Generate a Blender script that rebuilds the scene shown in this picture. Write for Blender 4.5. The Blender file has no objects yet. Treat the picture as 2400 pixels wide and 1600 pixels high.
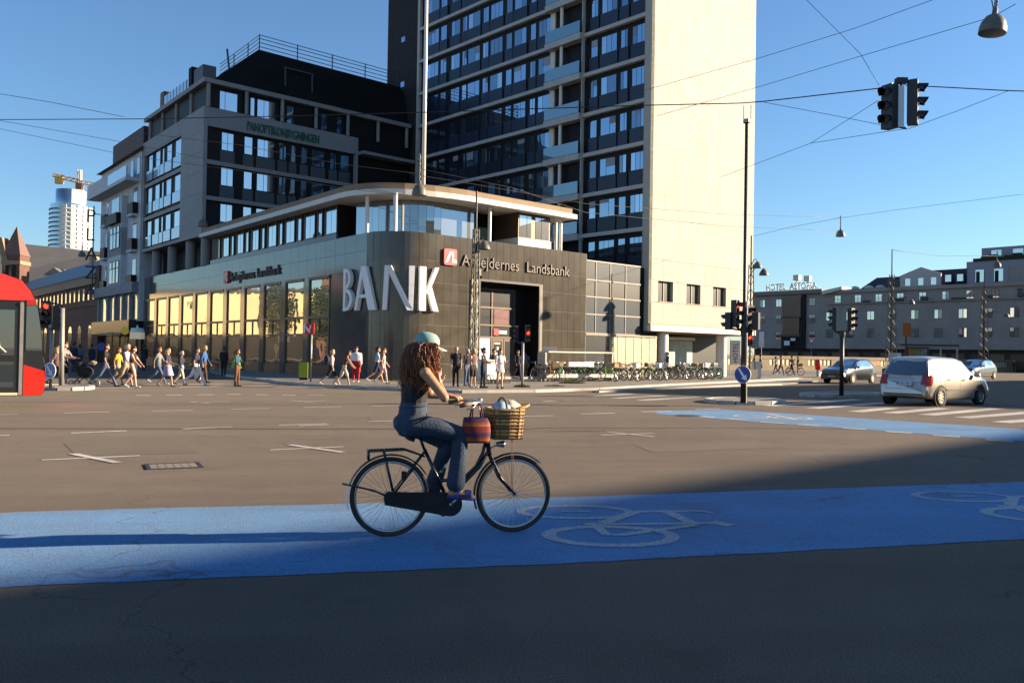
import bpy, math, random
from mathutils import Vector, Matrix
random.seed(7)
S = bpy.context.scene
COL = S.collection
R = math.radians
# ---------------------------------------------------------------- camera
F, PITCH, ROLL, HC, TH = 2035.0, R(.83), R(.92), 1.62, R(42.3)
def _cam():
    cp, sp = math.cos(PITCH), math.sin(PITCH); c, s = math.cos(ROLL), math.sin(ROLL)
    A = Matrix(((1, 0, 0), (0, sp, -cp), (0, cp, sp)))
    return Matrix(((c, -s, 0), (s, c, 0), (0, 0, 1))) @ A
CM = _cam()
camd = bpy.data.cameras.new('camera'); cam = bpy.data.objects.new('camera', camd); COL.objects.link(cam)
camd.sensor_width = 36; camd.lens = F / 2400 * 36; camd.clip_end = 6000; camd.clip_start = .05
r_, d_, f_ = CM[0], CM[1], CM[2]
cam.matrix_world = Matrix(((r_[0], -d_[0], -f_[0], 0), (r_[1], -d_[1], -f_[1], 0), (r_[2], -d_[2], -f_[2], HC), (0, 0, 0, 1)))
S.camera = cam
# ---------------------------------------------------------------- sky, sun, exposure
SUN_AZ, SUN_EL = R(9.5), R(16.5)           # azimuth from +X towards +Y
SUNV = Vector((math.cos(SUN_AZ) * math.cos(SUN_EL), math.sin(SUN_AZ) * math.cos(SUN_EL), math.sin(SUN_EL)))
W = bpy.data.worlds.new('World'); S.world = W; W.use_nodes = True
nt = W.node_tree; bg = nt.nodes['Background']
sky = nt.nodes.new('ShaderNodeTexSky'); sky.sky_type = 'NISHITA'; sky.sun_disc = False
sky.sun_elevation = SUN_EL; sky.sun_rotation = R(90) - SUN_AZ
sky.air_density = 1.15; sky.dust_density = .05; sky.ozone_density = 5; sky.altitude = 0
tint = nt.nodes.new('ShaderNodeMix'); tint.data_type = 'RGBA'; tint.blend_type = 'MULTIPLY'; tint.inputs[0].default_value = 1; tint.inputs[7].default_value = (.93, .96, 1.0, 1)   # cool film stock
nt.links.new(sky.outputs[0], tint.inputs[6]); nt.links.new(tint.outputs[2], bg.inputs[0]); bg.inputs[1].default_value = .064
sl = bpy.data.lights.new('sun', 'SUN'); sun = bpy.data.objects.new('sun', sl); COL.objects.link(sun)
sl.energy = 5.0; sl.angle = R(.53); sl.color = (1.0, .80, .56)
sun.rotation_euler = (-SUNV).to_track_quat('-Z', 'Y').to_euler(); sun.location = SUNV * 200
vs = S.view_settings; vs.view_transform = 'Standard'; vs.look = 'None'; vs.exposure = 1.6; vs.gamma = 1; vs.use_curve_mapping = False
S.cycles.max_bounces = 6; S.cycles.use_denoising = True
# ---------------------------------------------------------------- pixel <-> place helpers (2400 x 1600 photo pixels)
CO = Vector((0, 0, HC)); CT = CM.transposed()
def ray(x, y): return CT @ Vector(((x - 1200) / F, (y - 800) / F, 1))
def G(x, y, z=0.0):
    d = ray(x, y); return CO + d * ((z - HC) / d.z)
def at(x, y, Y):
    d = ray(x, y); return CO + d * (Y / d.y)
EX = Vector((math.cos(TH), math.sin(TH), 0)); EY = Vector((-math.sin(TH), math.cos(TH), 0))
def fg(gx, gy, z=0): return EX * gx + EY * gy + Vector((0, 0, z))
# ---------------------------------------------------------------- materials
MATS = {}
def mat(name, col=None, rough=.6, metal=0, var=.0, scale=2.0, bump=0.0, bscale=60, spec=.5, rnd=0.0, emit=0, fine=0.0, fscale=300, coat=0, detail=3, sheen=0):
    if name in MATS: return MATS[name]
    m = bpy.data.materials.new(name); m.use_nodes = True; MATS[name] = m
    n = m.node_tree; b = n.nodes['Principled BSDF']
    b.inputs['Roughness'].default_value = rough; b.inputs['Metallic'].default_value = metal
    b.inputs['Specular IOR Level'].default_value = spec
    if sheen: b.inputs['Sheen Weight'].default_value = sheen; b.inputs['Sheen Roughness'].default_value = .45; b.inputs['Sheen Tint'].default_value = (1, .93, .85, 1)
    if coat: b.inputs['Coat Weight'].default_value = coat; b.inputs['Coat Roughness'].default_value = .05
    c4 = (*col, 1); b.inputs['Base Color'].default_value = c4
    src = None
    def noise(sc, lo, hi, det=detail):
        geo = n.nodes.new('ShaderNodeNewGeometry'); t = n.nodes.new('ShaderNodeTexNoise'); t.inputs['Scale'].default_value = sc; t.inputs['Detail'].default_value = det
        n.links.new(geo.outputs['Position'], t.inputs['Vector'])
        mr = n.nodes.new('ShaderNodeMapRange'); mr.inputs[1].default_value = .25; mr.inputs[2].default_value = .75; mr.inputs[3].default_value = lo; mr.inputs[4].default_value = hi
        n.links.new(t.outputs[0], mr.inputs[0]); return mr.outputs[0]
    facs = []
    if var: facs.append(noise(scale, 1 - var, 1 + var))
    if fine: facs.append(noise(fscale, 1 - fine, 1 + fine, 1))
    if rnd:
        oi = n.nodes.new('ShaderNodeObjectInfo'); mr = n.nodes.new('ShaderNodeMapRange'); mr.inputs[3].default_value = 1 - rnd; mr.inputs[4].default_value = 1 + rnd
        n.links.new(oi.outputs['Random'], mr.inputs[0]); facs.append(mr.outputs[0])
    if facs:
        f = facs[0]
        for g in facs[1:]:
            mm = n.nodes.new('ShaderNodeMath'); mm.operation = 'MULTIPLY'; n.links.new(f, mm.inputs[0]); n.links.new(g, mm.inputs[1]); f = mm.outputs[0]
        vm = n.nodes.new('ShaderNodeVectorMath'); vm.operation = 'SCALE'; vm.inputs[0].default_value = col
        n.links.new(f, vm.inputs['Scale']); n.links.new(vm.outputs[0], b.inputs['Base Color'])
    if bump:
        geo = n.nodes.new('ShaderNodeNewGeometry'); t = n.nodes.new('ShaderNodeTexNoise'); t.inputs['Scale'].default_value = bscale; t.inputs['Detail'].default_value = 4
        n.links.new(geo.outputs['Position'], t.inputs['Vector']); bp = n.nodes.new('ShaderNodeBump'); bp.inputs['Strength'].default_value = bump; bp.inputs['Distance'].default_value = .02
        n.links.new(t.outputs[0], bp.inputs['Height']); n.links.new(bp.outputs[0], b.inputs['Normal'])
    if emit: b.inputs['Emission Color'].default_value = c4; b.inputs['Emission Strength'].default_value = emit
    return m
def glass(name, dark=(.01, .013, .016), tint=(.85, .93, 1), base=.22, rough=.015, wob=.0):
    """window pane seen from outside: dark room behind, coated reflecting surface"""
    if name in MATS: return MATS[name]
    m = bpy.data.materials.new(name); m.use_nodes = True; MATS[name] = m; n = m.node_tree
    out = n.nodes['Material Output']; b = n.nodes['Principled BSDF']; b.inputs['Base Color'].default_value = (*dark, 1); b.inputs['Roughness'].default_value = .3
    g = n.nodes.new('ShaderNodeBsdfGlossy'); g.inputs['Color'].default_value = (*tint, 1); g.inputs['Roughness'].default_value = rough
    lw = n.nodes.new('ShaderNodeFresnel'); lw.inputs['IOR'].default_value = 1.5
    ma = n.nodes.new('ShaderNodeMath'); ma.operation = 'MULTIPLY_ADD'; ma.inputs[1].default_value = 1 - base; ma.inputs[2].default_value = base; ma.use_clamp = True
    n.links.new(lw.outputs[0], ma.inputs[0]); mx = n.nodes.new('ShaderNodeMixShader')
    n.links.new(ma.outputs[0], mx.inputs[0]); n.links.new(b.outputs[0], mx.inputs[1]); n.links.new(g.outputs[0], mx.inputs[2]); n.links.new(mx.outputs[0], out.inputs[0])
    if wob:
        geo = n.nodes.new('ShaderNodeNewGeometry'); t = n.nodes.new('ShaderNodeTexNoise'); t.inputs['Scale'].default_value = .9; t.inputs['Detail'].default_value = 1
        n.links.new(geo.outputs['Position'], t.inputs['Vector']); bp = n.nodes.new('ShaderNodeBump'); bp.inputs['Strength'].default_value = wob; bp.inputs['Distance'].default_value = .05
        n.links.new(t.outputs[0], bp.inputs['Height']); n.links.new(bp.outputs[0], g.inputs['Normal'])
    return m
# ---------------------------------------------------------------- mesh helpers
def lnk(o, parent=None):
    COL.objects.link(o)
    if parent is not None: o.parent = parent
    return o
def tag(o, label=None, cat=None, group=None, kind=None):
    if label: o['label'] = label
    if cat: o['category'] = cat
    if group: o['group'] = group
    if kind: o['kind'] = kind
    return o
def thing(name, label, cat, loc=(0, 0, 0), rz=0.0, group=None, parent=None):
    o = bpy.data.objects.new(name, None); lnk(o); o.location = loc; o.rotation_euler = (0, 0, rz); o.empty_display_size = .2
    return tag(o, label, cat, group)
class MB:
    def __init__(s, off=(0, 0, 0)): s.v = []; s.f = []; s.m = []; s.o = Vector(off)
    def add(s, vs, fs, mi=0):
        k = len(s.v); s.v += [tuple(Vector(p) - s.o) for p in vs]; s.f += [tuple(i + k for i in f) for f in fs]; s.m += [mi] * len(fs); return s
    def box(s, x0, y0, z0, x1, y1, z1, mi=0, M=None):
        x0, x1 = min(x0, x1), max(x0, x1); y0, y1 = min(y0, y1), max(y0, y1); z0, z1 = min(z0, z1), max(z0, z1)
        p = [Vector(q) for q in ((x0, y0, z0), (x1, y0, z0), (x1, y1, z0), (x0, y1, z0), (x0, y0, z1), (x1, y0, z1), (x1, y1, z1), (x0, y1, z1))]
        if M: p = [M @ q for q in p]
        return s.add(p, ((0, 3, 2, 1), (4, 5, 6, 7), (0, 1, 5, 4), (1, 2, 6, 5), (2, 3, 7, 6), (3, 0, 4, 7)), mi)
    def prism(s, poly, z0, z1, mi=0, M=None):
        n = len(poly); p = [Vector((x, y, z0)) for x, y in poly] + [Vector((x, y, z1)) for x, y in poly]
        if M: p = [M @ q for q in p]
        return s.add(p, [tuple(range(n - 1, -1, -1)), tuple(range(n, 2 * n))] + [(i, (i + 1) % n, n + (i + 1) % n, n + i) for i in range(n)], mi)
    def poly(s, pts, mi=0): return s.add(pts, [tuple(range(len(pts)))], mi)
    def tube(s, pts, r, n=8, mi=0, cap=True, closed=False):
        pts = [Vector(p) for p in pts]; N = len(pts); rr = r if isinstance(r, (list, tuple)) else [r] * N
        vs = []; prev = None
        for i, p in enumerate(pts):
            if closed: t = pts[(i + 1) % N] - pts[i - 1]
            else: t = pts[min(i + 1, N - 1)] - pts[max(i - 1, 0)]
            t = t.normalized() if t.length > 1e-9 else Vector((0, 0, 1))
            if prev is None:
                a = Vector((0, 0, 1)) if abs(t.z) < .9 else Vector((1, 0, 0)); u = t.cross(a).normalized()
            else:
                u = (prev - t * prev.dot(t)); u = u.normalized() if u.length > 1e-9 else t.orthogonal().normalized()
            prev = u; w = t.cross(u)
            vs += [p + (u * math.cos(2 * math.pi * k / n) + w * math.sin(2 * math.pi * k / n)) * rr[i] for k in range(n)]
        fs = []
        for i in range(N if closed else N - 1):
            j = (i + 1) % N
            fs += [(i * n + k, i * n + (k + 1) % n, j * n + (k + 1) % n, j * n + k) for k in range(n)]
        if cap and not closed: fs += [tuple(range(n - 1, -1, -1)), tuple(range((N - 1) * n, N * n))]
        return s.add(vs, fs, mi)
    def lathe(s, prof, n=16, c=(0, 0, 0), mi=0, M=None, a0=0, a1=2 * math.pi):
        c = Vector(c); full = abs(a1 - a0 - 2 * math.pi) < 1e-6; K = n if full else n + 1; vs = []
        for r, z in prof:
            for k in range(K):
                a = a0 + (a1 - a0) * k / n; q = Vector((r * math.cos(a), r * math.sin(a), z))
                vs.append(c + (M @ q if M else q))
        fs = []
        for i in range(len(prof) - 1):
            for k in range(n):
                k2 = (k + 1) % K; fs.append((i * K + k, i * K + k2, (i + 1) * K + k2, (i + 1) * K + k))
        return s.add(vs, fs, mi)
    def ball(s, c, rx, ry=None, rz=None, n=10, m=7, mi=0, M=None):
        ry = ry or rx; rz = rz or rx; vs = []
        for i in range(m + 1):
            t = math.pi * i / m
            for k in range(n):
                a = 2 * math.pi * k / n; q = Vector((rx * math.sin(t) * math.cos(a), ry * math.sin(t) * math.sin(a), rz * math.cos(t)))
                vs.append(Vector(c) + (M @ q if M else q))
        fs = [(i * n + k, (i + 1) * n + k, (i + 1) * n + (k + 1) % n, i * n + (k + 1) % n) for i in range(m) for k in range(n)]
        return s.add(vs, fs, mi)
    def build(s, name, mats, parent=None, smooth=False):
        me = bpy.data.meshes.new(name); me.from_pydata(s.v, [], s.f); me.validate()
        if not isinstance(mats, (list, tuple)): mats = [mats]
        for m in mats: me.materials.append(m)
        if len(s.m) == len(me.polygons): me.polygons.foreach_set('material_index', s.m)
        if smooth: me.polygons.foreach_set('use_smooth', [True] * len(me.polygons))
        me.update(); o = bpy.data.objects.new(name, me); return lnk(o, parent)
CUBES = {}
def piece(name, parent, x0, y0, z0, x1, y1, z1, m, rz=0.0, piv=None):
    """box part sharing one unit-cube mesh per material; coordinates local to parent"""
    if m.name not in CUBES:
        b = MB(); b.box(-.5, -.5, -.5, .5, .5, .5); me = bpy.data.meshes.new('unit_' + m.name); me.from_pydata(b.v, [], b.f); me.materials.append(m); CUBES[m.name] = me
    o = bpy.data.objects.new(name, CUBES[m.name]); lnk(o, parent)
    o.location = ((x0 + x1) / 2, (y0 + y1) / 2, (z0 + z1) / 2); o.scale = (abs(x1 - x0), abs(y1 - y0), abs(z1 - z0)); o.rotation_euler = (0, 0, rz)
    return o
def textobj(name, txt, size, m, parent, M, ext=.02, align='LEFT', sx=1.0, bold=0.0):
    c = bpy.data.curves.new(name, 'FONT'); c.body = txt; c.size = size; c.extrude = ext; c.align_x = align; c.resolution_u = 3; c.offset = bold
    t = bpy.data.objects.new(name + '_tmp', c); COL.objects.link(t); bpy.context.view_layer.update()
    me = bpy.data.meshes.new_from_object(t.evaluated_get(bpy.context.evaluated_depsgraph_get())); bpy.data.objects.remove(t)
    me.materials.clear(); me.materials.append(m); me.transform(M @ Matrix.Diagonal((sx, 1, 1, 1)))
    o = bpy.data.objects.new(name, me); return lnk(o, parent)
def copy_tree(o, parent=None):
    c = o.copy(); COL.objects.link(c); c.parent = parent
    for ch in o.children: copy_tree(ch, c)
    return c
def basis(o, x, y, z):
    """4x4 from origin and three axes"""
    return Matrix(((x[0], y[0], z[0], o[0]), (x[1], y[1], z[1], o[1]), (x[2], y[2], z[2], o[2]), (0, 0, 0, 1)))
# ================================================================ GROUND, LANES, MARKINGS
def road_mat(name, base, under=None, sheen=.05, wear=.0, rough=.85, spec=.12, ang=0.0):
    """worn road surface: stains, wheel-polished streaks along the traffic, cracks, aggregate grain; optional paint worn through to `under`"""
    m = bpy.data.materials.new(name); m.use_nodes = True; MATS[name] = m; n = m.node_tree; N_ = n.nodes.new; Lk = n.links.new; b = n.nodes['Principled BSDF']
    b.inputs['Roughness'].default_value = rough; b.inputs['Specular IOR Level'].default_value = spec; b.inputs['Sheen Weight'].default_value = sheen; b.inputs['Sheen Roughness'].default_value = .45; b.inputs['Sheen Tint'].default_value = (1, .93, .85, 1)
    geo = N_('ShaderNodeNewGeometry'); mp = N_('ShaderNodeMapping'); mp.inputs['Rotation'].default_value = (0, 0, -ang); Lk(geo.outputs['Position'], mp.inputs['Vector'])
    st = N_('ShaderNodeVectorMath'); st.operation = 'MULTIPLY'; st.inputs[1].default_value = (.05, .9, 1); Lk(mp.outputs[0], st.inputs[0])
    def noise(vec, sc, det, lo, hi, a0=.3, a1=.7, ro=.6):
        t = N_('ShaderNodeTexNoise'); t.inputs['Scale'].default_value = sc; t.inputs['Detail'].default_value = det; t.inputs['Roughness'].default_value = ro; Lk(vec, t.inputs['Vector'])
        r = N_('ShaderNodeMapRange'); r.inputs[1].default_value = a0; r.inputs[2].default_value = a1; r.inputs[3].default_value = lo; r.inputs[4].default_value = hi; Lk(t.outputs[0], r.inputs[0]); return r.outputs[0]
    def mul(*fs):
        f = fs[0]
        for g_ in fs[1:]: k = N_('ShaderNodeMath'); k.operation = 'MULTIPLY'; Lk(f, k.inputs[0]); Lk(g_, k.inputs[1]); f = k.outputs[0]
        return f
    P_ = geo.outputs['Position']; fac = mul(noise(P_, .22, 5, .80, 1.16), noise(st.outputs[0], 1.0, 3, .84, 1.14), noise(P_, 1.7, 4, .90, 1.08), noise(P_, 70, 2, .50, 1.5), noise(P_, .8, 6, .72, 1.0, .30, .42))
    vo = N_('ShaderNodeTexVoronoi'); vo.feature = 'DISTANCE_TO_EDGE'; vo.inputs['Scale'].default_value = .22; nz = N_('ShaderNodeTexNoise'); nz.inputs['Scale'].default_value = 1.4; nz.inputs['Detail'].default_value = 5; Lk(P_, nz.inputs['Vector'])
    ad_ = N_('ShaderNodeVectorMath'); ad_.operation = 'MULTIPLY_ADD'; ad_.inputs[1].default_value = (1.6, 1.6, 0); Lk(nz.outputs[1], ad_.inputs[0]); Lk(P_, ad_.inputs[2]); Lk(ad_.outputs[0], vo.inputs['Vector'])
    cr = N_('ShaderNodeMapRange'); cr.inputs[1].default_value = .0; cr.inputs[2].default_value = .004; cr.inputs[3].default_value = .45; cr.inputs[4].default_value = 1; Lk(vo.outputs[0], cr.inputs[0])
    gate = N_('ShaderNodeMath'); gate.operation = 'MAXIMUM'; Lk(cr.outputs[0], gate.inputs[0]); Lk(noise(P_, .12, 3, 0, 1, .46, .54), gate.inputs[1]); fac = mul(fac, gate.outputs[0])
    col = N_('ShaderNodeVectorMath'); col.operation = 'SCALE'; Lk(fac, col.inputs['Scale'])
    if under:
        mx = N_('ShaderNodeMix'); mx.data_type = 'RGBA'; mx.inputs[6].default_value = (*base, 1); mx.inputs[7].default_value = (*under, 1)
        w1 = noise(P_, 26, 5, 0, 1, .62 - wear * .3, .70 - wear * .3, .75); w2 = noise(st.outputs[0], 1.6, 4, .15, 1, .35, .7); Lk(mul(w1, w2), mx.inputs[0]); Lk(mx.outputs[2], col.inputs[0])
    else: col.inputs[0].default_value = base
    Lk(col.outputs[0], b.inputs['Base Color'])
    tb = N_('ShaderNodeTexNoise'); tb.inputs['Scale'].default_value = 95; tb.inputs['Detail'].default_value = 4; Lk(P_, tb.inputs['Vector']); bp = N_('ShaderNodeBump'); bp.inputs['Strength'].default_value = .4; bp.inputs['Distance'].default_value = .02; Lk(tb.outputs[0], bp.inputs['Height']); Lk(bp.outputs[0], b.inputs['Normal'])
    return m
ASPH = (.094, .070, .053)
M_asph = road_mat('asphalt', ASPH, sheen=.068, ang=R(8))
M_pave = mat('pavement_stone', (.20, .175, .145), .85, var=.2, scale=.6, bump=.2, bscale=30, fine=.15, fscale=40)
M_kerb = mat('granite_kerb', (.42, .38, .33), .75, var=.12, scale=3, bump=.2, bscale=30, rnd=.1)
M_blue = road_mat('blue_lane_paint', (.018, .165, .36), ASPH, .115, .12, .75, .1, R(8))
M_white = road_mat('road_paint', (.52, .49, .44), ASPH, .03, .28, .7, .1, R(8))
M_worn = road_mat('worn_lane_paint', (.34, .37, .40), (.05, .16, .30), .04, .35, .7, .1, R(8))
g = MB(); g.poly([(-2500, -600, 0), (2500, -600, 0), (2500, 3500, 0), (-2500, 3500, 0)])
ground = tag(g.build('ground', M_asph), kind='structure')
road = ground
def ext(a, b, k): return b + (b - a).normalized() * k
def sheet(name, pts, z, m, parent=None):
    b = MB(); b.poly([(p[0], p[1], z) for p in pts]); return b.build(name, m, parent)
nearE = [G(8, 1375.5), G(1300, 1321), G(2400, 1263.5)]; farE = [G(8, 1201.4), G(408, 1190), G(800, 1181), G(1300, 1166), G(2400, 1129.5)]
nearE = [ext(nearE[1], nearE[0], 9)] + nearE + [ext(nearE[1], nearE[2], 12)]; farE = [ext(farE[1], farE[0], 9)] + farE + [ext(farE[3], farE[4], 12)]
def ragged(pts, step=.12, amp=.012):
    out = []; q_ = random.Random(4)
    for p, e in zip(pts[:-1], pts[1:]):
        n = max(1, int((e - p).length / step)); t_ = (e - p).normalized(); w = Vector((-t_.y, t_.x, 0))
        for i in range(n): out.append(p + (e - p) * (i / n) + w * q_.uniform(-amp, amp))
    return out + [pts[-1]]
nearE = ragged(nearE); farE = ragged(farE)
lane = tag(sheet('cycle_lane', nearE + farE[::-1], .004, M_blue), kind='structure')
far2 = [G(1543, 963), G(1702, 959.5), G(2400, 1006)]; near2 = [G(1534, 969), G(1768, 988.5), G(1992, 1004), G(2400, 1034)]
far2.append(ext(far2[1], far2[2], 8)); near2.append(ext(near2[2], near2[3], 8))
lane2 = tag(sheet('cycle_lane', near2 + far2[::-1], .004, M_blue), kind='structure')
def stroke(b, pts, w, z=.008, closed=False):
    """flat painted stroke along ground points"""
    pts = [Vector((p[0], p[1])) for p in pts]; N = len(pts); L = []; Rr = []
    for i in range(N):
        t = (pts[(i + 1) % N] - pts[i - 1]) if closed else (pts[min(i + 1, N - 1)] - pts[max(i - 1, 0)])
        t.normalize(); n = Vector((-t.y, t.x)) * w / 2; L.append(pts[i] + n); Rr.append(pts[i] - n)
    vs = [(p.x, p.y, z) for p in L] + [(p.x, p.y, z) for p in Rr]
    return b.add(vs, [(N + i, N + (i + 1) % N, (i + 1) % N, i) for i in range(N if closed else N - 1)])
def line(name, x0, y0, x1, y1, w=.13, m=None, z=.006):
    b = MB(); stroke(b, [G(x0, y0), G(x1, y1)], w, z); return b.build(name, m or M_white, road)
def z1(x, y): return x / 2.94, 880 + y / 2.94
def z2(x, y): return 1300 + x / 2.138, 880 + y / 2.138
for a in ((440, 259, 755, 250), (1045, 245, 1330, 239), (1590, 232, 1860, 226), (2095, 220, 2352, 213), (-190, 277, 125, 268), (-330, 424, 65, 412), (490, 397, 870, 381), (1260, 368, 1600, 354), (1920, 343, 2245, 332)):
    line('lane_dash', *z1(*a[:2]), *z1(*a[2:]))
for a in ((935, 137, 1040, 137), (1145, 135, 1255, 135), (1360, 133, 1470, 131), (1560, 130, 1660, 130), (1760, 132, 1850, 132), (1945, 134, 2035, 134), (2130, 133, 2230, 133)):
    line('lane_dash', *z1(*a[:2]), *z1(*a[2:]), .3)
for a in ((870, 952, 935, 950), (862, 988, 925, 986), (1215, 976, 1298, 974), (1276, 940, 1335, 939), (700, 998, 770, 995)): line('lane_dash', *a)
for a in ((130, 193, 300, 188), (435, 182, 585, 178), (-60, 131, 75, 125)): line('lane_dash', *z2(*a[:2]), *z2(*a[2:]), .16)
for a, b_ in (((285, 583, 965, 552), (500, 540, 810, 602)), ((1860, 513, 2365, 490), (1995, 478, 2362, 530))):
    b = MB(); stroke(b, [G(*z1(*a[:2])), G(*z1(*a[2:]))], .1, .006); stroke(b, [G(*z1(*b_[:2])), G(*z1(*b_[2:]))], .13, .009); b.build('cross_marking', M_white, road)
b = MB(); stroke(b, [G(*z2(230, 298)), G(*z2(497, 290))], .1, .006); stroke(b, [G(*z2(262, 283)), G(*z2(497, 308))], .1, .009); b.build('cross_marking', M_white, road)
b = MB(); stroke(b, [G(*z1(1310, 182)), G(*z1(1440, 192))], .12, .006); stroke(b, [G(*z1(1340, 188)), G(*z1(1585, 181))], .12, .009); b.build('cross_marking', M_white, road)
b = MB(); stroke(b, [G(*z1(2000, 172)), G(*z1(2150, 184))], .12, .006); stroke(b, [G(*z1(2010, 182)), G(*z1(2235, 175))], .12, .009); b.build('cross_marking', M_white, road)
for a in ((700, 203, 800, 210), (870, 216, 970, 223), (1030, 234, 1150, 240), (1215, 246, 1330, 253), (1440, 264, 1560, 270), (1660, 281, 1790, 289), (1895, 300, 2030, 308), (2160, 321, 2300, 331), (705, 170, 830, 168)):
    line('lane_dash', *z2(*a[:2]), *z2(*a[2:]), .2, z=.008)
def zebra(name, pairs, w):
    for a in pairs: line('zebra_stripe', *a, w)
zebra('r', ((2005, 965, 2092, 956), (2085, 968, 2212, 956.5), (2172, 972.5, 2338, 957), (2256, 979, 2420, 966), (2345, 990, 2520, 975), (1800, 951, 2010, 936), (1905, 957, 2070, 944)), .5)
zebra('s', ((1440, 933, 1560, 927), (1500, 938, 1640, 930), (1380, 929, 1480, 923)), .45)
zebra('l', ((330, 901, 540, 899), (420, 907, 640, 904), (560, 896, 720, 899), (500, 893, 620, 894), (640, 908, 780, 907), (220, 903, 320, 901), (180, 909, 330, 908), (700, 904, 790, 905)), .42)
# bicycle symbols painted in the near lane (traced once, then repeated down the lane)
def ring(px0, px1, py0, py1, w):
    c = G((px0 + px1) / 2, (py0 + py1) / 2); du = (G(px1, (py0 + py1) / 2) - c); dv = (G((px0 + px1) / 2, py0) - c)
    ux = du.normalized(); dv = dv - ux * dv.dot(ux); n = 36
    return [c + du * (math.cos(2 * math.pi * k / n)) + dv * math.sin(2 * math.pi * k / n) for k in range(n)]
sym = MB()
stroke(sym, ring(1222, 1476, 1186, 1214, .1), .10, closed=True); stroke(sym, ring(1287, 1575, 1235, 1277, .1), .13, closed=True)
for q, w in ((((240, 742), (410, 684)), .13), (((400, 683), (740, 681), (790, 692)), .11), (((560, 684), (705, 748)), .14), (((150, 746), (250, 747), (780, 742), (880, 750)), .09),
             (((195, 748), (262, 800), (345, 800), (715, 750)), .10), (((35, 682), (185, 682)), .07), (((785, 735), (885, 753)), .16)):
    stroke(sym, [G(*z2(*p)) for p in q], w, .008 + .0015 * random.random())
s1 = sym.build('bicycle_symbol', M_worn, lane)
s2 = s1.copy(); COL.objects.link(s2); s2.parent = lane
d = G(2258, 1164) - G(1349, 1200); s2.location = (d.x, d.y, 0)
# far lane symbols, seen very flat
b = MB()
for px in (1770, 1850):
    c = G(px, 976 + (px - 1770) * .045); b.lathe([(.5, 0), (.62, 0)], 20, (c.x, c.y, .008))
stroke(b, [G(1760, 974), G(1880, 980)], .14, .0075); stroke(b, [G(1800, 970), G(1870, 984)], .14, .0085); b.build('bicycle_symbol', M_white, lane2)
# drain cover with its paving stones
mc = G(407, 1092); ux = (G(470, 1089) - G(343, 1094)).normalized(); Mx = basis((mc.x, mc.y, 0), ux, (-ux.y, ux.x, 0), (0, 0, 1))
M_iron = mat('cast_iron', (.045, .038, .042), .6, metal=.3, var=.2, scale=12)
b = MB()
for x0, y0, x1, y1 in ((-.36, -.3, .36, -.25), (-.36, .25, .36, .3), (-.36, -.25, -.31, .25), (.31, -.25, .36, .25)): b.box(x0, y0, 0, x1, y1, .012, M=Mx)
mh = b.build('drain_cover', M_iron, road)
for i in range(6):
    for j in range(4):
        o = piece('cover_block', mh, 0, 0, 0, .092, .105, .01, M_pave); o.location = Mx @ Vector((-.255 + i * .102, -.18 + j * .12, .004)); o.rotation_euler = (0, 0, math.atan2(ux.y, ux.x) + random.uniform(-.05, .05))
c = G(1614, 974); b = MB(); b.lathe([(0.001, .012), (.36, .012), (.38, 0)], 20, (c.x, c.y, 0)); b.build('manhole_cover', M_iron, road)
for px, py in ((360, 890),):
    pass
# pavement in front of the bank, with kerb stones, and the cycle track beside it
front = [G(x, y) for x, y in ((668, 899), (720, 904), (823, 909.5), (940, 915.5), (1080, 921), (1250, 919.5), (1400, 914.5), (1560, 905), (1726, 896.5), (1870, 889), (2060, 882), (2400, 871))]
front = [Vector((-24, 66, 0)), Vector((-17, 52, 0))] + front + [Vector((130, 150, 0))]
back = [Vector((130, 330, 0)), Vector((-150, 330, 0)), Vector((-75, 150, 0))]
b = MB(); b.prism([(p.x, p.y) for p in front + back], 0.0, .12); pavement = tag(b.build('pavement', M_pave), kind='structure')
def kerb(pts, parent, w=.22, h=.125, step=1.1):
    for p, q in zip(pts[:-1], pts[1:]):
        L = (q - p).length; n = max(1, round(L / step))
        for i in range(n):
            a = p + (q - p) * (i / n); e = p + (q - p) * ((i + 1) / n); c = (a + e) / 2; an = math.atan2((q - p).y, (q - p).x)
            o = piece('kerb_stone', parent, 0, 0, 0, (e - a).length - .012, w, h, M_kerb); o.location = (c.x, c.y, h / 2 + .002); o.rotation_euler = (0, 0, an)
kerb(front[1:12], pavement)
track = [G(x, y) for x, y in ((1400, 920), (1560, 912), (1726, 905), (1830, 902), (1918, 894))]
kb = [G(x, y) for x, y in ((1918, 891), (1830, 894), (1726, 898.5), (1560, 907), (1400, 916.5))]
b = MB(); b.prism([(p.x, p.y) for p in track + kb], 0.0, .07); tag(b.build('cycle_track', M_pave), kind='structure')
kt = tag(thing('track_kerb', None, None), kind='structure'); kerb(track[:-1], kt, .2, .09)
# traffic islands
def island(pts, name='traffic_island'):
    b = MB(); b.prism([(p.x, p.y) for p in pts], 0, .11); o = tag(b.build(name, M_pave), kind='structure'); kerb(pts + pts[:1], o, .2, .13, .6); return o
def ellipse(c, ax, ay, n=14): return [Vector((c.x, c.y, 0)) + ax * math.cos(2 * math.pi * k / n) + ay * math.sin(2 * math.pi * k / n) for k in range(n)]
c = G(1745, 943); island(ellipse(c, G(1835, 945) - c, (G(1745, 937) - c) * .8))
c = G(1972, 927); island(ellipse(c, G(2060, 926) - c, (G(1972, 922) - c) * .7))
c = G(150, 911); island(ellipse(c, G(216, 911) - c, (G(150, 906) - c) * .8))

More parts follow.
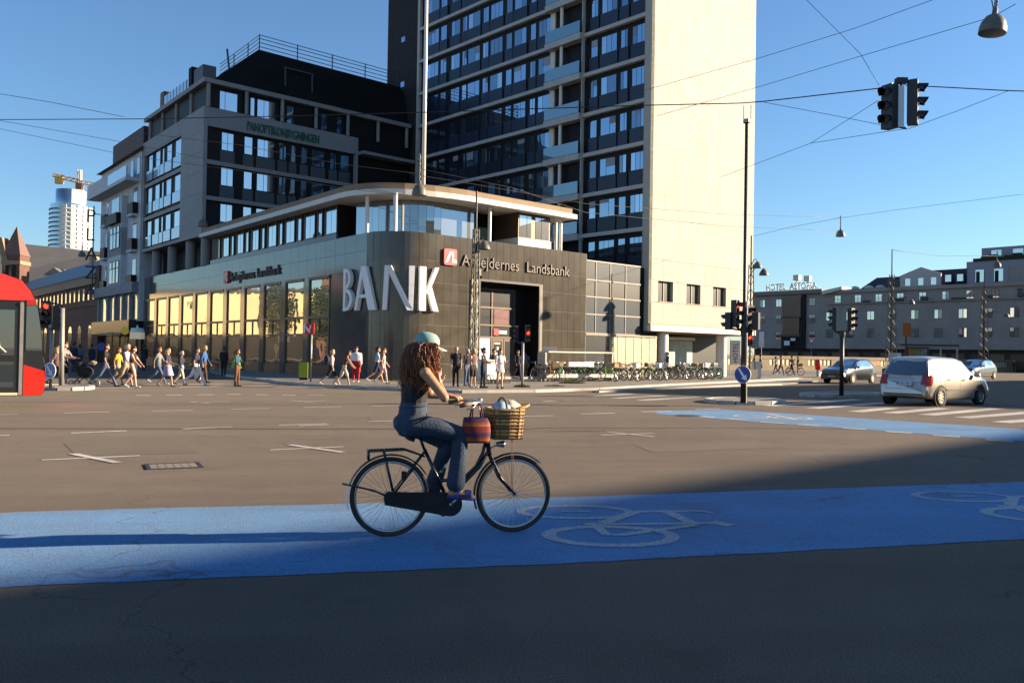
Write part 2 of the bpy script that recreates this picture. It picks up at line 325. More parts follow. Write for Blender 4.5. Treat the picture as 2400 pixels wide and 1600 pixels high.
M_patch = mat('asphalt_repair', (.07, .054, .042), .88, sheen=.055, var=.2, scale=.8, fine=.5, fscale=60, spec=.15)
for a in (((150, 1040), (420, 1035), (470, 1062), (180, 1068)), ((1480, 1040), (1760, 1030), (1840, 1048), (1530, 1060)), ((860, 975), (1010, 972), (1030, 984), (870, 988))):
    sheet('asphalt_patch', [G(*p) for p in a], .003, M_patch, road)
# thin dark lines across the carriageway
M_dkline = mat('dark_road_line', (.035, .03, .028), .6)
for a in (((-40, 1004), (500, 1005), (1250, 1005)), ((1250, 1003), (1700, 1003), (2440, 1009))):
    b = MB(); stroke(b, [G(*p) for p in a], .07, .0045); b.build('dark_road_line', M_dkline, road)
for a in (((300, 948), (560, 949), (800, 949)), ((1290, 952), (1420, 949), (1560, 950)), ((1290, 1011), (1420, 1009))):
    b = MB(); stroke(b, [G(*p) for p in a], .06, .0045); b.build('dark_road_line', M_dkline, road)
# ================================================================ BUILDINGS ON THE STREET GRID
class Face:
    """vertical facade in a thing's local frame: s along t, d outwards (right of t), z up"""
    def __init__(f, parent, o, t): f.p = parent; f.o = Vector(o); f.t = Vector(t).normalized(); f.n = Vector((f.t.y, -f.t.x)); f.a = math.atan2(f.t.y, f.t.x)
    def pt(f, s, d, z): q = f.o + f.t * s + f.n * d; return Vector((q.x, q.y, z))
    def piece(f, name, s0, s1, z0, z1, d0, d1, m, parent=None):
        o = piece(name, parent or f.p, 0, 0, 0, abs(s1 - s0), abs(d1 - d0), abs(z1 - z0), m, f.a); o.location = f.pt((s0 + s1) / 2, (d0 + d1) / 2, (z0 + z1) / 2); return o
    def box(f, b, s0, s1, z0, z1, d0, d1, mi=0):
        M = basis(f.pt(0, 0, 0), (*f.t, 0), (*f.n, 0), (0, 0, 1)); p = [M @ Vector(q) for q in ((s0, d0, z0), (s1, d0, z0), (s1, d1, z0), (s0, d1, z0), (s0, d0, z1), (s1, d0, z1), (s1, d1, z1), (s0, d1, z1))]
        b.add(p, ((0, 1, 2, 3), (4, 7, 6, 5), (0, 4, 5, 1), (1, 5, 6, 2), (2, 6, 7, 3), (3, 7, 4, 0)), mi)
    def M(f, s, d, z): return basis(f.pt(s, d, z), (*f.t, 0), (0, 0, 1), (*f.n, 0))
M_gran = mat('polished_granite', (.072, .063, .050), .16, var=.22, scale=1.2, fine=.12, fscale=25, rnd=.10, spec=.55)
M_granS = mat('polished_granite_street', (.085, .082, .08), .09, var=.2, scale=1.0, rnd=.08, spec=1.0)
M_mort = mat('pale_joint_mortar', (.26, .235, .19), .8)
M_dark = mat('dark_frame', (.014, .013, .013), .5, spec=.15)
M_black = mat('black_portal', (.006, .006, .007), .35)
M_bronze = mat('bronze_frame', (.11, .075, .05), .4, metal=.4)
M_wht = mat('white_render', (.68, .65, .58), .7, var=.06, scale=1.5)
M_wht2 = mat('white_column', (.70, .67, .60), .55)
M_brown = mat('brown_roof_felt', (.24, .165, .10), .8, var=.15, scale=.8)
M_dkroof = mat('dark_roof_felt', (.05, .05, .055), .8, var=.2, scale=1)
M_gls = glass('bank_window_glass', base=.36, tint=(1, .97, .9), wob=.10)
M_gl2 = glass('pavilion_glass', base=.3, dark=(.03, .035, .03), wob=.02)
M_gl3 = glass('dark_glass', base=.08)
M_gl4 = glass('upper_window_glass', base=.5, tint=(.9, .95, 1))
M_ggrey = mat('grey_glass_panel', (.062, .075, .088), .22, var=.08, scale=.7, rnd=.06)
M_curt = mat('curtain_behind_glass', (.36, .32, .19), .5, var=.25, scale=4, coat=.4)
M_red = mat('sign_red', (.62, .012, .012), .4)
M_sw = mat('sign_white', (.78, .78, .76), .45)
M_letdk = mat('dark_letter_metal', (.05, .026, .025), .5)
M_tealcur = mat('pale_green_blind', (.40, .50, .44), .4, var=.15, scale=3, coat=.5)
BO = Vector((26.5, 39.05)); K = .07
bank = thing('bank_building', 'dark granite corner bank with big white BANK letters and curved roof pavilion', 'building', fg(26.5, 39.05), TH)
def bl(gx, gy): return Vector((gx - 26.5, gy - 39.05))
RC = 2.4
t_s = Vector((-K, -1)).normalized(); n_s = Vector((t_s.y, -t_s.x))
def sx(gy, g0=26.8): return g0 + K * (gy - 44)
# street side face: s=0 at curve start, negative further down the street
cs = bl(sx(41.45), 41.45); FS = Face(bank, cs, t_s)
def sg(gy): return -(gy - 41.45) * math.sqrt(1 + K * K)
FR = Face(bank, (0, 0), (1, 0))            # square side: s = gx-26.5
cR = 26.5 - 26.5 + (sx(41.45) + 2.45 - 26.5)   # curve end s on FR
ctr = Vector((cR, 2.4))
def curve(k, off=0.0):
    """k 0..1 round the corner, off outwards; returns point and tangent"""
    a = math.pi - R(4) * (1 - k) + k * (math.pi / 2); a = math.pi + k * math.pi / 2
    rx = cR - cs.x * (1 - 0) ; r1 = Vector((math.cos(a) * (cR - cs.x), math.sin(a) * 2.4)); p = ctr + r1; n = Vector((math.cos(a), math.sin(a) * (cR - cs.x) / 2.4)).normalized()
    return p + n * off, n
TOP = 8.3
# core walls (mortar coloured backing behind the stone slabs), with openings left free of slabs
sF, sEnd = sg(85.0), 15.6
PL, PR, PT = 6.35, 11.35, 6.0              # portal opening
PORT = []
b = MB(); pts = [FS.pt(sF, -.06, 0), FS.pt(0, -.06, 0)] + [Vector((*curve(k / 10, -.014)[0], 0)) for k in range(1, 10)] + [FR.pt(cR, -.014, 0)] + PORT + [FR.pt(15.6, -.014, 0), Vector((15.6, 6, 0)), Vector((13, 20, 0)), FS.pt(sF, -14, 0)]
cut = [(p.x, p.y) for p in pts]
i_ = len(pts) - 4; notch = pts[:i_] + [FR.pt(PL, -.014, 0), FR.pt(PL, -1.3, 0), FR.pt(PR, -1.3, 0), FR.pt(PR, -.014, 0)] + pts[i_:]
b.prism([(p.x, p.y) for p in notch], .0, 6.2); b.prism(cut, 6.2, 8.28); b.build('wall', M_mort, bank)
JZ = (.0, 1.0, 2.0, 3.16, 4.36, 5.56, 6.78, TOP)
cols = [cR + .01 + i * (15.55 - cR) / 23 for i in range(24)]
for i in range(23):
    for j in range(7):
        s0, s1, z0, z1_ = cols[i], cols[i + 1], JZ[j], JZ[j + 1]
        if s1 > PL + .05 and s0 < PR - .05 and z0 < PT - .3:
            if s0 >= PL - .3 and s1 <= PR + .3:
                if z1_ > PT: z0 = PT
                else: continue
            else:
                if s0 < PL: s1 = min(s1, PL)
                if s1 > PR: s0 = max(s0, PR)
        FR.piece('stone_slab', s0 + .009, s1 - .009, z0 + .009, z1_ - .009, -.055, 0, M_gran)
for i in range(7):
    for j in range(7):
        (p0, n0), (p1, n1) = curve(i / 7 + .004), curve((i + 1) / 7 - .004); (q0, _), (q1, _) = curve(i / 7 + .004, -.055), curve((i + 1) / 7 - .004, -.055)
        pm, _ = curve((i + .5) / 7); qm, _ = curve((i + .5) / 7, -.055)
        b = MB(); b.prism([tuple(q) for q in (p0, pm, p1, q1, qm, q0)], JZ[j] + .009, JZ[j + 1] - .009); b.build('stone_slab', M_gran, bank, smooth=False)
# street side: deep stone frame grid with tall windows
wy = [47.3 + 3.535 * i for i in range(11)]; hw = 1.42
for i in range(34):
    s1 = -i * 1.28; s0 = s1 - 1.28
    if s0 < sF: break
    for z0, z1_ in ((6.2, 7.3), (7.3, TOP)): FS.piece('stone_slab', s0 + .008, s1 - .008, z0 + .008, z1_ - .008, -.055, 0, M_granS)
FS.piece('stone_slab', sg(wy[0] - hw) - .0, -.005, 0.02, 6.192, -.055, 0, M_granS)
for i, y in enumerate(wy):
    a, e = sg(y + hw), sg(y - hw)
    if i < 10: FS.piece('stone_pier', sg(wy[i + 1] - hw), a, .02, 6.192, -.055, .06, M_granS)
    else: FS.piece('stone_pier', sF, a, .02, 6.192, -.055, .04, M_granS)
    w = MB()
    for z0, z1_, d in ((6.02, 6.19, .1), (3.62, 3.78, .06), (2.6, 2.7, .03), (.02, .75, .02)): FS.box(w, a + .002, e - .002, z0, z1_, -.05, d)
    for q0, q1 in ((a, a + .09), (e - .09, e)): FS.box(w, q0 + .002, q1 - .002, .752, 6.018, -.05, .045)
    FS.box(w, (a + e) / 2 - .04, (a + e) / 2 + .04, 2.7, 3.62, -.04, .02)
    wi = w.build('window', M_bronze, bank)
    FS.piece('pane', a + .09, e - .09, 3.78, 6.02, -.055, -.03, M_gls, wi); FS.piece('pane', a + .09, (a + e) / 2 - .04, 2.7, 3.62, -.055, -.03, M_gls, wi)
    FS.piece('pane', (a + e) / 2 + .04, e - .09, 2.7, 3.62, -.055, -.03, M_gls, wi); FS.piece('pane', a + .09, e - .09, .75, 2.6, -.055, -.03, M_gls, wi)
# portal with glazed entrance, set back behind a black reveal
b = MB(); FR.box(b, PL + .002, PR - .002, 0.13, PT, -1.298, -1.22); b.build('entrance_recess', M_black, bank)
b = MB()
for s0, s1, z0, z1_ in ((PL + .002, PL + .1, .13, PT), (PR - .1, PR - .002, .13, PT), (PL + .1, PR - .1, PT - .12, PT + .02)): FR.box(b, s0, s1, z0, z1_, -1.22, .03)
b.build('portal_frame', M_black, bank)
FX = Face(bank, (0, .98), (1, 0)); e0 = PL + .2; ex_ = [e0, e0 + 1.65, e0 + 3.5]
b = MB()
for s in ex_: FX.box(b, s - .05, s + .05, .13, 5.6, -.06, .05)
for z in (2.62, 3.35, 4.42, 5.55): FX.box(b, e0, ex_[2], z - .05, z + .05, -.06, .055)
en = b.build('entrance_glazing', M_bronze, bank)
for i in range(2):
    for z0, z1_ in ((2.67, 3.3), (3.4, 4.37), (4.47, 5.5)): FX.piece('pane', ex_[i] + .05, ex_[i + 1] - .05, z0, z1_, -.03, .0, M_gl3, en)
FX.piece('poster', ex_[0] + .06, ex_[1] - .06, .9, 2.55, -.015, .012, M_sw, en)
for z in (2.2, 2.0): FX.piece('poster_line', ex_[0] + .25, ex_[1] - .3, z - .03, z + .03, .012, .016, mat('print_grey', (.3, .38, .38), .6), en)
FX.piece('lit_sign_panel', ex_[1] + .2, ex_[2] - .45, 3.42, 4.36, .0, .012, mat('red_film', (.10, .006, .005), .4), en)
FX.piece('door_sign', ex_[1] + .12, ex_[1] + .5, 2.75, 3.15, .06, .1, M_red, en); FX.piece('door_sign', ex_[1] + .55, ex_[1] + 1.2, 2.85, 3.05, .06, .09, M_sw, en)
b = MB(); FX.box(b, ex_[1] + .1, ex_[1] + .98, .15, 2.55, -.03, .02); FX.box(b, ex_[1] + 1.02, ex_[2] - .06, .15, 2.55, -.03, .02); dr = b.build('door', M_bronze, bank)
FX.piece('door_pane', ex_[1] + .22, ex_[1] + .86, .3, 2.4, .02, .03, M_gl3, dr); FX.piece('door_pane', ex_[1] + 1.14, ex_[2] - .2, .3, 2.4, .02, .03, M_gl3, dr)
for z, h, w in ((2.2, .12, .3), (1.85, .2, .1), (1.35, .35, .22), (.95, .3, .22), (.45, .12, .22)): FX.piece('door_sticker', ex_[1] + .54 - w, ex_[1] + .54 + w * .6, z, z + h, .03, .035, mat('sticker', (.55, .5, .42), .6), dr)
b = MB(); FR.box(b, PL + .1, PR - .1, .122, .24, -1.2, .35); b.build('doorstep', M_kerb, bank)
b = MB(); FR.box(b, PL - .62, PL - .05, .13, PT - .05, .002, .09); b.build('portal_side_panel', mat('pale_granite', (.30, .28, .24), .3, var=.15, scale=1), bank)
FR.piece('wall_plate', 3.35, 3.85, 1.35, 2.05, .002, .05, M_black)
# logo blocks and lettering
def logo(fc, s, z, h, parent, d=.0):
    b = MB(); b.prism([(s_, z_) for s_, z_ in rounded(h, .12 * h)], d + .02, d + .14, M=basis(fc.pt(s, 0, z), (*fc.t, 0), (0, 0, 1), (*fc.n, 0))); lg = b.build('logo_block', M_red, parent)
    b = MB(); w = .17 * h
    for poly in (((.08, .16), (.42, .84), (.60, .84), (.60, .66), (.5, .66), (.26, .16)), ((.60, .84), (.74, .84), (.74, .34), (.97, .34), (.97, .16), (.60, .16))):
        b.prism([(x * h, y * h) for x, y in poly][::-1], d + .142, d + .16, M=basis(fc.pt(s, 0, z), (*fc.t, 0), (0, 0, 1), (*fc.n, 0)))
    b.build('logo_mark', M_sw, lg); return lg
def rounded(h, r, n=4):
    out = []
    for cx, cy, a0 in ((h - r, r, -90), (h - r, h - r, 0), (r, h - r, 90), (r, r, 180)):
        for k in range(n + 1): a = R(a0 + 90 * k / n); out.append((cx + r * math.cos(a), cy + r * math.sin(a)))
    return out
logo(FR, 3.62, 6.62, .92, bank)
textobj('sign_lettering', 'Arbejdernes', .92, M_letdk, bank, FR.M(4.95, .06, 6.68), .04, sx=.98); textobj('sign_lettering', 'Landsbank', .92, M_letdk, bank, FR.M(10.05, .06, 6.68), .04, sx=.98)
logo(FS, sg(63.4), 6.62, .9, bank)
textobj('sign_lettering', 'Arbejdernes', .95, M_letdk, bank, FS.M(sg(62.3), .06, 6.7), .04); textobj('sign_lettering', 'Landsbank', .95, M_letdk, bank, FS.M(sg(57.1), .06, 6.7), .04)
# BANK: four tall cut letters set round the corner
def letter(ch, k0, k1, frm=None):
    def bowl(cx, cy, ro, rh, ri, rih, n=7): return [[(cx + ro * math.sin(R(180 * k / n)), cy + rh * math.cos(R(180 * k / n))), (cx + ro * math.sin(R(180 * (k + 1) / n)), cy + rh * math.cos(R(180 * (k + 1) / n))), (cx + ri * math.sin(R(180 * (k + 1) / n)), cy + rih * math.cos(R(180 * (k + 1) / n))), (cx + ri * math.sin(R(180 * k / n)), cy + rih * math.cos(R(180 * k / n)))][::-1] for k in range(n)]
    polys = {'B': [[(0, 0), (.24, 0), (.24, 1), (0, 1)]] + bowl(.24, .755, .50, .245, .28, .17) + bowl(.24, .265, .72, .265, .44, .18),
             'A': [[(0, 0), (.16, 0), (.50, .86), (.40, 1)], [(.40, 1), (.62, 1), (1, 0), (.74, 0), (.46, .80)], [(.22, .28), (.72, .28), (.70, .36), (.25, .36)]],
             'N': [[(0, 0), (.14, 0), (.20, .88), (.06, 1)], [(.06, 1), (.26, 1), (.96, 0), (.78, 0)], [(.82, 1), (1, 1), (.96, 0), (.82, .18)]],
             'K': [[(0, 0), (.30, 0), (.30, 1), (0, 1)], [(.30, .42), (.78, 1), (1, 1), (.42, .38)], [(.36, .50), (.56, .58), (1, 0), (.68, 0)]]}[ch]
    H = 2.45; b = MB()
    for pl in polys:
        pr, bk = [], []
        for u, v in pl:
            (p, n) = spot(k0 + (k1 - k0) * u); pr.append(Vector((*(p + n * .30), 3.93 + H * v))); bk.append(Vector((*(p + n * .08), 3.93 + H * v)))
        N = len(pl); ar = sum(pl[i][0] * pl[(i + 1) % N][1] - pl[(i + 1) % N][0] * pl[i][1] for i in range(N))
        fr = list(range(N)); fs = [tuple(fr), tuple(range(2 * N - 1, N - 1, -1))] + [(i, N + i, N + (i + 1) % N, (i + 1) % N) for i in range(N)]
        b.add(pr + bk, fs)
    o = b.build('letter', M_sw, bank); o['label'] = 'white letter ' + ch; return o
PERC = (cR - cs.x + 2.4) / 2 * math.pi / 2
def spot(q):
    """distance q along the wall, 0 = curve start"""
    if q < 0: p = FS.pt(q, 0, 0); return Vector((p.x, p.y)), FS.n
    if q > PERC: p = FR.pt(cR + q - PERC, 0, 0); return Vector((p.x, p.y)), FR.n
    return curve(q / PERC)
letter('B', -2.2, -1.05); letter('A', -.85, 1.0); letter('N', 1.35, 2.95); letter('K', 3.2, 4.4)
# glazed link towards the tower
FR2 = Face(bank, (0, .03), (1, 0)); g0, g1, g2, g3, g4 = 15.62, 16.55, 18.0, 19.6, 21.2
b = MB(); FR2.box(b, 15.61, 23.2, 0.05, 7.85, -4, -.09); b.build('link_wall', M_dark, bank)
b = MB()
for z in (7.88, 6.62, 5.5, 4.34, 3.08): FR2.box(b, 15.62, 21.2, z - .05, z + .05, -.088, .02)
for s in (16.55, 18.0, 19.6): FR2.box(b, s - .035, s + .035, 3.1, 7.85, -.088, .015)
FR2.box(b, 15.62, 23.1, 2.94, 3.06, -.088, .04)
b.build('link_mullions', mat('tan_mullion', (.14, .115, .085), .5), bank)
for a, e in ((g0, 18.0), (18.0, 19.6), (19.6, g4)):
    for z0, z1_ in ((6.67, 7.83), (4.39, 5.45), (3.13, 4.29)): FR2.piece('cladding_panel', a + .035, e - .035, z0, z1_, -.085, -.02, M_ggrey)
for a, e in ((g0, g1), (g1, 18.0), (18.0, 19.6), (19.6, g4)): FR2.piece('pane', a + .035, e - .035, 5.55, 6.57, -.085, -.03, M_gl3)
FR2.piece('pane', 15.65, 18.0, .15, 2.94, -.085, -.02, M_gl3)
for i in range(12): s = 18.03 + i * .43; FR2.piece('curtain_strip', s, s + .40, .15, 2.94, -.086, -.03 - .02 * (i % 2), M_curt)
# roof of the granite block
b = MB(); b.prism(cut, 8.282, 8.305); b.build('roof', M_dkroof, bank)
# pavilion on top: curved fascia, roof, columns, ribbon windows
po = [FS.pt(sg(67.2), .78, 0), FS.pt(sg(44.0), .78, 0)]
c0, c1 = FS.pt(sg(43.6), .78, 0), Vector((5.2, -.4, 0)); cc = FS.pt(sg(39.0), .80, 0)
for k in range(11): t = k / 10; po.append(c0 * (1 - t) ** 2 + cc * 2 * t * (1 - t) + c1 * t * t)
po += [Vector((14.2, -.4, 0)), Vector((14.2, 9, 0)), FS.pt(sg(67.2), -6, 0)]
P2 = [(p.x, p.y) for p in po]; cen = Vector((8.5, 12, 0))
b = MB(); b.prism(P2, 10.38, 10.68); b.build('roof_fascia', M_wht, bank)
ins = []
for i, p in enumerate(po):
    q = p + (Vector((9, 14, 0)) - p).normalized() * (.35 if i < len(po) - 2 else .2); ins.append((q.x, q.y))
b = MB(); b.prism(ins, 10.68, 11.08); b.build('pavilion_roof', M_brown, bank)
b = MB(); pvw = [FS.pt(sg(66.8), -.12, 0), FS.pt(sg(45.3), -.12, 0), FS.pt(sg(45.3), -1.3, 0), Vector((6.9, 4.5, 0)), Vector((6.9, 2.5, 0)), Vector((13.6, 2.5, 0)), Vector((13.6, 8.8, 0)), FS.pt(sg(66.8), -5.5, 0)]
b.prism([(p.x, p.y) for p in pvw], 8.31, 10.37); b.build('pavilion_wall', M_dark, bank)
PW = [(45.9, 44.45, 1), (46.95, 46.4, 0), (48.8, 47.4, 1), (49.9, 49.35, 0), (51.75, 50.4, 1), (52.8, 52.3, 0), (54.65, 53.3, 1), (55.8, 55.3, 0), (57.5, 56.35, 1), (58.75, 58.2, 0), (60.4, 59.2, 1), (61.6, 61.1, 0), (63.3, 62.1, 1), (64.4, 64.05, 0)]
for a, e, wide in PW:
    a += .9; e += .9; s0, s1 = sg(a), sg(e); w = MB()
    for q in ((s0 - .05, s0), (s1, s1 + .05)): FS.box(w, q[0], q[1], 8.7, 10.3, -.118, -.05)
    FS.box(w, s0 - .05, s1 + .05, 8.62, 8.7, -.118, -.02); wi = w.build('window', M_bronze, bank)
    if wide: m_ = (s0 + s1) / 2; FS.piece('pane', s0, m_ - .02, 8.72, 10.15, -.118, -.09, M_gl4, wi); FS.piece('pane', m_ + .02, s1, 8.72, 10.15, -.118, -.09, M_gl4, wi)
    else: FS.piece('pane', s0, s1, 8.72, 10.15, -.118, -.09, M_gl4, wi)
b = MB(); FS.box(b, sg(66.7), sg(45.2), 8.30, 8.60, -.115, .02); b.build('sill_band', M_ggrey, bank)
# curved glass corner
ga = [Vector((cs.x + .9, 5.0))] + [Vector((4.4 + 3.05 * math.cos(math.pi + k * math.pi / 20), 4.3 + 3.05 * math.sin(math.pi + k * math.pi / 20))) for k in range(1, 11)] + [Vector((6.9, 1.25))]
for i in range(len(ga) - 1):
    p, q = ga[i], ga[i + 1]; L = (q - p).length; o = piece('curved_pane', bank, 0, 0, 0, L - .015, .03, 2.02, M_gl2, math.atan2((q - p).y, (q - p).x)); m_ = (p + q) / 2; o.location = (m_.x, m_.y, 9.33)
for x, y, rr in ((.22, 2.6, .11), (.85, .75, .12), (7.3, .25, .11), (12.9, .25, .11), (13.35, .25, .11)):
    b = MB(); b.lathe([(rr, 8.28), (rr, 10.39)], 12, (x, y, 0)); b.build('column', M_wht2, bank, True)
# bay window on the pavilion
b = MB(); b.box(9.6, .2, 8.33, 12.45, 2.6, 8.80); b.build('bay_base', M_wht, bank)
b = MB(); b.box(9.66, .28, 8.80, 12.4, 2.6, 10.34); b.build('bay_window', M_bronze, bank)
for a, e in ((9.75, 10.35), (10.39, 10.75), (11.1, 11.6), (11.64, 12.3)): FR.piece('bay_pane', a, e, 8.86, 10.2, -.28, -.265, M_gl4)
FR.piece('wall_panel', 7.6, 9.2, 8.35, 9.5, -2.5, -2.44, mat('sage_panel', (.24, .27, .16), .6))
b = MB(); b.tube([(6.9 - 1.0, 3.2, 8.3), (6.9 - 1.0, 3.2, 27)], [.09, .06], 8); 
fp = thing('flagpole', 'tall white flagpole standing on the roof of the corner bank', 'flagpole', fg(26.5 + 5.55, 39.05 + 4.6, 11.08), TH)
b = MB(); b.tube([(0, 0, 0), (0, 0, 9), (0, 0, 20)], [.135, .12, .08], 10); b.build('pole', mat('white_gloss_paint', (.8, .79, .74), .3), fp, True)
b = MB(); b.lathe([(.2, 0), (.2, .12), (.13, .16)], 10); b.build('base_plate', M_dark, fp)
# ---------------------------------------------------------------- tower
M_tst = mat('pale_tower_stone', (.375, .372, .315), .75, var=.06, scale=.6, fine=.05, fscale=20, rnd=.035)
M_tjt = mat('stone_joint', (.29, .25, .20), .8)
M_tband = mat('concrete_band', (.42, .42, .39), .75, var=.08, scale=1.2)
M_span = mat('navy_spandrel', (.022, .030, .052), .3, rnd=.25, spec=.25)
M_tgl = glass('tower_glass', base=.34, tint=(.62, .8, 1.0), dark=(.012, .02, .035))
M_tgl2 = glass('tower_glass_dim', base=.16, tint=(.6, .8, 1.0), dark=(.01, .03, .06))
M_tgl3 = glass('tower_glass_pale', base=.42, tint=(.75, .88, 1.0), dark=(.05, .06, .07)); M_blind = mat('roller_blind', (.22, .24, .27), .6, rnd=.3, coat=.3)
M_rail = glass('balcony_glass', base=.12, dark=(.05, .10, .125), tint=(.8, .95, 1))
M_core = mat('dark_core_brick', (.035, .033, .035), .8, spec=.15, var=.15, scale=1.5)
tw = thing('office_tower', 'high slab tower with blank pale stone end wall and dark window ribbons', 'building', fg(48.2, 38.75), TH)
HT = 46.0
FE = Face(tw, (0, 0), (1, 0)); FL = Face(tw, (0, 0), (0, -1))   # FL: s = -y, outwards -x
b = MB(); b.box(0.04, .30, 3.45, 13.21, .7, HT); b.box(.05, .012, 8.55, 13.2, .30, HT); b.box(.05, .012, 3.45, 13.2, .30, 5.45); b.build('end_wall', M_tjt, tw)
b = MB(); b.box(.35, .7, 3.45, 13.2, 28.0, HT); b.build('wall', M_dark, tw)
b = MB(); b.box(.25, 28.0, 3.45, 13.0, 33.6, HT); b.build('stair_core', M_core, tw)
for i in range(9):
    for z in (29.6, 22.0 + i * 3.0):
        pass
for z in (31.8, 27.4, 36.0): 
    FL.piece('core_window', -31.2, -30.6, z, z + .5, -.249, -.22, M_tgl)
b = MB(); b.box(0, -.0, 3.45, .30, .62, HT); b.build('corner_pilaster', M_tst, tw)
b = MB(); b.box(.05, 27.95, 3.45, .36, 28.3, HT); b.build('pilaster', M_tband, tw)
EW = [.12 + 3.29 * i for i in range(4)]
winb = [(1.05 + 3.35 * i, 2.78 + 3.35 * i) for i in range(3)]
rows = [3.95 + 1.53 * j for j in range(28)]
for j in range(27):
    z0, z1_ = rows[j], rows[j + 1]
    for i in range(8):
        x0, x1 = .005 + i * 1.655, .005 + (i + 1) * 1.655
        FE.piece('stone_slab', x0 + .008, x1 - .008, z0 + .008, z1_ - .008, -.29, 0, M_tst) if not (j == 1 and i in (0, 1, 2, 3, 4, 5, 6, 7) and any(x0 < q1 - .05 and x1 > q0 + .05 for q0, q1 in winb)) else None
for q0, q1 in winb:
    i0 = int((q0 - .005) / 1.655); i1 = int((q1 - .005) / 1.655); L0 = .005 + i0 * 1.655; L1 = .005 + (i1 + 1) * 1.655
    for a, e in ((L0, q0), (q1, L1)):
        if e - a > .06: FE.piece('stone_slab', a + .008, e - .002, rows[1] + .008, rows[2] - .008, -.29, 0, M_tst)
    w = MB(); FE.box(w, q0, q1, 5.49, 5.55, -.29, .04); FE.box(w, q0 + .85, q0 + .93, 5.55, 6.95, -.28, -.2); FE.box(w, q0, q1, 6.93, 7.0, -.28, -.2)
    wi = w.build('window', M_bronze, tw); FE.piece('pane', q0, q0 + .85, 5.55, 6.94, -.285, -.25, M_gl3, wi); FE.piece('pane', q0 + .93, q1, 5.55, 6.94, -.285, -.25, M_gl3, wi)
# floors on the long side: concrete band, navy spandrel panels, dark header, panes
WID = [(27.1, 25.3), (22.9, 21.35), (20.0, 18.45), (17.0, 15.45), (14.05, 12.5), (11.15, 10.1), (5.05, 3.55), (2.05, .65)]
NAR = [(24.9, 24.0), (23.85, 23.15), (21.05, 20.3), (18.1, 17.35), (15.1, 14.4), (12.15, 11.45), (6.1, 5.45), (3.15, 2.45)]
WID = [(27.0, 25.3), (23.35, 22.15), (20.95, 19.35), (17.9, 16.35), (14.85, 13.4), (11.9, 10.55), (5.05, 3.55), (2.05, .75)]
NAR = [(24.95, 24.1), (21.75, 21.15), (18.9, 18.2), (15.85, 15.15), (12.85, 12.25), (6.1, 5.45), (3.15, 2.5)]
B0, B1 = 10.45, 6.7      # balcony bay
zb = [7.6 + 3.07 * k for k in range(13)]
rg = random.Random(3)
def ribbon(z, a, e):
    FL.piece('floor_band', -a, -e, z - .14, z + .14, -.349, -.0, M_tband)
for k, z in enumerate(zb):
    ribbon(z, 27.94, B0); ribbon(z, B1, .63)
    if k == 12: break
    for a, e in WID + NAR:
        vis = z < 40
        FL.piece('spandrel_panel', -a - .12, -e + .12, z + .17, z + 1.26, -.349, -.24, M_span)
        s0, s1 = -a, -e; z0, z1_ = z + 1.30, z + 2.56
        ws = s1 - s0
        cutp = [s0, s0 + ws * rg.choice((.5, .62, .4)), s1] if ws < 1.25 else ([s0, s0 + ws * .33, s0 + ws * .66, s1] if rg.random() < .5 else [s0, s0 + ws * rg.choice((.4, .6)), s1])
        if ws < .95 and rg.random() < .55: cutp = [s0, s1]
        for p, q in zip(cutp[:-1], cutp[1:]):
            u_ = rg.random(); o = FL.piece('pane', p + .02, q - .02, z0, z1_, -.349, -.31, M_tgl2 if u_ < .22 else M_tgl3 if u_ < .34 else M_tgl)
            if rg.random() < .13: hb = rg.uniform(.2, .75); FL.piece('roller_blind', p + .025, q - .025, z1_ - hb, z1_ - .01, -.309, -.30, M_blind)
    # balcony
    b = MB(); FL.box(b, -B0 - .05, -B1 + .05, z - .32, z + .16, -.30, .42); bal = b.build('balcony', M_tband, tw)
    FL.piece('railing_glass', -B0, -B1, z + .2, z + 1.1, .36, .39, M_rail, bal); FL.piece('side_glass', -B0 - .02, -B0 + .01, z + .2, z + 1.1, -.1, .36, M_rail, bal)
    b = MB(); b.lathe([(.14, z + .16), (.14, z + 2.76)], 10, FL.pt(-8.9, .1, 0)); b.build('column', M_wht, bal, True)
    FL.piece('side_wall', -B0, -B0 + .5, z + .16, z + 2.74, -.348, -.2, M_wht, bal)
b = MB(); FL.box(b, -B1 - .04, -B1 + .04, 3.5, HT, -.2, .1); b.build('drain_pipe', M_tband, tw)
# overhanging base, fascia, columns, recessed shop front
b = MB(); b.box(-.05, -.28, 3.42, 13.3, 0.055, 3.82); b.build('fascia', mat('white_fascia', (.66, .62, .52), .6), tw)
b = MB(); b.box(-.02, -.2, 3.822, 13.28, .05, 3.94); b.build('fascia_trim', mat('ochre_trim', (.30, .19, .09), .6), tw)
b = MB(); b.box(.0, .06, 3.36, 13.2, 27, 3.448); b.build('soffit', M_brown, tw)
for x in (2.35, 9.75):
    b = MB(); b.lathe([(.42, .12), (.42, 3.37)], 16, (x, .55, 0)); b.build('column', M_wht2, tw, True)
b = MB(); b.box(1.0, 2.4, .12, 12.2, 26, 3.36); b.build('ground_floor_wall', M_black, tw)
for i in range(6): FE.piece('shop_pane', 3.2 + i * .88, 4.05 + i * .88, .9, 2.85, -2.4, -2.34, M_tealcur)
FE.piece('shop_lintel', 3.1, 8.6, 2.9, 3.12, -2.4, -2.2, M_wht)
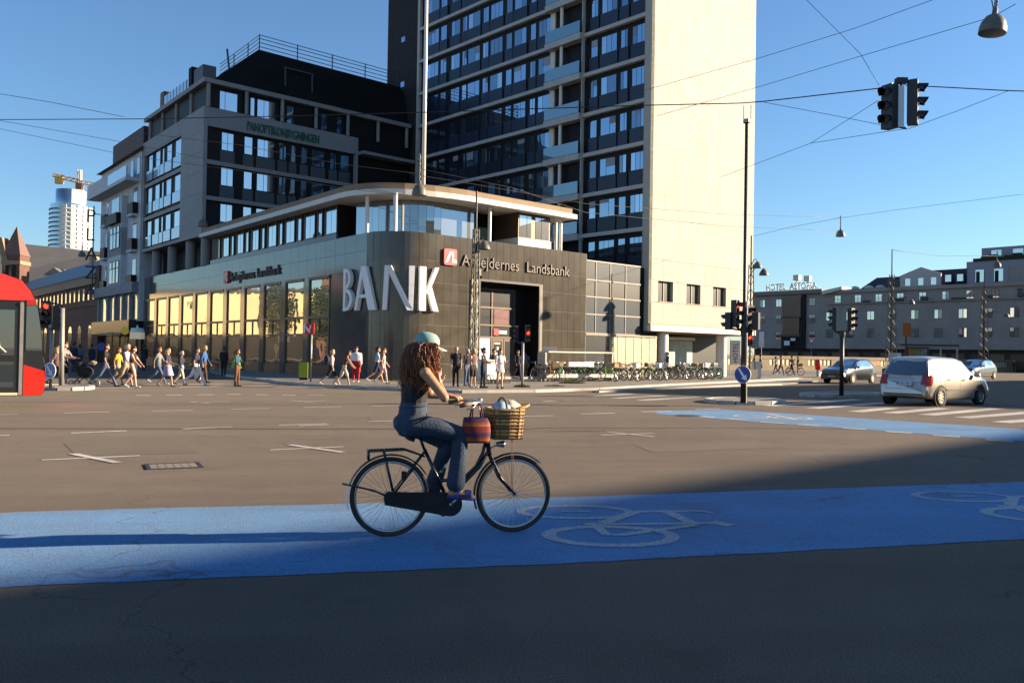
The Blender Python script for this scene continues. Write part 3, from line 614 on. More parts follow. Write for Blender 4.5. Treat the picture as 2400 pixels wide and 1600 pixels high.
# ---------------------------------------------------------------- wing with the gable on the street
M_wst = mat('grey_wing_stone', (.25, .25, .25), .6, var=.08, scale=.8, rnd=.03, spec=.25)
M_wsp = mat('grey_spandrel', (.075, .085, .095), .4, spec=.2, rnd=.08)
M_sky2 = glass('pale_blue_spandrel', base=.22, dark=(.16, .22, .27), tint=(.9, .95, 1))
wg = thing('office_wing', 'grey office wing with flat stone gable, dark ribbon windows and rooftop railing', 'building', fg(28.07, 67.8), TH)
FW = Face(wg, (0, 0), (1, 0)); FG = Face(wg, (0, 0), t_s)     # FG: s=0 at corner, negative up the street
GL = -16.4
b = MB(); p0 = FG.pt(GL, -.3, 0); p1 = FG.pt(0, -.3, 0); b.prism([(p0.x, p0.y), (.3, .3), (20.1, .3), (20.1, 14), (p0.x, 16)], 10.9, 22.9); b.build('wall', M_dark, wg)
b = MB(); q = [FG.pt(GL, -1.9, 0), FG.pt(-.2, -1.9, 0)]; b.prism([(q[0].x, q[0].y), (q[1].x, q[1].y), (14, 1.9), (14, 14), (q[0].x, 16)], 8.31, 10.9); b.build('recessed_wall', M_dark, wg)
for a in (-13.9, -9.2, -4.3, -.55):
    b = MB(); b.lathe([(.42, 8.3), (.42, 10.75)], 14, FG.pt(a, -.6, 0)); b.build('column', M_wst, wg, True)
for a, w in ((-7.8, .5), (-7.1, .25), (-2.9, .9), (1.6, .4)):
    if a < 0: FG.piece('pane', a, a + w, 8.6, 10.3, -1.89, -1.85, M_gl4)
# gable slabs: closed stone bay near the corner, ribbon windows further on
for j, (z0, z1_) in enumerate(((10.9, 12.6), (12.6, 14.2), (14.2, 15.9), (15.9, 17.5), (17.5, 19.2), (19.2, 21.05))):
    FG.piece('stone_slab', -5.6, 0, z0 + .008, z1_ - .008, -.3, 0, M_wst)
FG.piece('stone_slab', GL, -5.61, 19.9, 21.05, -.3, 0, M_wst); FG.piece('edge_strip', GL - .5, GL - .01, 10.9, 21.05, -.3, .02, M_wst)
FG.piece('slab_edge', GL, .25, 10.62, 10.9, -3.5, .08, M_wst)
gw = [(-15.6, -14.5), (-14.0, -12.7), (-12.3, -11.7), (-11.3, -9.9), (-9.4, -8.2), (-7.7, -6.3)]
gw = [(-15.7, -14.3), (-13.5, -12.0), (-11.5, -10.8), (-10.2, -8.6), (-7.8, -6.0)]
for z in (10.95, 14.05, 17.1):
    for a, e in gw:
        FG.piece('pane', a + .3, e - .05, z + 1.15, z + 2.45, -.299, -.16, M_gl4); FG.piece('spandrel_panel', a - .2, e + .15, z + .15, z + 1.08, -.299, -.08, M_sky2)
    FG.piece('floor_band', GL, -5.61, z + 2.62, z + 2.95, -.299, -.02, M_wst)
# long front towards the square
FW.piece('stone_band', .01, 14.05, 19.5, 21.02, -.3, 0, M_wst)
FW.piece('corner_strip', .01, .32, 10.9, 19.49, -.3, 0, M_wst)
for z in (13.75, 16.62): FW.piece('floor_band', .33, 14.05, z - .16, z + .16, -.299, .0, M_wst)
for z in (13.5, 16.6, 19.6): FW.piece('floor_band', 14.3, 20.1, z - .14, z + .14, -.29, .9, M_wst)
b = MB(); FW.box(b, 14.05, 14.3, 10.9, 21.0, -.299, .06); b.build('edge_post', M_wst, wg)
WW = [(1.6, 2.1, 2.6), (3.55, 4.25), (4.7, 5.3, 6.2), (6.65, 7.3), (7.7, 8.2), (8.75, 9.3), (9.8, 10.4, 11.0), (11.6, 12.2), (12.6, 13.5)]
for z in (10.95, 13.91, 16.78):
    for w in WW:
        FW.piece('spandrel_panel', w[0] - .1, w[-1] + .1, z + .05, z + .98, -.299, -.2, M_wsp)
        for p, q in zip(w[:-1], w[1:]): FW.piece('pane', p + .02, q - .02, z + 1.05, z + 2.45, -.299, -.22, M_gl4 if w[0] < 8 else M_tgl2)
for w in ((1.35, 1.8, 2.85), (4.0, 4.35), (4.6, 5.2, 6.2), (7.3, 7.9), (10.6, 11.2), (12.2, 12.7)):
    for p, q in zip(w[:-1], w[1:]): FW.piece('pane', p + .02, q - .02, 21.1, 22.55, -.299, -.2, M_gl4 if w[0] < 8 else M_tgl2)
textobj('sign_lettering', 'PANOPTIKONBYGNINGEN', 1.02, mat('green_letters', (.015, .10, .075), .5), wg, FW.M(3.6, .05, 19.78), .05, sx=.545, bold=.012)
# terrace roof slab with posts
rs = [FG.pt(GL, .15, 0), FG.pt(.0, .15, 0) + Vector((-.0, -.25, 0)), Vector((20.0, -.25, 0)), Vector((20.0, 14, 0)), Vector((p0.x, 16, 0))]
b = MB(); b.prism([(p.x, p.y) for p in rs], 22.92, 23.28); b.build('roof_slab', M_wst, wg)
for i in range(7):
    b = MB(); b.lathe([(.16, 21.03), (.16, 22.93)], 10, (.35 + i * 3.22, .02, 0)); b.build('post', M_wst, wg, True)
for i in range(1, 5):
    b = MB(); b.lathe([(.16, 21.03), (.16, 22.93)], 10, FG.pt(-i * 3.9, -.25, 0)); b.build('post', M_wst, wg, True)
M_mans = mat('black_mansard', (.011, .012, .012), .7, var=.3, scale=.7, spec=.1)
lo = [Vector((.7, .55, 23.28)), Vector((20.0, .55, 23.28)), Vector((20.0, 13.5, 23.28)), FG.pt(-13.5, -.7, 23.28)]
hi = [Vector((5.3, 1.6, 27.25)), Vector((20.0, 1.6, 27.25)), Vector((20.0, 12, 27.25)), Vector((6.2, 12, 27.25))]
b = MB(); b.add(lo + hi, ((3, 2, 1, 0), (4, 5, 6, 7), (0, 1, 5, 4), (1, 2, 6, 5), (2, 3, 7, 6), (3, 0, 4, 7))); b.build('mansard_roof', M_mans, wg)
for x in (2.4, 5.2, 13.2, 15.2, 17.6):
    o = FW.piece('roof_panel', x, x + .12, 23.6, 26.6, -1.2, -1.05, mat('panel_seam', (.05, .06, .065), .5)); o.rotation_euler = (-.26, 0, 0)
b = MB()
for s0, s1, z0, z1_ in ((7.4, 10.1, 26.0, 26.1), (7.4, 7.5, 23.9, 26.0), (10.0, 10.1, 23.9, 26.0)): FW.box(b, s0, s1, z0, z1_, -1.0, -.85)
b.build('screen_frame', M_wsp, wg)
rl = MB(); pth = [(6.2, 11.5), (5.4, 1.7), (19.9, 1.7)]
for dz in (.3, .65, 1.0, 1.3): rl.tube([(x, y, 27.25 + dz) for x, y in pth], .035, 5)
for x, y in ((5.4, 1.7), (5.7, 4.5), (6.0, 8), (9, 1.7), (12.5, 1.7), (16, 1.7), (19.6, 1.7)): rl.tube([(x, y, 27.2), (x, y, 28.6)], .05, 5)
rl.build('railing', mat('rail_steel', (.05, .06, .07), .5), wg)
# roof terrace clutter on the street side
for s, w, h, m_ in ((-13.6, 1.0, 1.9, mat('roof_brick', (.22, .11, .05), .8)), (-5.6, .8, 2.2, M_mans), (-4.2, 2.2, 1.7, mat('roof_slate', (.08, .085, .09), .6))): FG.piece('roof_box', s, s + w, 23.29, 23.29 + h, -1.6, -.5, m_)
FG.piece('glass_screen', -12.3, -6.0, 23.4, 24.6, -.5, -.46, M_sky2)
for i in range(8): FG.piece('screen_post', -12.3 + i * .9, -12.26 + i * .9, 23.29, 24.65, -.52, -.44, M_wsp)
# ================================================================ OTHER BUILDINGS
def gthing(name, label, gx, gy, cat='building', k=None): return thing(name, label, cat, fg(gx, gy), TH)
M_owh = mat('old_white_stucco', (.52, .54, .56), .75, var=.08, scale=1.5)
M_ogr = mat('grey_stone_relief', (.26, .27, .28), .8, var=.25, scale=2.5, bump=.6, bscale=3)
M_otr = mat('tile_red_dark', (.06, .035, .035), .7)
M_igl = glass('old_window_glass', base=.2, dark=(.02, .02, .025))
# --- white corner house with the vertical PLAZA sign
wy0 = 84.75; ow = gthing('apartment_house', 'old white stuccoed house with bay windows and a long top balcony', sx(wy0, 26.3), wy0)
FO = Face(ow, (0, 0), t_s); OL = -15.3
b = MB(); FO.box(b, OL, 0, 4.2, 20.4, -12, 0); b.build('wall', M_owh, ow)
b = MB(); FO.box(b, OL, 0, 0.1, 4.18, -12, -.3); b.build('shop_floor', M_dark, ow)
b = MB(); q = [FO.pt(OL - .4, .5, 20.4), FO.pt(.2, .5, 20.4), FO.pt(.2, -3, 23.2), FO.pt(OL - .4, -3, 23.2), FO.pt(OL - .4, -12, 20.4), FO.pt(.2, -12, 20.4)]
b.add(q, ((0, 1, 2, 3), (3, 2, 5, 4), (0, 3, 4), (1, 5, 2), (0, 4, 5, 1))); b.build('roof', M_otr, ow)
b = MB(); FO.box(b, OL + 3.5, -.5, 21.0, 22.9, -2.2, -.25); b.build('dormer_band', M_otr, ow)
b = MB(); FO.box(b, OL - .6, -.4, 17.5, 17.85, 0.002, 1.3); FO.box(b, OL - .6, -7.5, 17.85, 19.0, 1.2, 1.28); bb = b.build('balcony', M_owh, ow)
FO.piece('balcony_rail', -7.4, -.4, 17.86, 18.9, 1.18, 1.26, M_sky2, bb)
for s in (-13.6, -10.6, -7.2, -3.6, -1.4): FO.piece('window', s, s + 1.0, 18.3, 19.9, .002, .05, M_igl)
for z in (14.0, 10.8):
    b = MB(); FO.box(b, -9.8, -4.6, z - 3.2, z + 2.7, .002, .55); b.build('bay', M_owh, ow)
for z in (15.0, 11.55, 8.05):
    for s, w in ((-12.6, 1.1), (-2.3, 1.2)):
        wi = FO.piece('window', s, s + w, z, z + 2.1, .003, .04, M_igl); FO.piece('balconet', s - .35, s + w + .35, z - .5, z + .55, .1, .55, M_dark); FO.piece('balconet_base', s - .3, s + w + .3, z - .75, z - .52, .0, .6, M_owh)
for z in (11.5, 8.0):
    w = MB(); FO.box(w, -8.6, -5.0, z, z + 2.3, .56, .6); wi = w.build('window', M_dark, ow)
    for s in (-8.5, -7.2, -5.9):
        FO.piece('pane', s, s + .8 + .2 * (s < -8), z + .1, z + 1.5, .6, .63, M_igl, wi); FO.piece('pane', s, s + .8, z + 1.6, z + 2.2, .6, .63, M_igl, wi)
wi = FO.piece('window', -8.2, -5.4, 14.9, 16.6, .003, .6, M_igl); FO.piece('balconet', -9.0, -4.8, 14.0, 15.0, .6, 1.0, M_dark)
FO.piece('relief_frieze', OL, -.1, 6.9, 7.9, .004, .62, M_ogr)
for i, s in enumerate((-13.7, -9.7, -7.0, -4.2, -1.9)):
    b = MB(); M_ = FO.M(s, .0, 4.4); pr = [(0, 0), (1.7, 0), (1.7, 1.5)] + [(.85 + .85 * math.cos(a), 1.5 + .85 * math.sin(a)) for a in [math.pi * k / 8 for k in range(1, 8)]] + [(0, 1.5)]
    b.prism(pr, .01, .05, M=M_); b.build('arched_window', M_igl, ow)
for s in (-14.6, -10.9, -7.8, -5.0, -2.3): FO.piece('pilaster', s, s + .5, 4.2, 6.9, .004, .3, M_ogr)
b = MB(); FO.box(b, OL, -.6, 3.0, 4.3, -.3, .7); b.build('canopy', M_black, ow)
for s in (-13, -10, -7, -4): FO.piece('shop_window', s, s + 2.4, .4, 2.9, -.299, -.25, M_gl3)
FO.piece('canopy_strip', -12, -3, 2.85, 3.1, .7, .76, mat('shop_sign_strip', (.12, .10, .06), .6))
FO.piece('canopy_strip', -8, -6, 2.82, 3.14, .76, .78, mat('shop_sign_green', (.02, .14, .05), .6))
# PLAZA sign: five letters hung one below the other from the wall edge
M_ltr = mat('sign_letter_dark', (.03, .04, .05), .6)
sp = thing('vertical_sign', 'tall vertical PLAZA sign of dark letters fixed to the white house', 'sign', fg(sx(99.9, 26.3) - .9, 99.9, 6.5), TH)
Mv = lambda z: basis((0, 0, z), Vector((.75, -.66, 0)), (0, 0, 1), Vector((-.66, -.75, 0)))
for ch, z in (('P', 8.6), ('L', 6.6), ('A', 4.5), ('Z', 2.5), ('A', .4)):
    textobj('letter', ch, 2.05, M_ltr, sp, Mv(z) @ Matrix.Translation((-.7, 0, 0)), .06, bold=-.01)['label'] = 'dark sign letter ' + ch
b = MB(); b.box(.1, -.05, .3, .2, .05, 10.4); 
for z in (1, 5, 9.5): b.box(.1, -.04, z, 1.5, .04, z + .08)
b.build('bracket', M_ltr, sp)
# --- long red brick range further down the street
M_brk = mat('red_brick', (.125, .062, .048), .85, var=.2, scale=1.2, bump=.2, bscale=20)
M_snd = mat('sandstone_trim', (.26, .20, .13), .8, var=.15, scale=2)
M_slt = mat('blue_slate', (.055, .065, .085), .45, var=.2, scale=1.5)
br = gthing('brick_range', 'long low red brick building with slate roof and pale window row', sx(100.6, 26.3), 100.6)
FB = Face(br, (0, 0), t_s); BL = -75
b = MB(); FB.box(b, BL, 0, 0, 8.6, -12, 0); b.build('wall', M_brk, br)
b = MB(); q = [FB.pt(BL, .5, 9.6), FB.pt(0, .5, 9.6), FB.pt(0, -6, 13.6), FB.pt(BL, -6, 13.6), FB.pt(BL, -12, 9.6), FB.pt(0, -12, 9.6)]
b.add(q, ((0, 1, 2, 3), (3, 2, 5, 4), (0, 3, 4), (1, 5, 2), (0, 4, 5, 1))); b.build('roof', M_slt, br)
FB.piece('cornice', BL, 0, 8.6, 9.6, -.3, .35, M_snd)
for i in range(22):
    s = -1.6 - i * 2.35; FB.piece('window', s - .5, s + .5, 6.9, 8.35, .002, .06, M_snd); FB.piece('pane', s - .3, s + .3, 6.95, 8.2, .06, .08, M_igl)
FB.piece('string_course', BL, 0, 6.2, 6.5, .002, .12, M_brk)
for i in range(10):
    s = -4 - i * 5; b = MB(); pr = [(0, 0), (1.8, 0), (1.8, 2.6)] + [(.9 + .9 * math.cos(a), 2.6 + .9 * math.sin(a)) for a in [math.pi * k / 8 for k in range(1, 8)]] + [(0, 2.6)]
    b.prism(pr, .01, .05, M=FB.M(s, 0, .6)); b.build('arched_window', M_igl, br)
FB.piece('party_wall', -.2, 1.4, 0, 10.5, -2, .25, M_brk)
# --- church-like hall with steep grey roof and turret
hl = at(40, 700, 200); ch = thing('brick_hall', 'brick hall under a steep grey roof with a pointed corner turret', 'building', (hl.x, hl.y, 0))
def L(px, py, Y): p = at(px, py, Y); return Vector((p.x - hl.x, p.y - hl.y, p.z))
r0, r1, e0, e1 = L(-60, 560, 212), L(236, 590, 212), L(-60, 662, 196), L(236, 662, 196)
M_groof = mat('grey_lead_roof', (.16, .145, .125), .8, var=.1, scale=.4)
b = MB(); back = [Vector((p.x, p.y + 30, e0.z)) for p in (r0, r1)]
b.add([e0, e1, r1, r0, back[0], back[1]], ((0, 1, 2, 3), (3, 2, 5, 4), (0, 3, 4), (1, 5, 2))); b.build('roof', M_groof, ch)
b = MB(); b.box(e0.x, e0.y + .5, 0, e1.x, e0.y + 28, e0.z - .1); b.build('wall', M_brk, ch)
b = MB(); tp = L(38, 530, 190); tb = L(38, 600, 190)
w = 1.9; b.box(tb.x - w, tb.y - w, 0, tb.x + w, tb.y + w, tb.z); tu = b.build('turret', M_brk, ch)
b = MB(); w = 2.05; b.add([(tb.x - w, tb.y - w, tb.z), (tb.x + w, tb.y - w, tb.z), (tb.x + w, tb.y + w, tb.z), (tb.x - w, tb.y + w, tb.z), (tb.x, tb.y, tp.z)], ((0, 1, 4), (1, 2, 4), (2, 3, 4), (3, 0, 4), (3, 2, 1, 0))); b.build('spire', mat('copper_brown_spire', (.16, .09, .07), .7), tu)
for dx in (-.75, .75): piece('belfry_opening', tu, tb.x + dx - .4, tb.y - 2.05, tb.z - 4.6, tb.x + dx + .4, tb.y - 1.95, tb.z - 2.2, M_dark)
piece('belfry_band', tu, tb.x - 2.1, tb.y - 2.1, tb.z - 2.0, tb.x + 2.1, tb.y + 2.1, tb.z - 1.2, M_snd)
g0_, g1_ = L(4, 556, 188), L(26, 645, 188); b = MB(); b.add([g0_, g1_, g1_ + Vector((-1.2, 0, 0)), g0_ + Vector((-1.2, 0, 0)), g0_ + Vector((0, 6, 0)), g1_ + Vector((0, 6, 0))], ((0, 1, 5, 4), (3, 2, 1, 0))); b.build('gable_coping', M_snd, ch)
for px in (203, 148):
    c_ = L(px, 648, 194); b = MB(); b.prism([(-2.4, 0), (2.4, 0), (0, 1.6)], -1, 4, M=basis(c_, (1, 0, 0), (0, 0, 1), (0, -1, 0))); b.build('dormer', M_groof, ch)
c_ = L(221, 604, 194); b = MB(); b.box(c_.x - .8, c_.y - .8, c_.z - 6, c_.x + .8, c_.y + .8, c_.z + .2); b.build('chimney', M_snd, ch)
# --- round high-rise and crane far away
YH = 430; c0 = at(158, 800, YH); hr = thing('high_rise', 'far round apartment tower with white balconies and glass left side', 'building', (c0.x, c0.y, 0))
def hz(py): return at(158, py, YH).z
rad = (at(204, 520, YH).x - at(114, 520, YH).x) / 2; r2 = (at(192, 460, YH).x - at(128, 460, YH).x) / 2
M_hw = mat('tower_white', (.66, .66, .62), .6); M_hg = glass('highrise_glass', base=.3, dark=(.05, .09, .14)); M_hd = mat('highrise_slot', (.12, .14, .18), .5)
A1, A2 = R(200), R(262)
b = MB(); b.lathe([(rad * .96, 0), (rad * .96, hz(482))], 40); b.build('shaft', M_hg, hr, True)
b = MB(); b.lathe([(r2, hz(482)), (r2, hz(447)), (.1, hz(447))], 40); b.build('upper_drum', M_hg, hr, True)
b = MB(); b.lathe([(r2 * 1.01, hz(482)), (r2 * 1.01, hz(447.5))], 16, a0=R(-60), a1=R(60)); b.build('drum_wall', M_hw, hr, True)
n = 11; z0 = hz(600); dz = (hz(486) - z0) / n
for k in range(n):
    z = z0 + k * dz
    b = MB(); b.lathe([(rad * .97, z), (rad * 1.02, z), (rad * 1.02, z + dz * .38), (rad * .97, z + dz * .38)], 24, a0=R(-95), a1=R(75)); b.build('balcony_ring', M_hw, hr, True)
    b = MB(); b.lathe([(rad * .97, z), (rad * 1.0, z), (rad * 1.0, z + dz * .3), (rad * .97, z + dz * .3)], 16, a0=R(165), a1=R(265)); b.build('floor_band', M_hd, hr, True)
    for a in (-80, -55, -38, -20, 0, 20):
        m_ = basis((rad * 1.0 * math.cos(R(a)), rad * 1.0 * math.sin(R(a)), z + dz * .69), (-math.sin(R(a)), math.cos(R(a)), 0), (math.cos(R(a)), math.sin(R(a)), 0), (0, 0, 1)); b = MB(); b.box(-1.1, -.3, -dz * .31, 1.1, .4, dz * .31, M=m_); b.build('wall_pier', M_hw, hr)
YC = 470; cb = at(187, 800, YC); cr = thing('tower_crane', 'yellow tower crane standing behind the round high-rise', 'crane', (cb.x, cb.y, 0))
M_cy = mat('crane_yellow', (.75, .42, .08), .5); M_cw = mat('crane_pale', (.62, .56, .46), .5)
def cp(px, py): p = at(px, py, YC); return Vector((p.x - cb.x, p.y - cb.y, p.z))
def lattice(b, p, q, w, n, r, up=Vector((0, 0, 1))):
    t = (q - p).normalized(); a = t.cross(up).normalized() if abs(t.dot(up)) < .95 else Vector((1, 0, 0)); c = t.cross(a).normalized(); cor = [(a * i + c * j) * w / 2 for i, j in ((-1, -1), (1, -1), (1, 1), (-1, 1))]
    for v in cor: b.tube([p + v, q + v], r, 4)
    for k in range(n):
        s0, s1 = p + (q - p) * (k / n), p + (q - p) * ((k + 1) / n)
        for i in range(4): b.tube([s0 + cor[i], s1 + cor[(i + 1) % 4]] if k % 2 else [s1 + cor[i], s0 + cor[(i + 1) % 4]], r * .7, 3, cap=False)
b = MB(); lattice(b, Vector((0, 0, 60)), cp(187, 430), 2.0, 16, .2); b.build('mast', M_cy, cr)
b = MB(); lattice(b, cp(187, 429), cp(187, 398), 1.6, 4, .22); b.build('tower_head', M_cw, cr)
b = MB(); lattice(b, cp(187, 427), cp(238, 434), 1.6, 8, .22); b.build('counter_jib', M_cw, cr)
b = MB(); lattice(b, cp(187, 426), cp(125, 410), 1.8, 10, .26); b.build('jib', M_cy, cr)
p = cp(139, 418); b = MB(); b.box(p.x - 2, p.y - 1, p.z - 3, p.x + 2, p.y + 1, p.z + 1); b.build('counterweight', M_cy, cr)
p = cp(187, 437); b = MB(); b.box(p.x - 1.6, p.y - 1.6, p.z - 2, p.x + 1.6, p.y + 1.6, p.z + 1.5); b.build('cab', mat('crane_cab', (.3, .13, .05), .6), cr)
# --- hotel and its neighbours beyond the bridge, in their own shade
M_hot = mat('grey_hotel_render', (.30, .268, .232), .85, var=.12, scale=.5, bump=.15, bscale=6, fine=.1, fscale=4)
M_htw = glass('hotel_glass', base=.4, dark=(.05, .06, .07), tint=(.9, .97, 1)); M_htb = mat('room_blind', (.20, .17, .12), .6, rnd=.4); M_hfr = mat('hotel_frame', (.05, .05, .05), .6)
ho = gthing('hotel', 'long grey hotel with square windows and HOTEL ASTORIA roof letters', 156, 83)
FH = Face(ho, (0, 0), (0, -1))        # s = -(gy-83)
b = MB(); FH.box(b, -15.5, 42, 3.6, 14.1, -14, 0); FH.box(b, -.6, 42, 14.1, 14.7, -14, .5); FH.box(b, -15.5, -.6, 14.1, 14.2, -14, 0); b.build('wall', M_hot, ho)
b = MB(); FH.box(b, -15.5, 42, 0, 3.58, -14, -1.0); b.build('shop_floor', mat('shop_dark_brown', (.045, .022, .015), .7), ho)
for i in range(18): FH.piece('shop_window', -14 + i * 3.1, -11.8 + i * 3.1, .4, 2.9, -.99, -.9, mat('shop_glow_%d' % (i % 3), ((.10, .06, .03), (.04, .025, .02), (.16, .10, .05))[i % 3], .5))
b = MB(); FH.box(b, -16.3, .3, 14.22, 15.0, -13, 1.1); b.build('roof_fascia', mat('hotel_fascia', (.18, .16, .15), .7), ho)
b = MB(); q = [FH.pt(.3, 1.1, 14.6), FH.pt(4.2, .9, 15.3), FH.pt(4.2, .9, 14.7), FH.pt(.3, 1.1, 13.9), FH.pt(4.2, -3, 15.3), FH.pt(.3, -3, 14.6), FH.pt(.3, -3, 13.9), FH.pt(4.2, -3, 14.7)]
b.add(q, ((0, 3, 2, 1), (0, 1, 4, 5), (1, 2, 7, 4), (3, 6, 7, 2))); b.build('lit_parapet', mat('cream_parapet', (.6, .55, .4), .7), ho)
FH.piece('ledge', 1.0, 42, 11.95, 12.1, .0, .45, M_hot)
def hwin(s, z, w=1.25, h=1.5, lit=0):
    wi = FH.piece('window', s, s + w, z, z + h, .002, .05, M_hfr); hh = w / 2
    for k in range(2):
        if lit: FH.piece('blind', s + .06 + k * hh, s + hh - .03 + k * hh, z + .06, z + h * .6, .05, .065, M_htb); FH.piece('pane', s + .06 + k * hh, s + hh - .03 + k * hh, z + h * .62, z + h - .06, .05, .06, M_gl3)
        else: FH.piece('pane', s + .06 + k * hh, s + hh - .03 + k * hh, z + .06, z + h - .06, .05, .06, M_htw if random.random() < .75 else M_gl3)
for i in range(9): hwin(10.1 - 7.7 + i * 3.92, 12.25, 1.2, 1.4)
for i in range(9):
    hwin(4.6 + i * 4.0 - 3.9, 8.95, 1.35, 1.6, i % 4 == 3); hwin(4.6 + i * 4.0 - 3.9, 5.7, 1.35, 1.6, i % 5 != 1)
for s in (-13.7, -10.0, -2.8): hwin(s, 11.9, 1.2, 1.5); hwin(s, 8.6, 1.2, 1.6, 1); hwin(s, 5.4, 1.2, 1.6, s < -12)
FH.piece('stair_window', -8.4, -4.4, 9.9, 13.6, .004, .5, mat('amber_glass', (.10, .045, .016), .3, var=.3, scale=.7)); FH.piece('stair_window', -8.2, -4.6, 6.3, 9.6, .004, .6, mat('amber_glass', (.10, .045, .016)))
FH.piece('stair_band', -8.5, -4.1, 9.62, 9.88, .004, .8, M_hfr); FH.piece('stair_band', -8.5, -4.1, 5.9, 6.3, .004, .8, M_hfr); FH.piece('stair_pier', -4.3, -3.5, 3.6, 14.1, .004, .4, M_dark)
FH.piece('entrance', -8.6, -4.0, 3.6, 5.9, .004, .3, M_dark); FH.piece('entrance_sign', -7.6, -6.4, 4.2, 5.1, .9, .95, M_sw); FH.piece('entrance_sign', -6.2, -5.2, 5.1, 5.6, .9, .95, M_sw)
M_hl = mat('roof_letter', (.42, .38, .36), .5)
for w_, s in (('HOTEL', -12.2), ('ASTORIA', -6.9)):
    textobj('roof_lettering', w_, 1.75, M_hl, ho, FH.M(s, .3, 15.25), .06, sx=.8, bold=.02)
b = MB(); 
for i in range(12): FH.box(b, -12 + i, -11.93 + i, 15.0, 15.6, -.3, -.2)
FH.box(b, -12.2, -.9, 15.2, 15.26, -.3, -.2); b.build('letter_frame', M_hl, ho)
for s, z in ((-7.5, 17.2), (-5.2, 16.9)): FH.piece('roof_unit', s, s + 1.2, z, z + 1.1, -3, -2, mat('roof_unit_grey', (.45, .45, .45), .6)); FH.piece('roof_unit_leg', s + .5, s + .7, 15.0, z, -2.6, -2.4, M_hl)
for i in range(7): FH.piece('balcony_plant', 8 + i * 5.2, 9.2 + i * 5.2 + i % 2, 12.1, 12.5 + .2 * (i % 3), .1, .4, mat('plant_dark', (.03, .045, .02), .8, var=.4, scale=8))
for z in (12.45, 12.75, 13.0): FH.piece('railing_bar', 1, 42, z, z + .03, .42, .45, M_hl)
# house with dark red roof and pediment behind the hotel
rh = gthing('gabled_house', 'dark red roofed house with a pale pediment above the hotel cornice', 161, 66.5); FQ = Face(rh, (0, 0), (0, -1))
b = MB(); FQ.box(b, -11.5, 8, 0, 15.2, -12, 0); b.build('wall', M_hot, rh)
def roofp(s0, s1, z0, z1_, dz=0): 
    b = MB(); q = [FQ.pt(s0, 0, z0), FQ.pt(s1, 0, z0), FQ.pt(s1, -5, z1_), FQ.pt(s0 + dz, -5, z1_), FQ.pt(s0, -12, z0), FQ.pt(s1, -12, z0)]; b.add(q, ((0, 1, 2, 3), (3, 2, 5, 4), (0, 3, 4), (1, 5, 2))); return b.build('roof', mat('dark_red_tile', (.04, .012, .014), .7, var=.2, scale=2), rh)
roofp(-11.5, -4.6, 15.2, 17.6, .8); roofp(-4.55, 8, 15.2, 18.4)
b = MB(); b.prism([(-3.9, 15.0), (3.4, 15.0), (3.4, 17.3), (-.1, 18.6), (-3.9, 17.2)], .0, .3, M=basis(FQ.pt(0, 0, 0), (*FQ.t, 0), (0, 0, 1), (*FQ.n, 0))); pd = b.build('pediment', mat('pale_pediment', (.46, .42, .38), .8), rh)
for s in (-2.9, -.55, 1.7): wi = FQ.piece('window', s, s + .9, 15.3, 16.6, .3, .34, M_htw)
for s in (4.0, 6.0): FQ.piece('dormer', s, s + 1.3, 15.6, 17.0, -.6, .3, M_hfr); FQ.piece('window', s + .15, s + 1.15, 15.7, 16.9, .3, .34, M_htw)
for s in (-6.5, -5.0): FQ.piece('dormer', s - 0, s + 1.0, 15.3, 16.6, -.6, .2, M_hfr)
for s in (-12.6, -9.8, -7.6): b = MB(); b.lathe([(.9, 15.15), (.75, 15.5), (.3, 15.7), (.02, 15.75)], 12, FQ.pt(s, .1, 0)); b.build('round_dormer', mat('pale_dormer', (.5, .48, .45), .7), rh)
# stepped modern block at the right
mb_ = gthing('terraced_block', 'grey modern block with planted roof terraces at the right edge', 161, 58.4); FM = Face(mb_, (0, 0), (0, -1))
M_mbl = mat('blue_grey_render', (.26, .26, .285), .7)
b = MB(); FM.box(b, -.4, 26, 0, 17.9, -12, 0); b.build('wall', M_hot, mb_); b = MB(); FM.box(b, 6.4, 26, 14.7, 17.95, -.5, .1); b.build('brick_wall', M_hot, mb_)
b = MB(); FM.box(b, -.5, 26, 17.9, 19.0, -10, .05); b.build('upper_wall', M_mbl, mb_); b = MB(); FM.box(b, -.3, 6.3, 14.9, 17.88, .004, .06); b.build('blue_wall', M_mbl, mb_)
b = MB(); FM.box(b, 1.4, 26, 19.6, 21.4, -9, -1.5); b.build('penthouse', M_mbl, mb_)
for s in (1.0, 4.0): FM.piece('window', s, s + 1.4, 15.4, 17.5, .06, .1, M_htw); FM.piece('open_door', s + .1, s + .7, 15.3, 17.2, .1, .12, M_dark)
FM.piece('terrace_slab', -.6, 6.4, 14.75, 14.9, .0, 1.0, mat('pale_slab', (.4, .4, .4), .7))
for i in range(20): FM.piece('hedge_plant', .6 + i * 1.25, 1.9 + i * 1.25, 18.95, 19.5 + .25 * ((i * 7) % 3), -.7, .2, mat('hedge_dark', (.02, .03, .012), .9, var=.5, scale=6))
for i in range(6): FM.piece('window', 3 + i * 3.4, 4.6 + i * 3.4, 19.9, 20.9, -1.5, -1.45, M_htw)
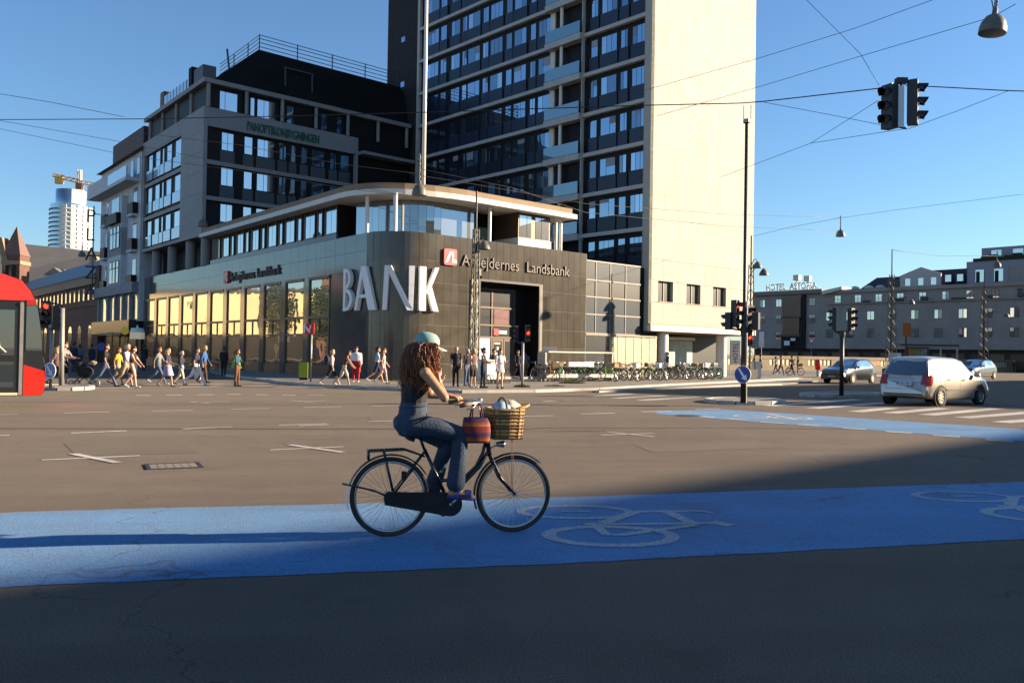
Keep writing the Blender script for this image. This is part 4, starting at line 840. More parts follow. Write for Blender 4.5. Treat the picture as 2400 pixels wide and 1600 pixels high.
# bridge parapet in front of the hotel
pw = thing('bridge_parapet', 'long tan bridge parapet wall with slotted balustrade openings', 'wall', (*at(1800, 860, 118).xy, 0)); M_par = mat('parapet_stone', (.21, .165, .105), .85, var=.15, scale=1)
P0, P1 = at(1560, 860, 100), at(2480, 860, 150); o_ = Vector((P0.x - pw.location.x, P0.y - pw.location.y)); FP = Face(pw, o_, ((P1 - P0).x, (P1 - P0).y)); PLn = (P1 - P0).length
b = MB(); FP.box(b, 0, PLn, 0.1, .75, -.4, 0); FP.box(b, 0, PLn, 1.55, 1.95, -.45, .05); FP.box(b, 0, PLn, .75, 1.55, -.4, -.25); b.build('wall', M_par, pw)
i = 0
while i * 7.5 < PLn:
    FP.piece('pier', i * 7.5, i * 7.5 + 2.6, .75, 1.55, -.25, .0, M_par)
    for k in range(6): FP.piece('baluster', i * 7.5 + 2.75 + k * .8, i * 7.5 + 3.2 + k * .8, .76, 1.54, -.25, -.06, mat('pale_baluster', (.5, .44, .3), .7))
    i += 1
FP.piece('graffiti_patch', 34, 36.4, .9, 1.5, .0, .006, mat('graffiti_yellow', (.35, .30, .03), .7)); FP.piece('graffiti_patch', 38, 41, .8, 1.4, .0, .006, mat('graffiti_rust', (.30, .12, .04), .7))
# --- houses outside the picture: two cast the long evening shadows, one is mirrored in the bank windows
TE = math.tan(SUN_EL); hs = Vector((SUNV.x, SUNV.y)).normalized(); SGX, SGY = hs.x * EX.x + hs.y * EX.y, hs.x * EY.x + hs.y * EY.y
M_off = mat('ochre_street_house', (.34, .27, .19), .85, var=.1, scale=.6)
def shade_house(name, label, poly, H):
    t = H / TE; pl = [(x + SGX * t, y + SGY * t) for x, y in poly]; c = pl[0]; o = gthing(name, label, *c)
    b = MB(); b.prism([(x - c[0], y - c[1]) for x, y in pl], 0, H - .3); b.build('wall', M_off, o); b = MB(); b.prism([(x - c[0], y - c[1]) for x, y in pl], H - .3, H); b.build('roof', M_dkroof, o)
    n = len(pl)
    for i in range(n):
        p = Vector(pl[i]) - Vector(c); q = Vector(pl[(i + 1) % n]) - Vector(c)
        if (q - p).length > 90: continue
        fc = Face(o, p, q - p)
        for k in range(int((q - p).length // 3.5)):
            for j in range(5): fc.piece('window', 1 + k * 3.5, 2.4 + k * 3.5, 4.2 + j * 3.4, 6.2 + j * 3.4, .002, .03, M_gl3)
    return o
shade_house('corner_house', 'ochre street house behind the camera on the right', [(-28, 6.9), (-28, -22), (62, -22), (62, 6.9)], 20)
shade_house('street_house', 'ochre street house far to the right of the square', [(28.5, 27), (33.4, 9.5), (33.4, 7.5), (84, 7.5), (84, 27)], 22)
rf = thing('cream_house', 'sunlit cream street house left of the square', 'building', (-108, 66, 0), R(3)); FC = Face(rf, (0, 0), (0, 1)); FC.n = Vector((1, 0))
b = MB(); b.box(-14, 36, 0, 0, 112, 12.4); b.build('wall', mat('sunlit_cream_wall', (.62, .50, .28), .8, var=.12, scale=.25), rf)
b = MB(); b.box(.0, 36, 0, .35, 112, 4.4); b.build('shop_floor', M_dark, rf); b = MB(); b.box(-14, 36, 12.4, .5, 112, 13.0); b.build('roof', M_dkroof, rf)  # dark ground floor added so the lower bank panes reflect dark
for k in range(18):
    for j in range(2):
        if (k * 5 + j * 3) % 4 == 1: piece('window', rf, .002, 38 + k * 4, 5.8 + j * 3.4, .05, 39.1 + k * 4, 7.4 + j * 3.4, M_gl3)
db = thing('added_brick_house', 'unseen brick house added to darken the bank window reflections', 'building', (-108, 60, 0), R(3)); b = MB(); b.box(-14, 0, 0, 0, 41, 15); b.build('wall', M_brk, db); b = MB(); b.box(-14, 0, 15, .5, 41, 16.5); b.build('roof', M_slt, db)  # unseen house added so the right bank windows mirror something dark

M_leaf = mat('plane_leaf', (.045, .07, .02), .6, var=.3, scale=3); M_bark = mat('plane_bark', (.09, .07, .05), .9)
lf = None
for k in range(7):
    t_ = thing('street_tree', 'leafy street tree %s in the row left of the square' % ('nearest', 'second', 'third', 'fourth', 'fifth', 'sixth', 'farthest')[k], 'tree', (-92 - (k % 2) * 3, 60 + k * 6.6, 0), k * .9, 'street trees left of the square')
    if lf is None:
        b = MB(); rq = random.Random(2)
        for i in range(2600):
            a, u, rr_ = rq.uniform(0, 6.28), rq.uniform(-1, 1), rq.random() ** .4; c = Vector((3.3 * rr_ * math.cos(a) * math.sqrt(1 - u * u), 3.3 * rr_ * math.sin(a) * math.sqrt(1 - u * u), 8 + 4.6 * rr_ * u)); x = Vector((rq.uniform(-1, 1), rq.uniform(-1, 1), rq.uniform(-1, 1))).normalized() * .28; y = x.orthogonal().normalized() * .2; b.add([c - x, c - y, c + x, c + y], ((0, 1, 2, 3),))
        cr_ = b.build('crown', M_leaf, t_); lf = cr_.data; b = MB(); b.tube([(0, 0, 0), (.1, 0, 3), (0, .1, 8)], [.28, .22, .08], 8)
        for q in ((1.6, .4, 8), (-1.4, .8, 8.5), (.3, -1.6, 8.2)): b.tube([(0, 0, 4), q], [.12, .04], 6)
        tk = b.build('trunk', M_bark, t_).data
    else:
        for nm, me in (('crown', lf), ('trunk', tk)): lnk(bpy.data.objects.new(nm, me), t_)
# ================================================================ STREET FURNITURE
M_pole = mat('dark_green_pole', (.022, .02, .018), .5, var=.2, scale=6)
M_galv = mat('galvanised_steel', (.33, .31, .28), .5, metal=.4, var=.15, scale=5)
M_latt = mat('weathered_lattice_steel', (.20, .17, .12), .6, var=.3, scale=4)
M_housing = mat('signal_housing', (.012, .012, .013), .45)
M_lred = mat('lens_red', (.55, .02, .015), .25); M_lamb = mat('lens_amber', (.45, .22, .03), .25); M_lgrn = mat('lens_green', (.02, .33, .22), .25); M_lblk = mat('lens_off', (.03, .02, .015), .2)
M_redlit = mat('lens_red_lit', (1, .03, .01), .3, emit=2.2)
M_signblue = mat('sign_blue', (.015, .05, .30), .4)
M_lamp = mat('lamp_copper_green', (.12, .115, .085), .5, var=.2, scale=6)
M_lampin = mat('lamp_inside', (.45, .42, .34), .5)
M_wire = mat('cable_black', (.015, .014, .014), .6); M_wire2 = mat('cable_brass', (.10, .075, .045), .5)
def signal_head(parent, loc, yaw, lit=None, lens=(None, None, None), n=3, s=1.0, name='signal_head', board=None):
    """traffic signal head, face along local +x after yaw"""
    M_ = Matrix.Translation(loc) @ Matrix.Rotation(yaw, 4, 'Z') @ Matrix.Scale(s, 4); P = .31; H = n * P
    b = MB(); b.prism([(-.16, -.13), (.06, -.15), (.06, .15), (-.16, .13)], -H / 2 - .03, H / 2 + .03, M=M_)
    hd = b.build(name, M_housing, parent)
    for i in range(n):
        z = H / 2 - P * (i + .5); m_ = M_ @ Matrix.Translation((.062, 0, z)) @ Matrix.Rotation(math.pi / 2, 4, 'Y')
        b = MB(); b.lathe([(.001, .03), (.06, .025), (.10, .0)], 14, mi=0, M=m_.to_3x3(), c=m_.translation); b.build('lens', (lens[i] or (M_lred, M_lamb, M_lgrn)[i if n == 3 else (0, 2)[i]]), hd, True)
        b = MB(); vis = []
        for k in range(11):
            a = R(-20 + 220 * k / 10); vis.append((math.cos(a) * .118, math.sin(a) * .118))
        vs = [M_ @ Vector((.06, x, z + y)) for x, y in vis] + [M_ @ Vector((.06 + .22 - .10 * (1 - max(0, y / .118)), x, z + y - .03)) for x, y in vis]
        b.add(vs, [(k, k + 1, 12 + k, 11 + k) for k in range(10)]); o = b.build('visor', M_housing, hd, True)
    return hd
# the signal pair hung over the crossing on a span wire
YS = 19.5; sp0 = at(2112, 205, YS); hs_ = thing('hanging_traffic_signal', 'pair of black traffic signal heads hung back to back on a span wire', 'traffic signal', sp0)
def rel(px, py, Y, o): p = at(px, py, Y); return p - Vector(o.location)
signal_head(hs_, rel(2082, 250, YS, hs_), R(205), s=1.0, lens=(M_lblk,) * 3); signal_head(hs_, rel(2145, 240, YS, hs_), R(-30), s=1.0, lens=(M_lblk,) * 3)
b = MB(); q = rel(2111, 250, YS, hs_); b.box(q.x - .07, q.y - .02, q.z - .47, q.x + .07, q.y + .02, q.z + .47); b.build('back_board', mat('signal_board_white', (.75, .76, .76), .5), hs_)
b = MB(); q = rel(2112, 190, YS, hs_); b.box(q.x - .12, q.y - .08, q.z - .06, q.x + .12, q.y + .08, q.z + .06); q2 = rel(2112, 300, YS, hs_); b.tube([q2 + Vector((-.15, 0, .03)), q2 + Vector((.12, 0, -.02)), q2 + Vector((.0, 0, .08))], .02, 5); b.tube([q, q + Vector((0, 0, -.1))], .03, 5); b.build('hanger_bracket', M_housing, hs_)
# cables
def cable(pts, r, label, m=M_wire, name='overhead_cable'):
    P = [at(*p) for p in pts]; b = MB(); dense = []
    for i in range(len(P) - 1):
        for k in range(4):
            t = k / 4; q = P[i].lerp(P[i + 1], t); dense.append(q)
    dense.append(P[-1]); b.tube(dense, r, 5); o = b.build(name, m, None, True); return tag(o, label, 'cable', 'overhead cables')
YW = 19.5
cable([(-40, 281, 30), (350, 279, 28), (700, 272, 26), (1050, 262, 24), (1480, 248, 22), (1740, 242, 21), (1790, 238, 20.8), (2100, 203, YW)], .014, 'thick span wire across the whole picture holding the hanging signals')
cable([(2122, 200, YW), (2365, 213, YW), (2460, 216, YW)], .013, 'span wire running right from the hanging signals')
cable([(2130, 302, YW), (2250, 258, YW), (2362, 214, YW)], .006, 'stay wire rising right from the foot of the hanging signals')
cable([(1790, 240, 20.8), (1950, 270, 20), (2085, 297, YW)], .006, 'stay wire from the pole top down to the hanging signals')
cable([(1690, 415, 24), (1900, 336, 21), (2058, 236, YW)], .006, 'thin wire crossing the pale tower edge up to the signals')
cable([(1900, 336, 21), (2095, 306, YW), (2130, 301, YW)], .006, 'thin wire from a knot to the underside of the hanging signals')
cable([(1880, -10, 19), (2017, 127, 19.3), (2060, 200, YW)], .006, 'wire coming down from the top edge onto the hanging signals')
cable([(1500, 215, 30), (1775, 138, 26), (2000, 68, 24), (2200, -5, 22)], .008, 'upper of two parallel wires in front of the right sky')
cable([(1540, 272, 30), (1775, 205, 27), (2017, 132, 24), (2327, 40, 20.2), (2380, 10, 19)], .008, 'lower of two parallel wires leading to the big dome lamp')
cable([(2320, -20, 20), (2329, 25, 20)], .012, 'short chain above the big dome lamp')
cable([(-20, 217, 40), (120, 240, 40), (290, 274, 40)], .012, 'thin dark wire slanting down in the upper left sky')
cable([(0, 283, 45), (270, 330, 45), (480, 372, 45), (800, 430, 45), (1000, 468, 44)], .012, 'lit wire in front of the wing, upper', M_wire2)
cable([(330, 312, 44), (560, 340, 44), (800, 385, 43), (985, 408, 42)], .012, 'lit wire in front of the wing, lower right part', M_wire2)
cable([(-10, 300, 48), (300, 365, 48), (560, 400, 47), (800, 440, 46), (960, 460, 44)], .012, 'lit wire in front of the wing, lowest', M_wire2)
cable([(960, 408, 42), (1100, 430, 43), (1375, 478, 46), (1700, 502, 52), (1968, 510, 58)], .012, 'wire from the hanging lamp over the bank roof to the right', M_wire2)
cable([(980, 395, 42), (1200, 440, 43), (1372, 498, 46), (1700, 530, 52), (1965, 541, 58)], .012, 'second wire from over the bank roof to the right lamp', M_wire2)
cable([(1765, 554, 64), (1850, 533, 61), (1968, 511, 58)], .012, 'wire from the right lattice mast up to the hanging lamp')
cable([(1970, 511, 58), (2100, 492, 55), (2400, 455, 50)], .010, 'faint wire right of the far hanging lamp')
cable([(2092, 586, 84), (2200, 600, 90), (2338, 600, 95)], .02, 'wire from the third lattice mast to the right')
# hanging dome lamps
def dome_lamp(px, py, Y, dia, label, chain=45, tilt=0.0):
    p = at(px, py, Y); o = thing('hanging_lamp', label, 'street lamp', p, 0, 'dome lamps hung over the street'); r = dia / 2; o.rotation_euler = (0, tilt, 0)
    b = MB(); b.lathe([(r, -.42 * r), (r * .98, 0), (r * .86, .45 * r), (r * .6, .85 * r), (r * .28, 1.05 * r), (r * .2, 1.1 * r), (r * .2, 1.5 * r), (r * .1, 1.6 * r), (.01, 1.62 * r)], 18); b.build('dome', M_lamp, o, True)
    b = MB(); b.lathe([(r * .97, -.42 * r), (r * .8, .3 * r), (.01, .7 * r)], 18); b.build('reflector', M_lampin, o, True)
    b = MB(); L_ = chain / F * Y; b.tube([(0, 0, 1.6 * r), (0, 0, 1.6 * r + L_)], .018 * max(1, Y / 40), 5)
    for k in range(4): b.ball((0, 0, 1.6 * r + L_ * (k + .5) / 4), .05 * max(1, Y / 50), n=6, m=4)
    b.build('hanger', M_galv, o); return o
dome_lamp(2327, 66, 20, .60, 'big dark dome lamp hanging at the top right corner', 30, .12)
dome_lamp(983, 451, 42, .74, 'dome lamp hanging in front of the bank roof pavilion', 62)
dome_lamp(475, 526, 58, .66, 'dome lamp hanging before the wing gable corner', 30)
dome_lamp(1970, 550, 58, .60, 'dome lamp hanging alone in the sky right of the tower', 28)
dome_lamp(2337, 622, 95, .8, 'dome lamp hanging in front of the terraced block', 20)
dome_lamp(192, 598, 60, .5, 'small dome lamp hanging before the steep grey roof', 10)
# lattice masts
def lattice_mast(px, py, top, Y, w0, w1, label, lamps=()):
    g_ = G(px, py, .12); p = at(px, py, Y); p.z = .12; o = thing('lattice_mast', label, 'mast', p, R(30), 'steel lattice masts'); H = at(px, top, Y).z - .12
    b = MB(); b.box(-w0 * .75, -w0 * .75, 0, w0 * .75, w0 * .75, .7); b.build('base', M_pole, o)
    b = MB(); cor = ((-1, -1), (1, -1), (1, 1), (-1, 1)); hl_ = H * .8
    for i, j in cor: b.tube([(i * w0 / 2, j * w0 / 2, .5), (i * w1 / 2, j * w1 / 2, hl_)], .045, 4)
    n = int(hl_ / .55)
    for k in range(n):
        z0 = .5 + (hl_ - .5) * k / n; z1_ = .5 + (hl_ - .5) * (k + 1) / n; a = (w0 + (w1 - w0) * k / n) / 2; e = (w0 + (w1 - w0) * (k + 1) / n) / 2
        for c in range(4):
            (i, j), (i2, j2) = cor[c], cor[(c + 1) % 4]
            b.tube([(i * a, j * a, z0), (i2 * e, j2 * e, z1_)], .022, 3, cap=False) if (k + c) % 2 else b.tube([(i2 * a, j2 * a, z0), (i * e, j * e, z1_)], .022, 3, cap=False)
    b.build('lattice', M_latt, o); b = MB(); b.tube([(0, 0, .5), (0, 0, H)], [w1 * .35, .05], 6); b.build('core_tube', M_pole, o)
    for dx, z, sd in lamps:
        rz = Matrix.Rotation(-R(30), 4, 'Z'); A = lambda v: rz @ Vector(v)
        b = MB(); b.tube([A((0, 0, z)), A((dx * .4, 0, z + .45)), A((dx * .8, 0, z + .5)), A((dx, 0, z + .3))], .03, 6); ar = b.build('lamp_arm', M_pole, o)
        b = MB(); c_ = A((dx, 0, z)); b.lathe([(.34, -.12), (.30, .05), (.16, .26), (.06, .34), (.01, .36)], 14, c_); b.build('lamp_shade', M_lamp, ar, True)
    return o
lattice_mast(1110, 893, 448, 46.5, .42, .22, 'lattice mast with a small lamp before the bank entrance', ((.45, 7.2, 1),))
lattice_mast(1757, 888, 552, 60.6, .5, .2, 'lattice mast with two lamps right of the tower', ((.9, 7.4, 1), (.45, 7.9, 1)))
lattice_mast(2088, 880, 584, 84, .75, .3, 'lattice mast with lamp arm before the hotel, left of the two', ((1.9, 7.1, 1),))
lattice_mast(2305, 876, 632, 100, .8, .35, 'lattice mast with lamp arm before the hotel, right of the two', ((2.6, 6.8, 1),))
# tall signal pole on the island
o = thing('signal_pole', 'very tall thin dark pole with traffic signals and a round blue arrow sign', 'traffic signal', G(1742, 944, .11)); L0 = Vector(o.location)
Hp = at(1753, 280, L0.y).z - .11
b = MB(); b.tube([(0, 0, 0), (0, 0, 3.0), (0, 0, 3.2), (0, 0, Hp)], [.10, .095, .06, .055], 12); b.build('pole', M_pole, o, True)
b = MB(); b.tube([(.075, -.06, 0), (.075, -.06, 3.4)], .03, 6); b.build('cable_pipe', M_galv, o)
b = MB(); b.lathe([(.12, Hp - .12), (.12, Hp)], 10); b.tube([(-.1, 0, Hp), (-.1, 0, Hp + .45)], .015, 5); b.tube([(.14, 0, Hp), (.14, 0, Hp + .5)], .015, 5); b.build('pole_cap', M_galv, o)
def rz(px, py): return at(px, py, L0.y) - L0
z_ = rz(1724, 735).z
signal_head(o, Vector((-.27, -.02, z_)), R(-38), s=.92, lens=(M_redlit, M_lamb, M_lgrn)); signal_head(o, Vector((-.55, .05, rz(1700, 752).z)), R(150), n=2, s=.85)
signal_head(o, Vector((.27, .3, rz(1762, 745).z)), R(-60), s=.88); signal_head(o, Vector((.42, .1, rz(1775, 752).z)), R(60), n=2, s=.85)
b = MB(); zt = rz(1742, 775).z
for p in ((-.27, -.02), (-.55, .05), (.27, .3), (.42, .1)): b.tube([(0, 0, zt), (p[0] * .6, p[1] * .6, zt + .05), (p[0], p[1], zt + .14)], .035, 6)
b.lathe([(.12, zt - .15), (.13, zt + .1), (.08, zt + .2)], 10); b.build('bracket', M_pole, o, True)
signal_head(o, Vector((.27, .35, rz(1762, 790).z)), R(-80), n=3, s=.6, lens=(M_lblk, M_redlit, M_lblk))
def disc(parent, c, r, face, m, name, t=.02, n=28):
    f_ = Vector(face).normalized(); x = Vector((0, 0, 1)).cross(f_).normalized(); y = f_.cross(x); M_ = basis(c, x, y, f_); b = MB(); b.prism([(r * math.cos(2 * math.pi * k / n), r * math.sin(2 * math.pi * k / n)) for k in range(n)], 0, t, M=M_); return b.build(name, m, parent), M_
zc = rz(1737, 877).z; c = Vector((-.07, -.16, zc)); fdir = Vector((-.62, -.78, 0)).normalized()
sg_, M_ = disc(o, c, .29, fdir, M_sw, 'round_sign'); b = MB(); b.prism([(.275 * math.cos(2 * math.pi * k / 28), .275 * math.sin(2 * math.pi * k / 28)) for k in range(28)], .02, .024, M=M_); b.build('sign_face', M_signblue, sg_)
ar = [(-.17, .19), (-.11, .22), (.075, -.045), (.125, .01), (.16, -.2), (-.045, -.13), (.01, -.085)]
b = MB(); b.prism(ar[::-1], .024, .027, M=M_); b.build('sign_arrow', M_sw, sg_)
# two-armed signal on the second island
o = thing('signal_post', 'short black post with two traffic signal heads on a fork', 'traffic signal', G(1972, 927, .11)); L1 = Vector(o.location); d1 = L1.y
H1 = at(1972, 775, d1).z - .11
b = MB(); b.tube([(0, 0, 0), (0, 0, H1)], .09, 10); b.lathe([(.09, H1 - .3), (.14, H1 - .1), (.12, H1)], 10); b.build('post', M_pole, o, True)
b = MB(); b.tube([(0, 0, H1 - .1), (-.25, 0, H1 - .05), (-.36, 0, H1 + .1)], .045, 6); b.tube([(0, 0, H1 - .1), (.25, 0, H1 - .05), (.36, 0, H1 + .1)], .045, 6); b.build('fork', M_pole, o, True)
signal_head(o, Vector((.40, -.03, H1 + .5)), R(-50), s=.9); signal_head(o, Vector((-.36, 0, H1 + .5)), R(160), s=.9)
b = MB(); b.box(-.30, -.16, H1 + .05, -.26, .16, H1 + .95); b.build('back_board', M_galv, o)
# signal group at the left, by the bus
o = thing('signal_post', 'signal post with a glowing red light beside the bus', 'traffic signal', G(118, 909, .11)); L2 = Vector(o.location); dL = L2.y
H2 = at(118, 762, dL).z - .11; b = MB(); b.tube([(0, 0, 0), (0, 0, H2)], .055, 8); b.lathe([(.10, H2 - .1), (.12, H2), (.02, H2 + .12)], 10); b.build('post', M_galv, o, True)
def rl2(px, py): return at(px, py, dL) - L2
signal_head(o, rl2(110, 737), R(-88), s=1.0, lens=(M_redlit, M_lblk, M_lblk)); signal_head(o, rl2(135, 745), R(20), s=.9)
b = MB(); q = rl2(146, 800); q2 = rl2(146, 722); b.tube([q + Vector((0, 0, -1.6)), q2], .09, 8); b.build('side_post', M_galv, o, True)
b = MB(); b.tube([rl2(100, 713), rl2(130, 711), rl2(150, 718)], .03, 5); b.tube([rl2(108, 760), rl2(146, 762)], .03, 5); b.build('arm', M_pole, o)
c = rl2(121, 868) + Vector((0, -.12, 0)); sg_, M_ = disc(o, c, .30, (-.35, -.95, 0), M_sw, 'round_sign')
b = MB(); n = 20; b.prism([(.26 * math.cos(2 * math.pi * k / n), .26 * math.sin(2 * math.pi * k / n)) for k in range(n)], .02, .024, M=M_); b.build('sign_face', mat('sign_blue_light', (.12, .25, .55), .4), sg_)
b = MB(); b.prism([(-.16, .16), (-.09, .2), (.07, -.03), (.12, .02), (.14, -.2), (-.05, -.13), (.01, -.08)][::-1], .024, .027, M=M_); b.build('sign_arrow', M_sw, sg_)
# pedestrian signal on the bank pavement
o = thing('signal_post', 'signal post with weeds at its foot in front of the bank entrance', 'traffic signal', G(1224, 907, .12)); L3 = Vector(o.location); dP = L3.y
H3 = at(1224, 800, dP).z - .12; b = MB(); b.tube([(0, 0, 0), (0, 0, H3)], .06, 8); b.build('post', M_galv, o, True)
def rl3(px, py): return at(px, py, dP) - L3
signal_head(o, rl3(1237, 780), R(-75), s=.75, lens=(M_lblk, M_redlit, M_lblk)); signal_head(o, rl3(1208, 782), R(-160), s=.75, lens=(M_lblk,) * 3)
b = MB(); b.tube([(0, 0, H3 - .1), rl3(1237, 800)], .03, 5); b.tube([(0, 0, H3 - .1), rl3(1208, 800)], .03, 5); b.build('arm', M_pole, o)
# bank sign post with red flag sign, litter bin
o = thing('sign_post', 'slim post carrying the red bank flag sign above the street corner', 'sign', G(728, 894, .12)); L4 = Vector(o.location); dB = L4.y
H4 = at(731, 770, dB).z - .12; b = MB(); b.tube([(0, 0, 0), (0, 0, H4)], .045, 8); b.build('post', M_galv, o, True)
q0 = at(713, 757, dB) - L4; q1 = at(736, 783, dB) - L4; b = MB(); b.box(q0.x, -.05, q1.z, q1.x, .05, q0.z); pn = b.build('sign_panel', M_red, o)
w_, h_ = q1.x - q0.x, q0.z - q1.z; b = MB(); M_ = basis((q0.x, -.052, q1.z), (1, 0, 0), (0, 0, 1), (0, -1, 0))
for pl in (((.0, .12), (.12, .12), (.12, .6), (.22, .95), (.04, .95), (.0, .9)), ((.12, .6), (.22, .75), (.62, .3), (.62, .15), (.5, .12)), ((.5, .3), (.62, .3), (.75, .8), (.62, .82))): b.prism([(x * w_, y * h_) for x, y in pl][::-1], 0, .01, M=M_)
b.build('sign_mark', M_sw, pn)
o = thing('litter_bin', 'lime green litter bin beside the slim sign post', 'bin', G(711, 890, .12), R(10)); b = MB(); b.box(-.22, -.2, .12, .22, .2, .86); b.build('body', mat('lime_green', (.22, .30, .01), .5), o); b = MB(); b.box(-.2, -.18, .0, .2, .18, .12); b.build('foot', M_dark, o); b = MB(); b.box(-.23, -.21, .86, .23, .21, .9); b.build('rim', mat('lime_green', (.22, .30, .01)), o)
# small signs and bins on the right
def sign_on_post(px, py, ptop, label, shape, col, w, h):
    p = G(px, py, .12); o = thing('sign_post', label, 'sign', p); d_ = p.y; H = at(px, ptop, d_).z - .12; b = MB(); b.tube([(0, 0, 0), (0, 0, H)], .04, 6); b.build('post', M_galv, o)
    if shape == 'rect': b = MB(); b.box(-w / 2, -.06, H - h, w / 2, -.02, H); b.build('sign_panel', col, o)
    else:
        s_, M_ = disc(o, Vector((0, -.06, H - w / 2)), w / 2, (0, -1, 0), M_red, 'round_sign'); b = MB(); b.prism([(w * .36 * math.cos(2 * math.pi * k / 20), w * .36 * math.sin(2 * math.pi * k / 20)) for k in range(20)], .02, .024, M=M_); b.build('sign_face', M_sw, s_)
    return o
sign_on_post(1784, 866, 777, 'tall white panel sign on a post right of the tower', 'rect', M_sw, .65, 2.0)
sign_on_post(1901, 861, 792, 'round red and white sign on a post before the parapet', 'disc', None, .95, 0)
sign_on_post(2357, 868, 819, 'small red sign on a post at the far right', 'disc', None, 1.0, 0)
o = thing('hydrant_post', 'short red post with pale foot beside the dark parked car', 'bollard', G(1917, 883, .12)); b = MB(); b.lathe([(.12, .0), (.12, .55), (.16, .6)], 10); b.build('foot', M_galv, o); b = MB(); b.lathe([(.2, .6), (.24, .7), (.24, 1.3), (.15, 1.45), (.01, 1.48)], 12); b.build('body', M_red, o, True)
o = thing('banner_sign', 'upright white banner with lettering by the tower column', 'sign', G(1723, 878, .12)); b = MB(); b.box(-.42, -.04, .9, .42, 0, 3.0); b.build('banner', M_sw, o); b = MB(); b.tube([(-.45, 0, 0), (-.45, 0, 3.1)], .03, 6); b.build('pole', M_galv, o)
textobj('banner_text', 'HOTEL', .62, M_pole, o, basis((.2, -.05, 1.05), (0, 0, 1), (-1, 0, 0), (0, -1, 0)), .005, sx=.9)
o = thing('utility_box', 'pale grey utility box at the foot of the right lattice mast', 'box', G(1772, 886, .12)); b = MB(); b.box(-.32, -.2, .05, .32, .2, 1.25); b.build('cabinet', mat('pale_grey_box', (.55, .54, .5), .6), o); b = MB(); b.box(-.28, -.16, 0, .28, .16, .05); b.build('plinth', M_dark, o)
o = thing('utility_box', 'pale box wrapped round the mast beside the silver car roof', 'box', at(2091, 880, 83)); o.location.z = .12; b = MB(); b.box(-.55, -.6, .1, .55, -.4, 2.2); b.build('cabinet', mat('pale_grey_box', (.55, .54, .5)), o); b = MB(); b.box(.2, -.62, .6, .55, -.6, 2.1); b.build('notice', M_sw, o)
o = thing('bus_shelter', 'grey bus shelter with colourful poster beyond the silver car', 'shelter', at(2150, 866, 96)); o.location.z = .12
b = MB(); b.box(-2.2, -.8, 3.1, 4.2, 1.0, 3.3); b.build('roof', M_hfr, o); b = MB(); b.box(-1.6, -.8, 0, .9, -.6, 3.0); b.build('poster_case', M_hfr, o)
for k, c_ in enumerate(((.30, .12, .02), (.12, .18, .06), (.25, .24, .20))): piece('poster', o, -1.4 + k * .7, -.83, .6, -.75 + k * .7, -.8, 2.8, mat('poster_%d' % k, c_, .5, var=.5, scale=2))
for x in (2.2, 4.0): piece('post', o, x, -.7, 0, x + .15, -.55, 3.1, M_galv)
piece('route_sign', o, -2.1, -1, 4.1, -1.2, -.9, 5.6, mat('route_sign_red', (.35, .12, .02), .5)); piece('sign_pole', o, -1.75, -.9, 0, -1.6, -.8, 4.2, M_hfr)
# barrier / bike stand of white rails in front of the bank
o = thing('rail_stand', 'low white rail stand with a roof bar among the parked bikes', 'stand', G(1350, 893, .12), R(36)); b = MB()
for x in (-2.5, 2.5): b.box(x - .05, -.35, 0, x + .05, .35, 1.62)
b.build('end_frame', M_galv, o); b = MB(); b.box(-2.35, -.4, 1.62, 2.55, .4, 1.70); b.build('roof_bar', mat('rail_pale', (.55, .5, .42), .6), o); b = MB(); b.box(-2.5, -.45, .22, 2.5, -.37, .42); b.build('lower_rail', mat('rail_pale', (.55, .5, .42)), o)
b = MB(); b.box(-.9, -.43, .85, .9, -.38, 1.1); b.build('name_board', M_sw, o)
o = thing('small_board', 'small blank pale board on a post left of the rail stand', 'sign', G(1288, 893, .12)); b = MB(); b.tube([(0, 0, 0), (0, 0, 1.7)], .03, 6); b.build('post', M_galv, o); b = MB(); b.box(-.38, -.03, 1.55, .38, 0, 1.95); b.build('board', mat('rail_pale', (.55, .5, .42)), o)
# weeds along the kerb
M_weed = mat('weed_green', (.075, .095, .02), .8, var=.3, scale=20)
def weeds(px, py, w, h, n, label):
    c = G(px, py, .12); b = MB()
    for _ in range(n):
        a = random.uniform(0, 6.28); r = w * math.sqrt(random.random()); x, y = r * math.cos(a), r * math.sin(a) * .5; l = h * random.uniform(.4, 1) * (1 - .5 * r / w); t = random.uniform(0, 6.28); dx, dy = math.cos(t) * .012, math.sin(t) * .012; lx, ly = math.cos(t + 1.3) * l * .6, math.sin(t + 1.3) * l * .4
        b.add([(x - dx, y - dy, 0), (x + dx, y + dy, 0), (x + lx, y + ly, l)], ((0, 1, 2),))
    o = b.build('weed_tuft', M_weed); o.location = c; tag(o, label, 'weeds', 'weed tufts on the pavement'); return o
weeds(1224, 907, .38, .22, 500, 'grass tuft round the foot of the signal post'); weeds(1340, 898, .7, .3, 500, 'grass tuft before the rail stand'); weeds(925, 892, .8, .2, 400, 'grass strip at the foot of the curved bank wall')
weeds(1300, 905, .5, .15, 250, 'small grass patch left of the rail stand'); weeds(1148, 899, .6, .18, 250, 'grass patch behind the waiting people'); weeds(1905, 886, .9, .2, 300, 'grass patch by the red post'); weeds(1180, 897, .4, .14, 160, 'grass patch by the woman in white')
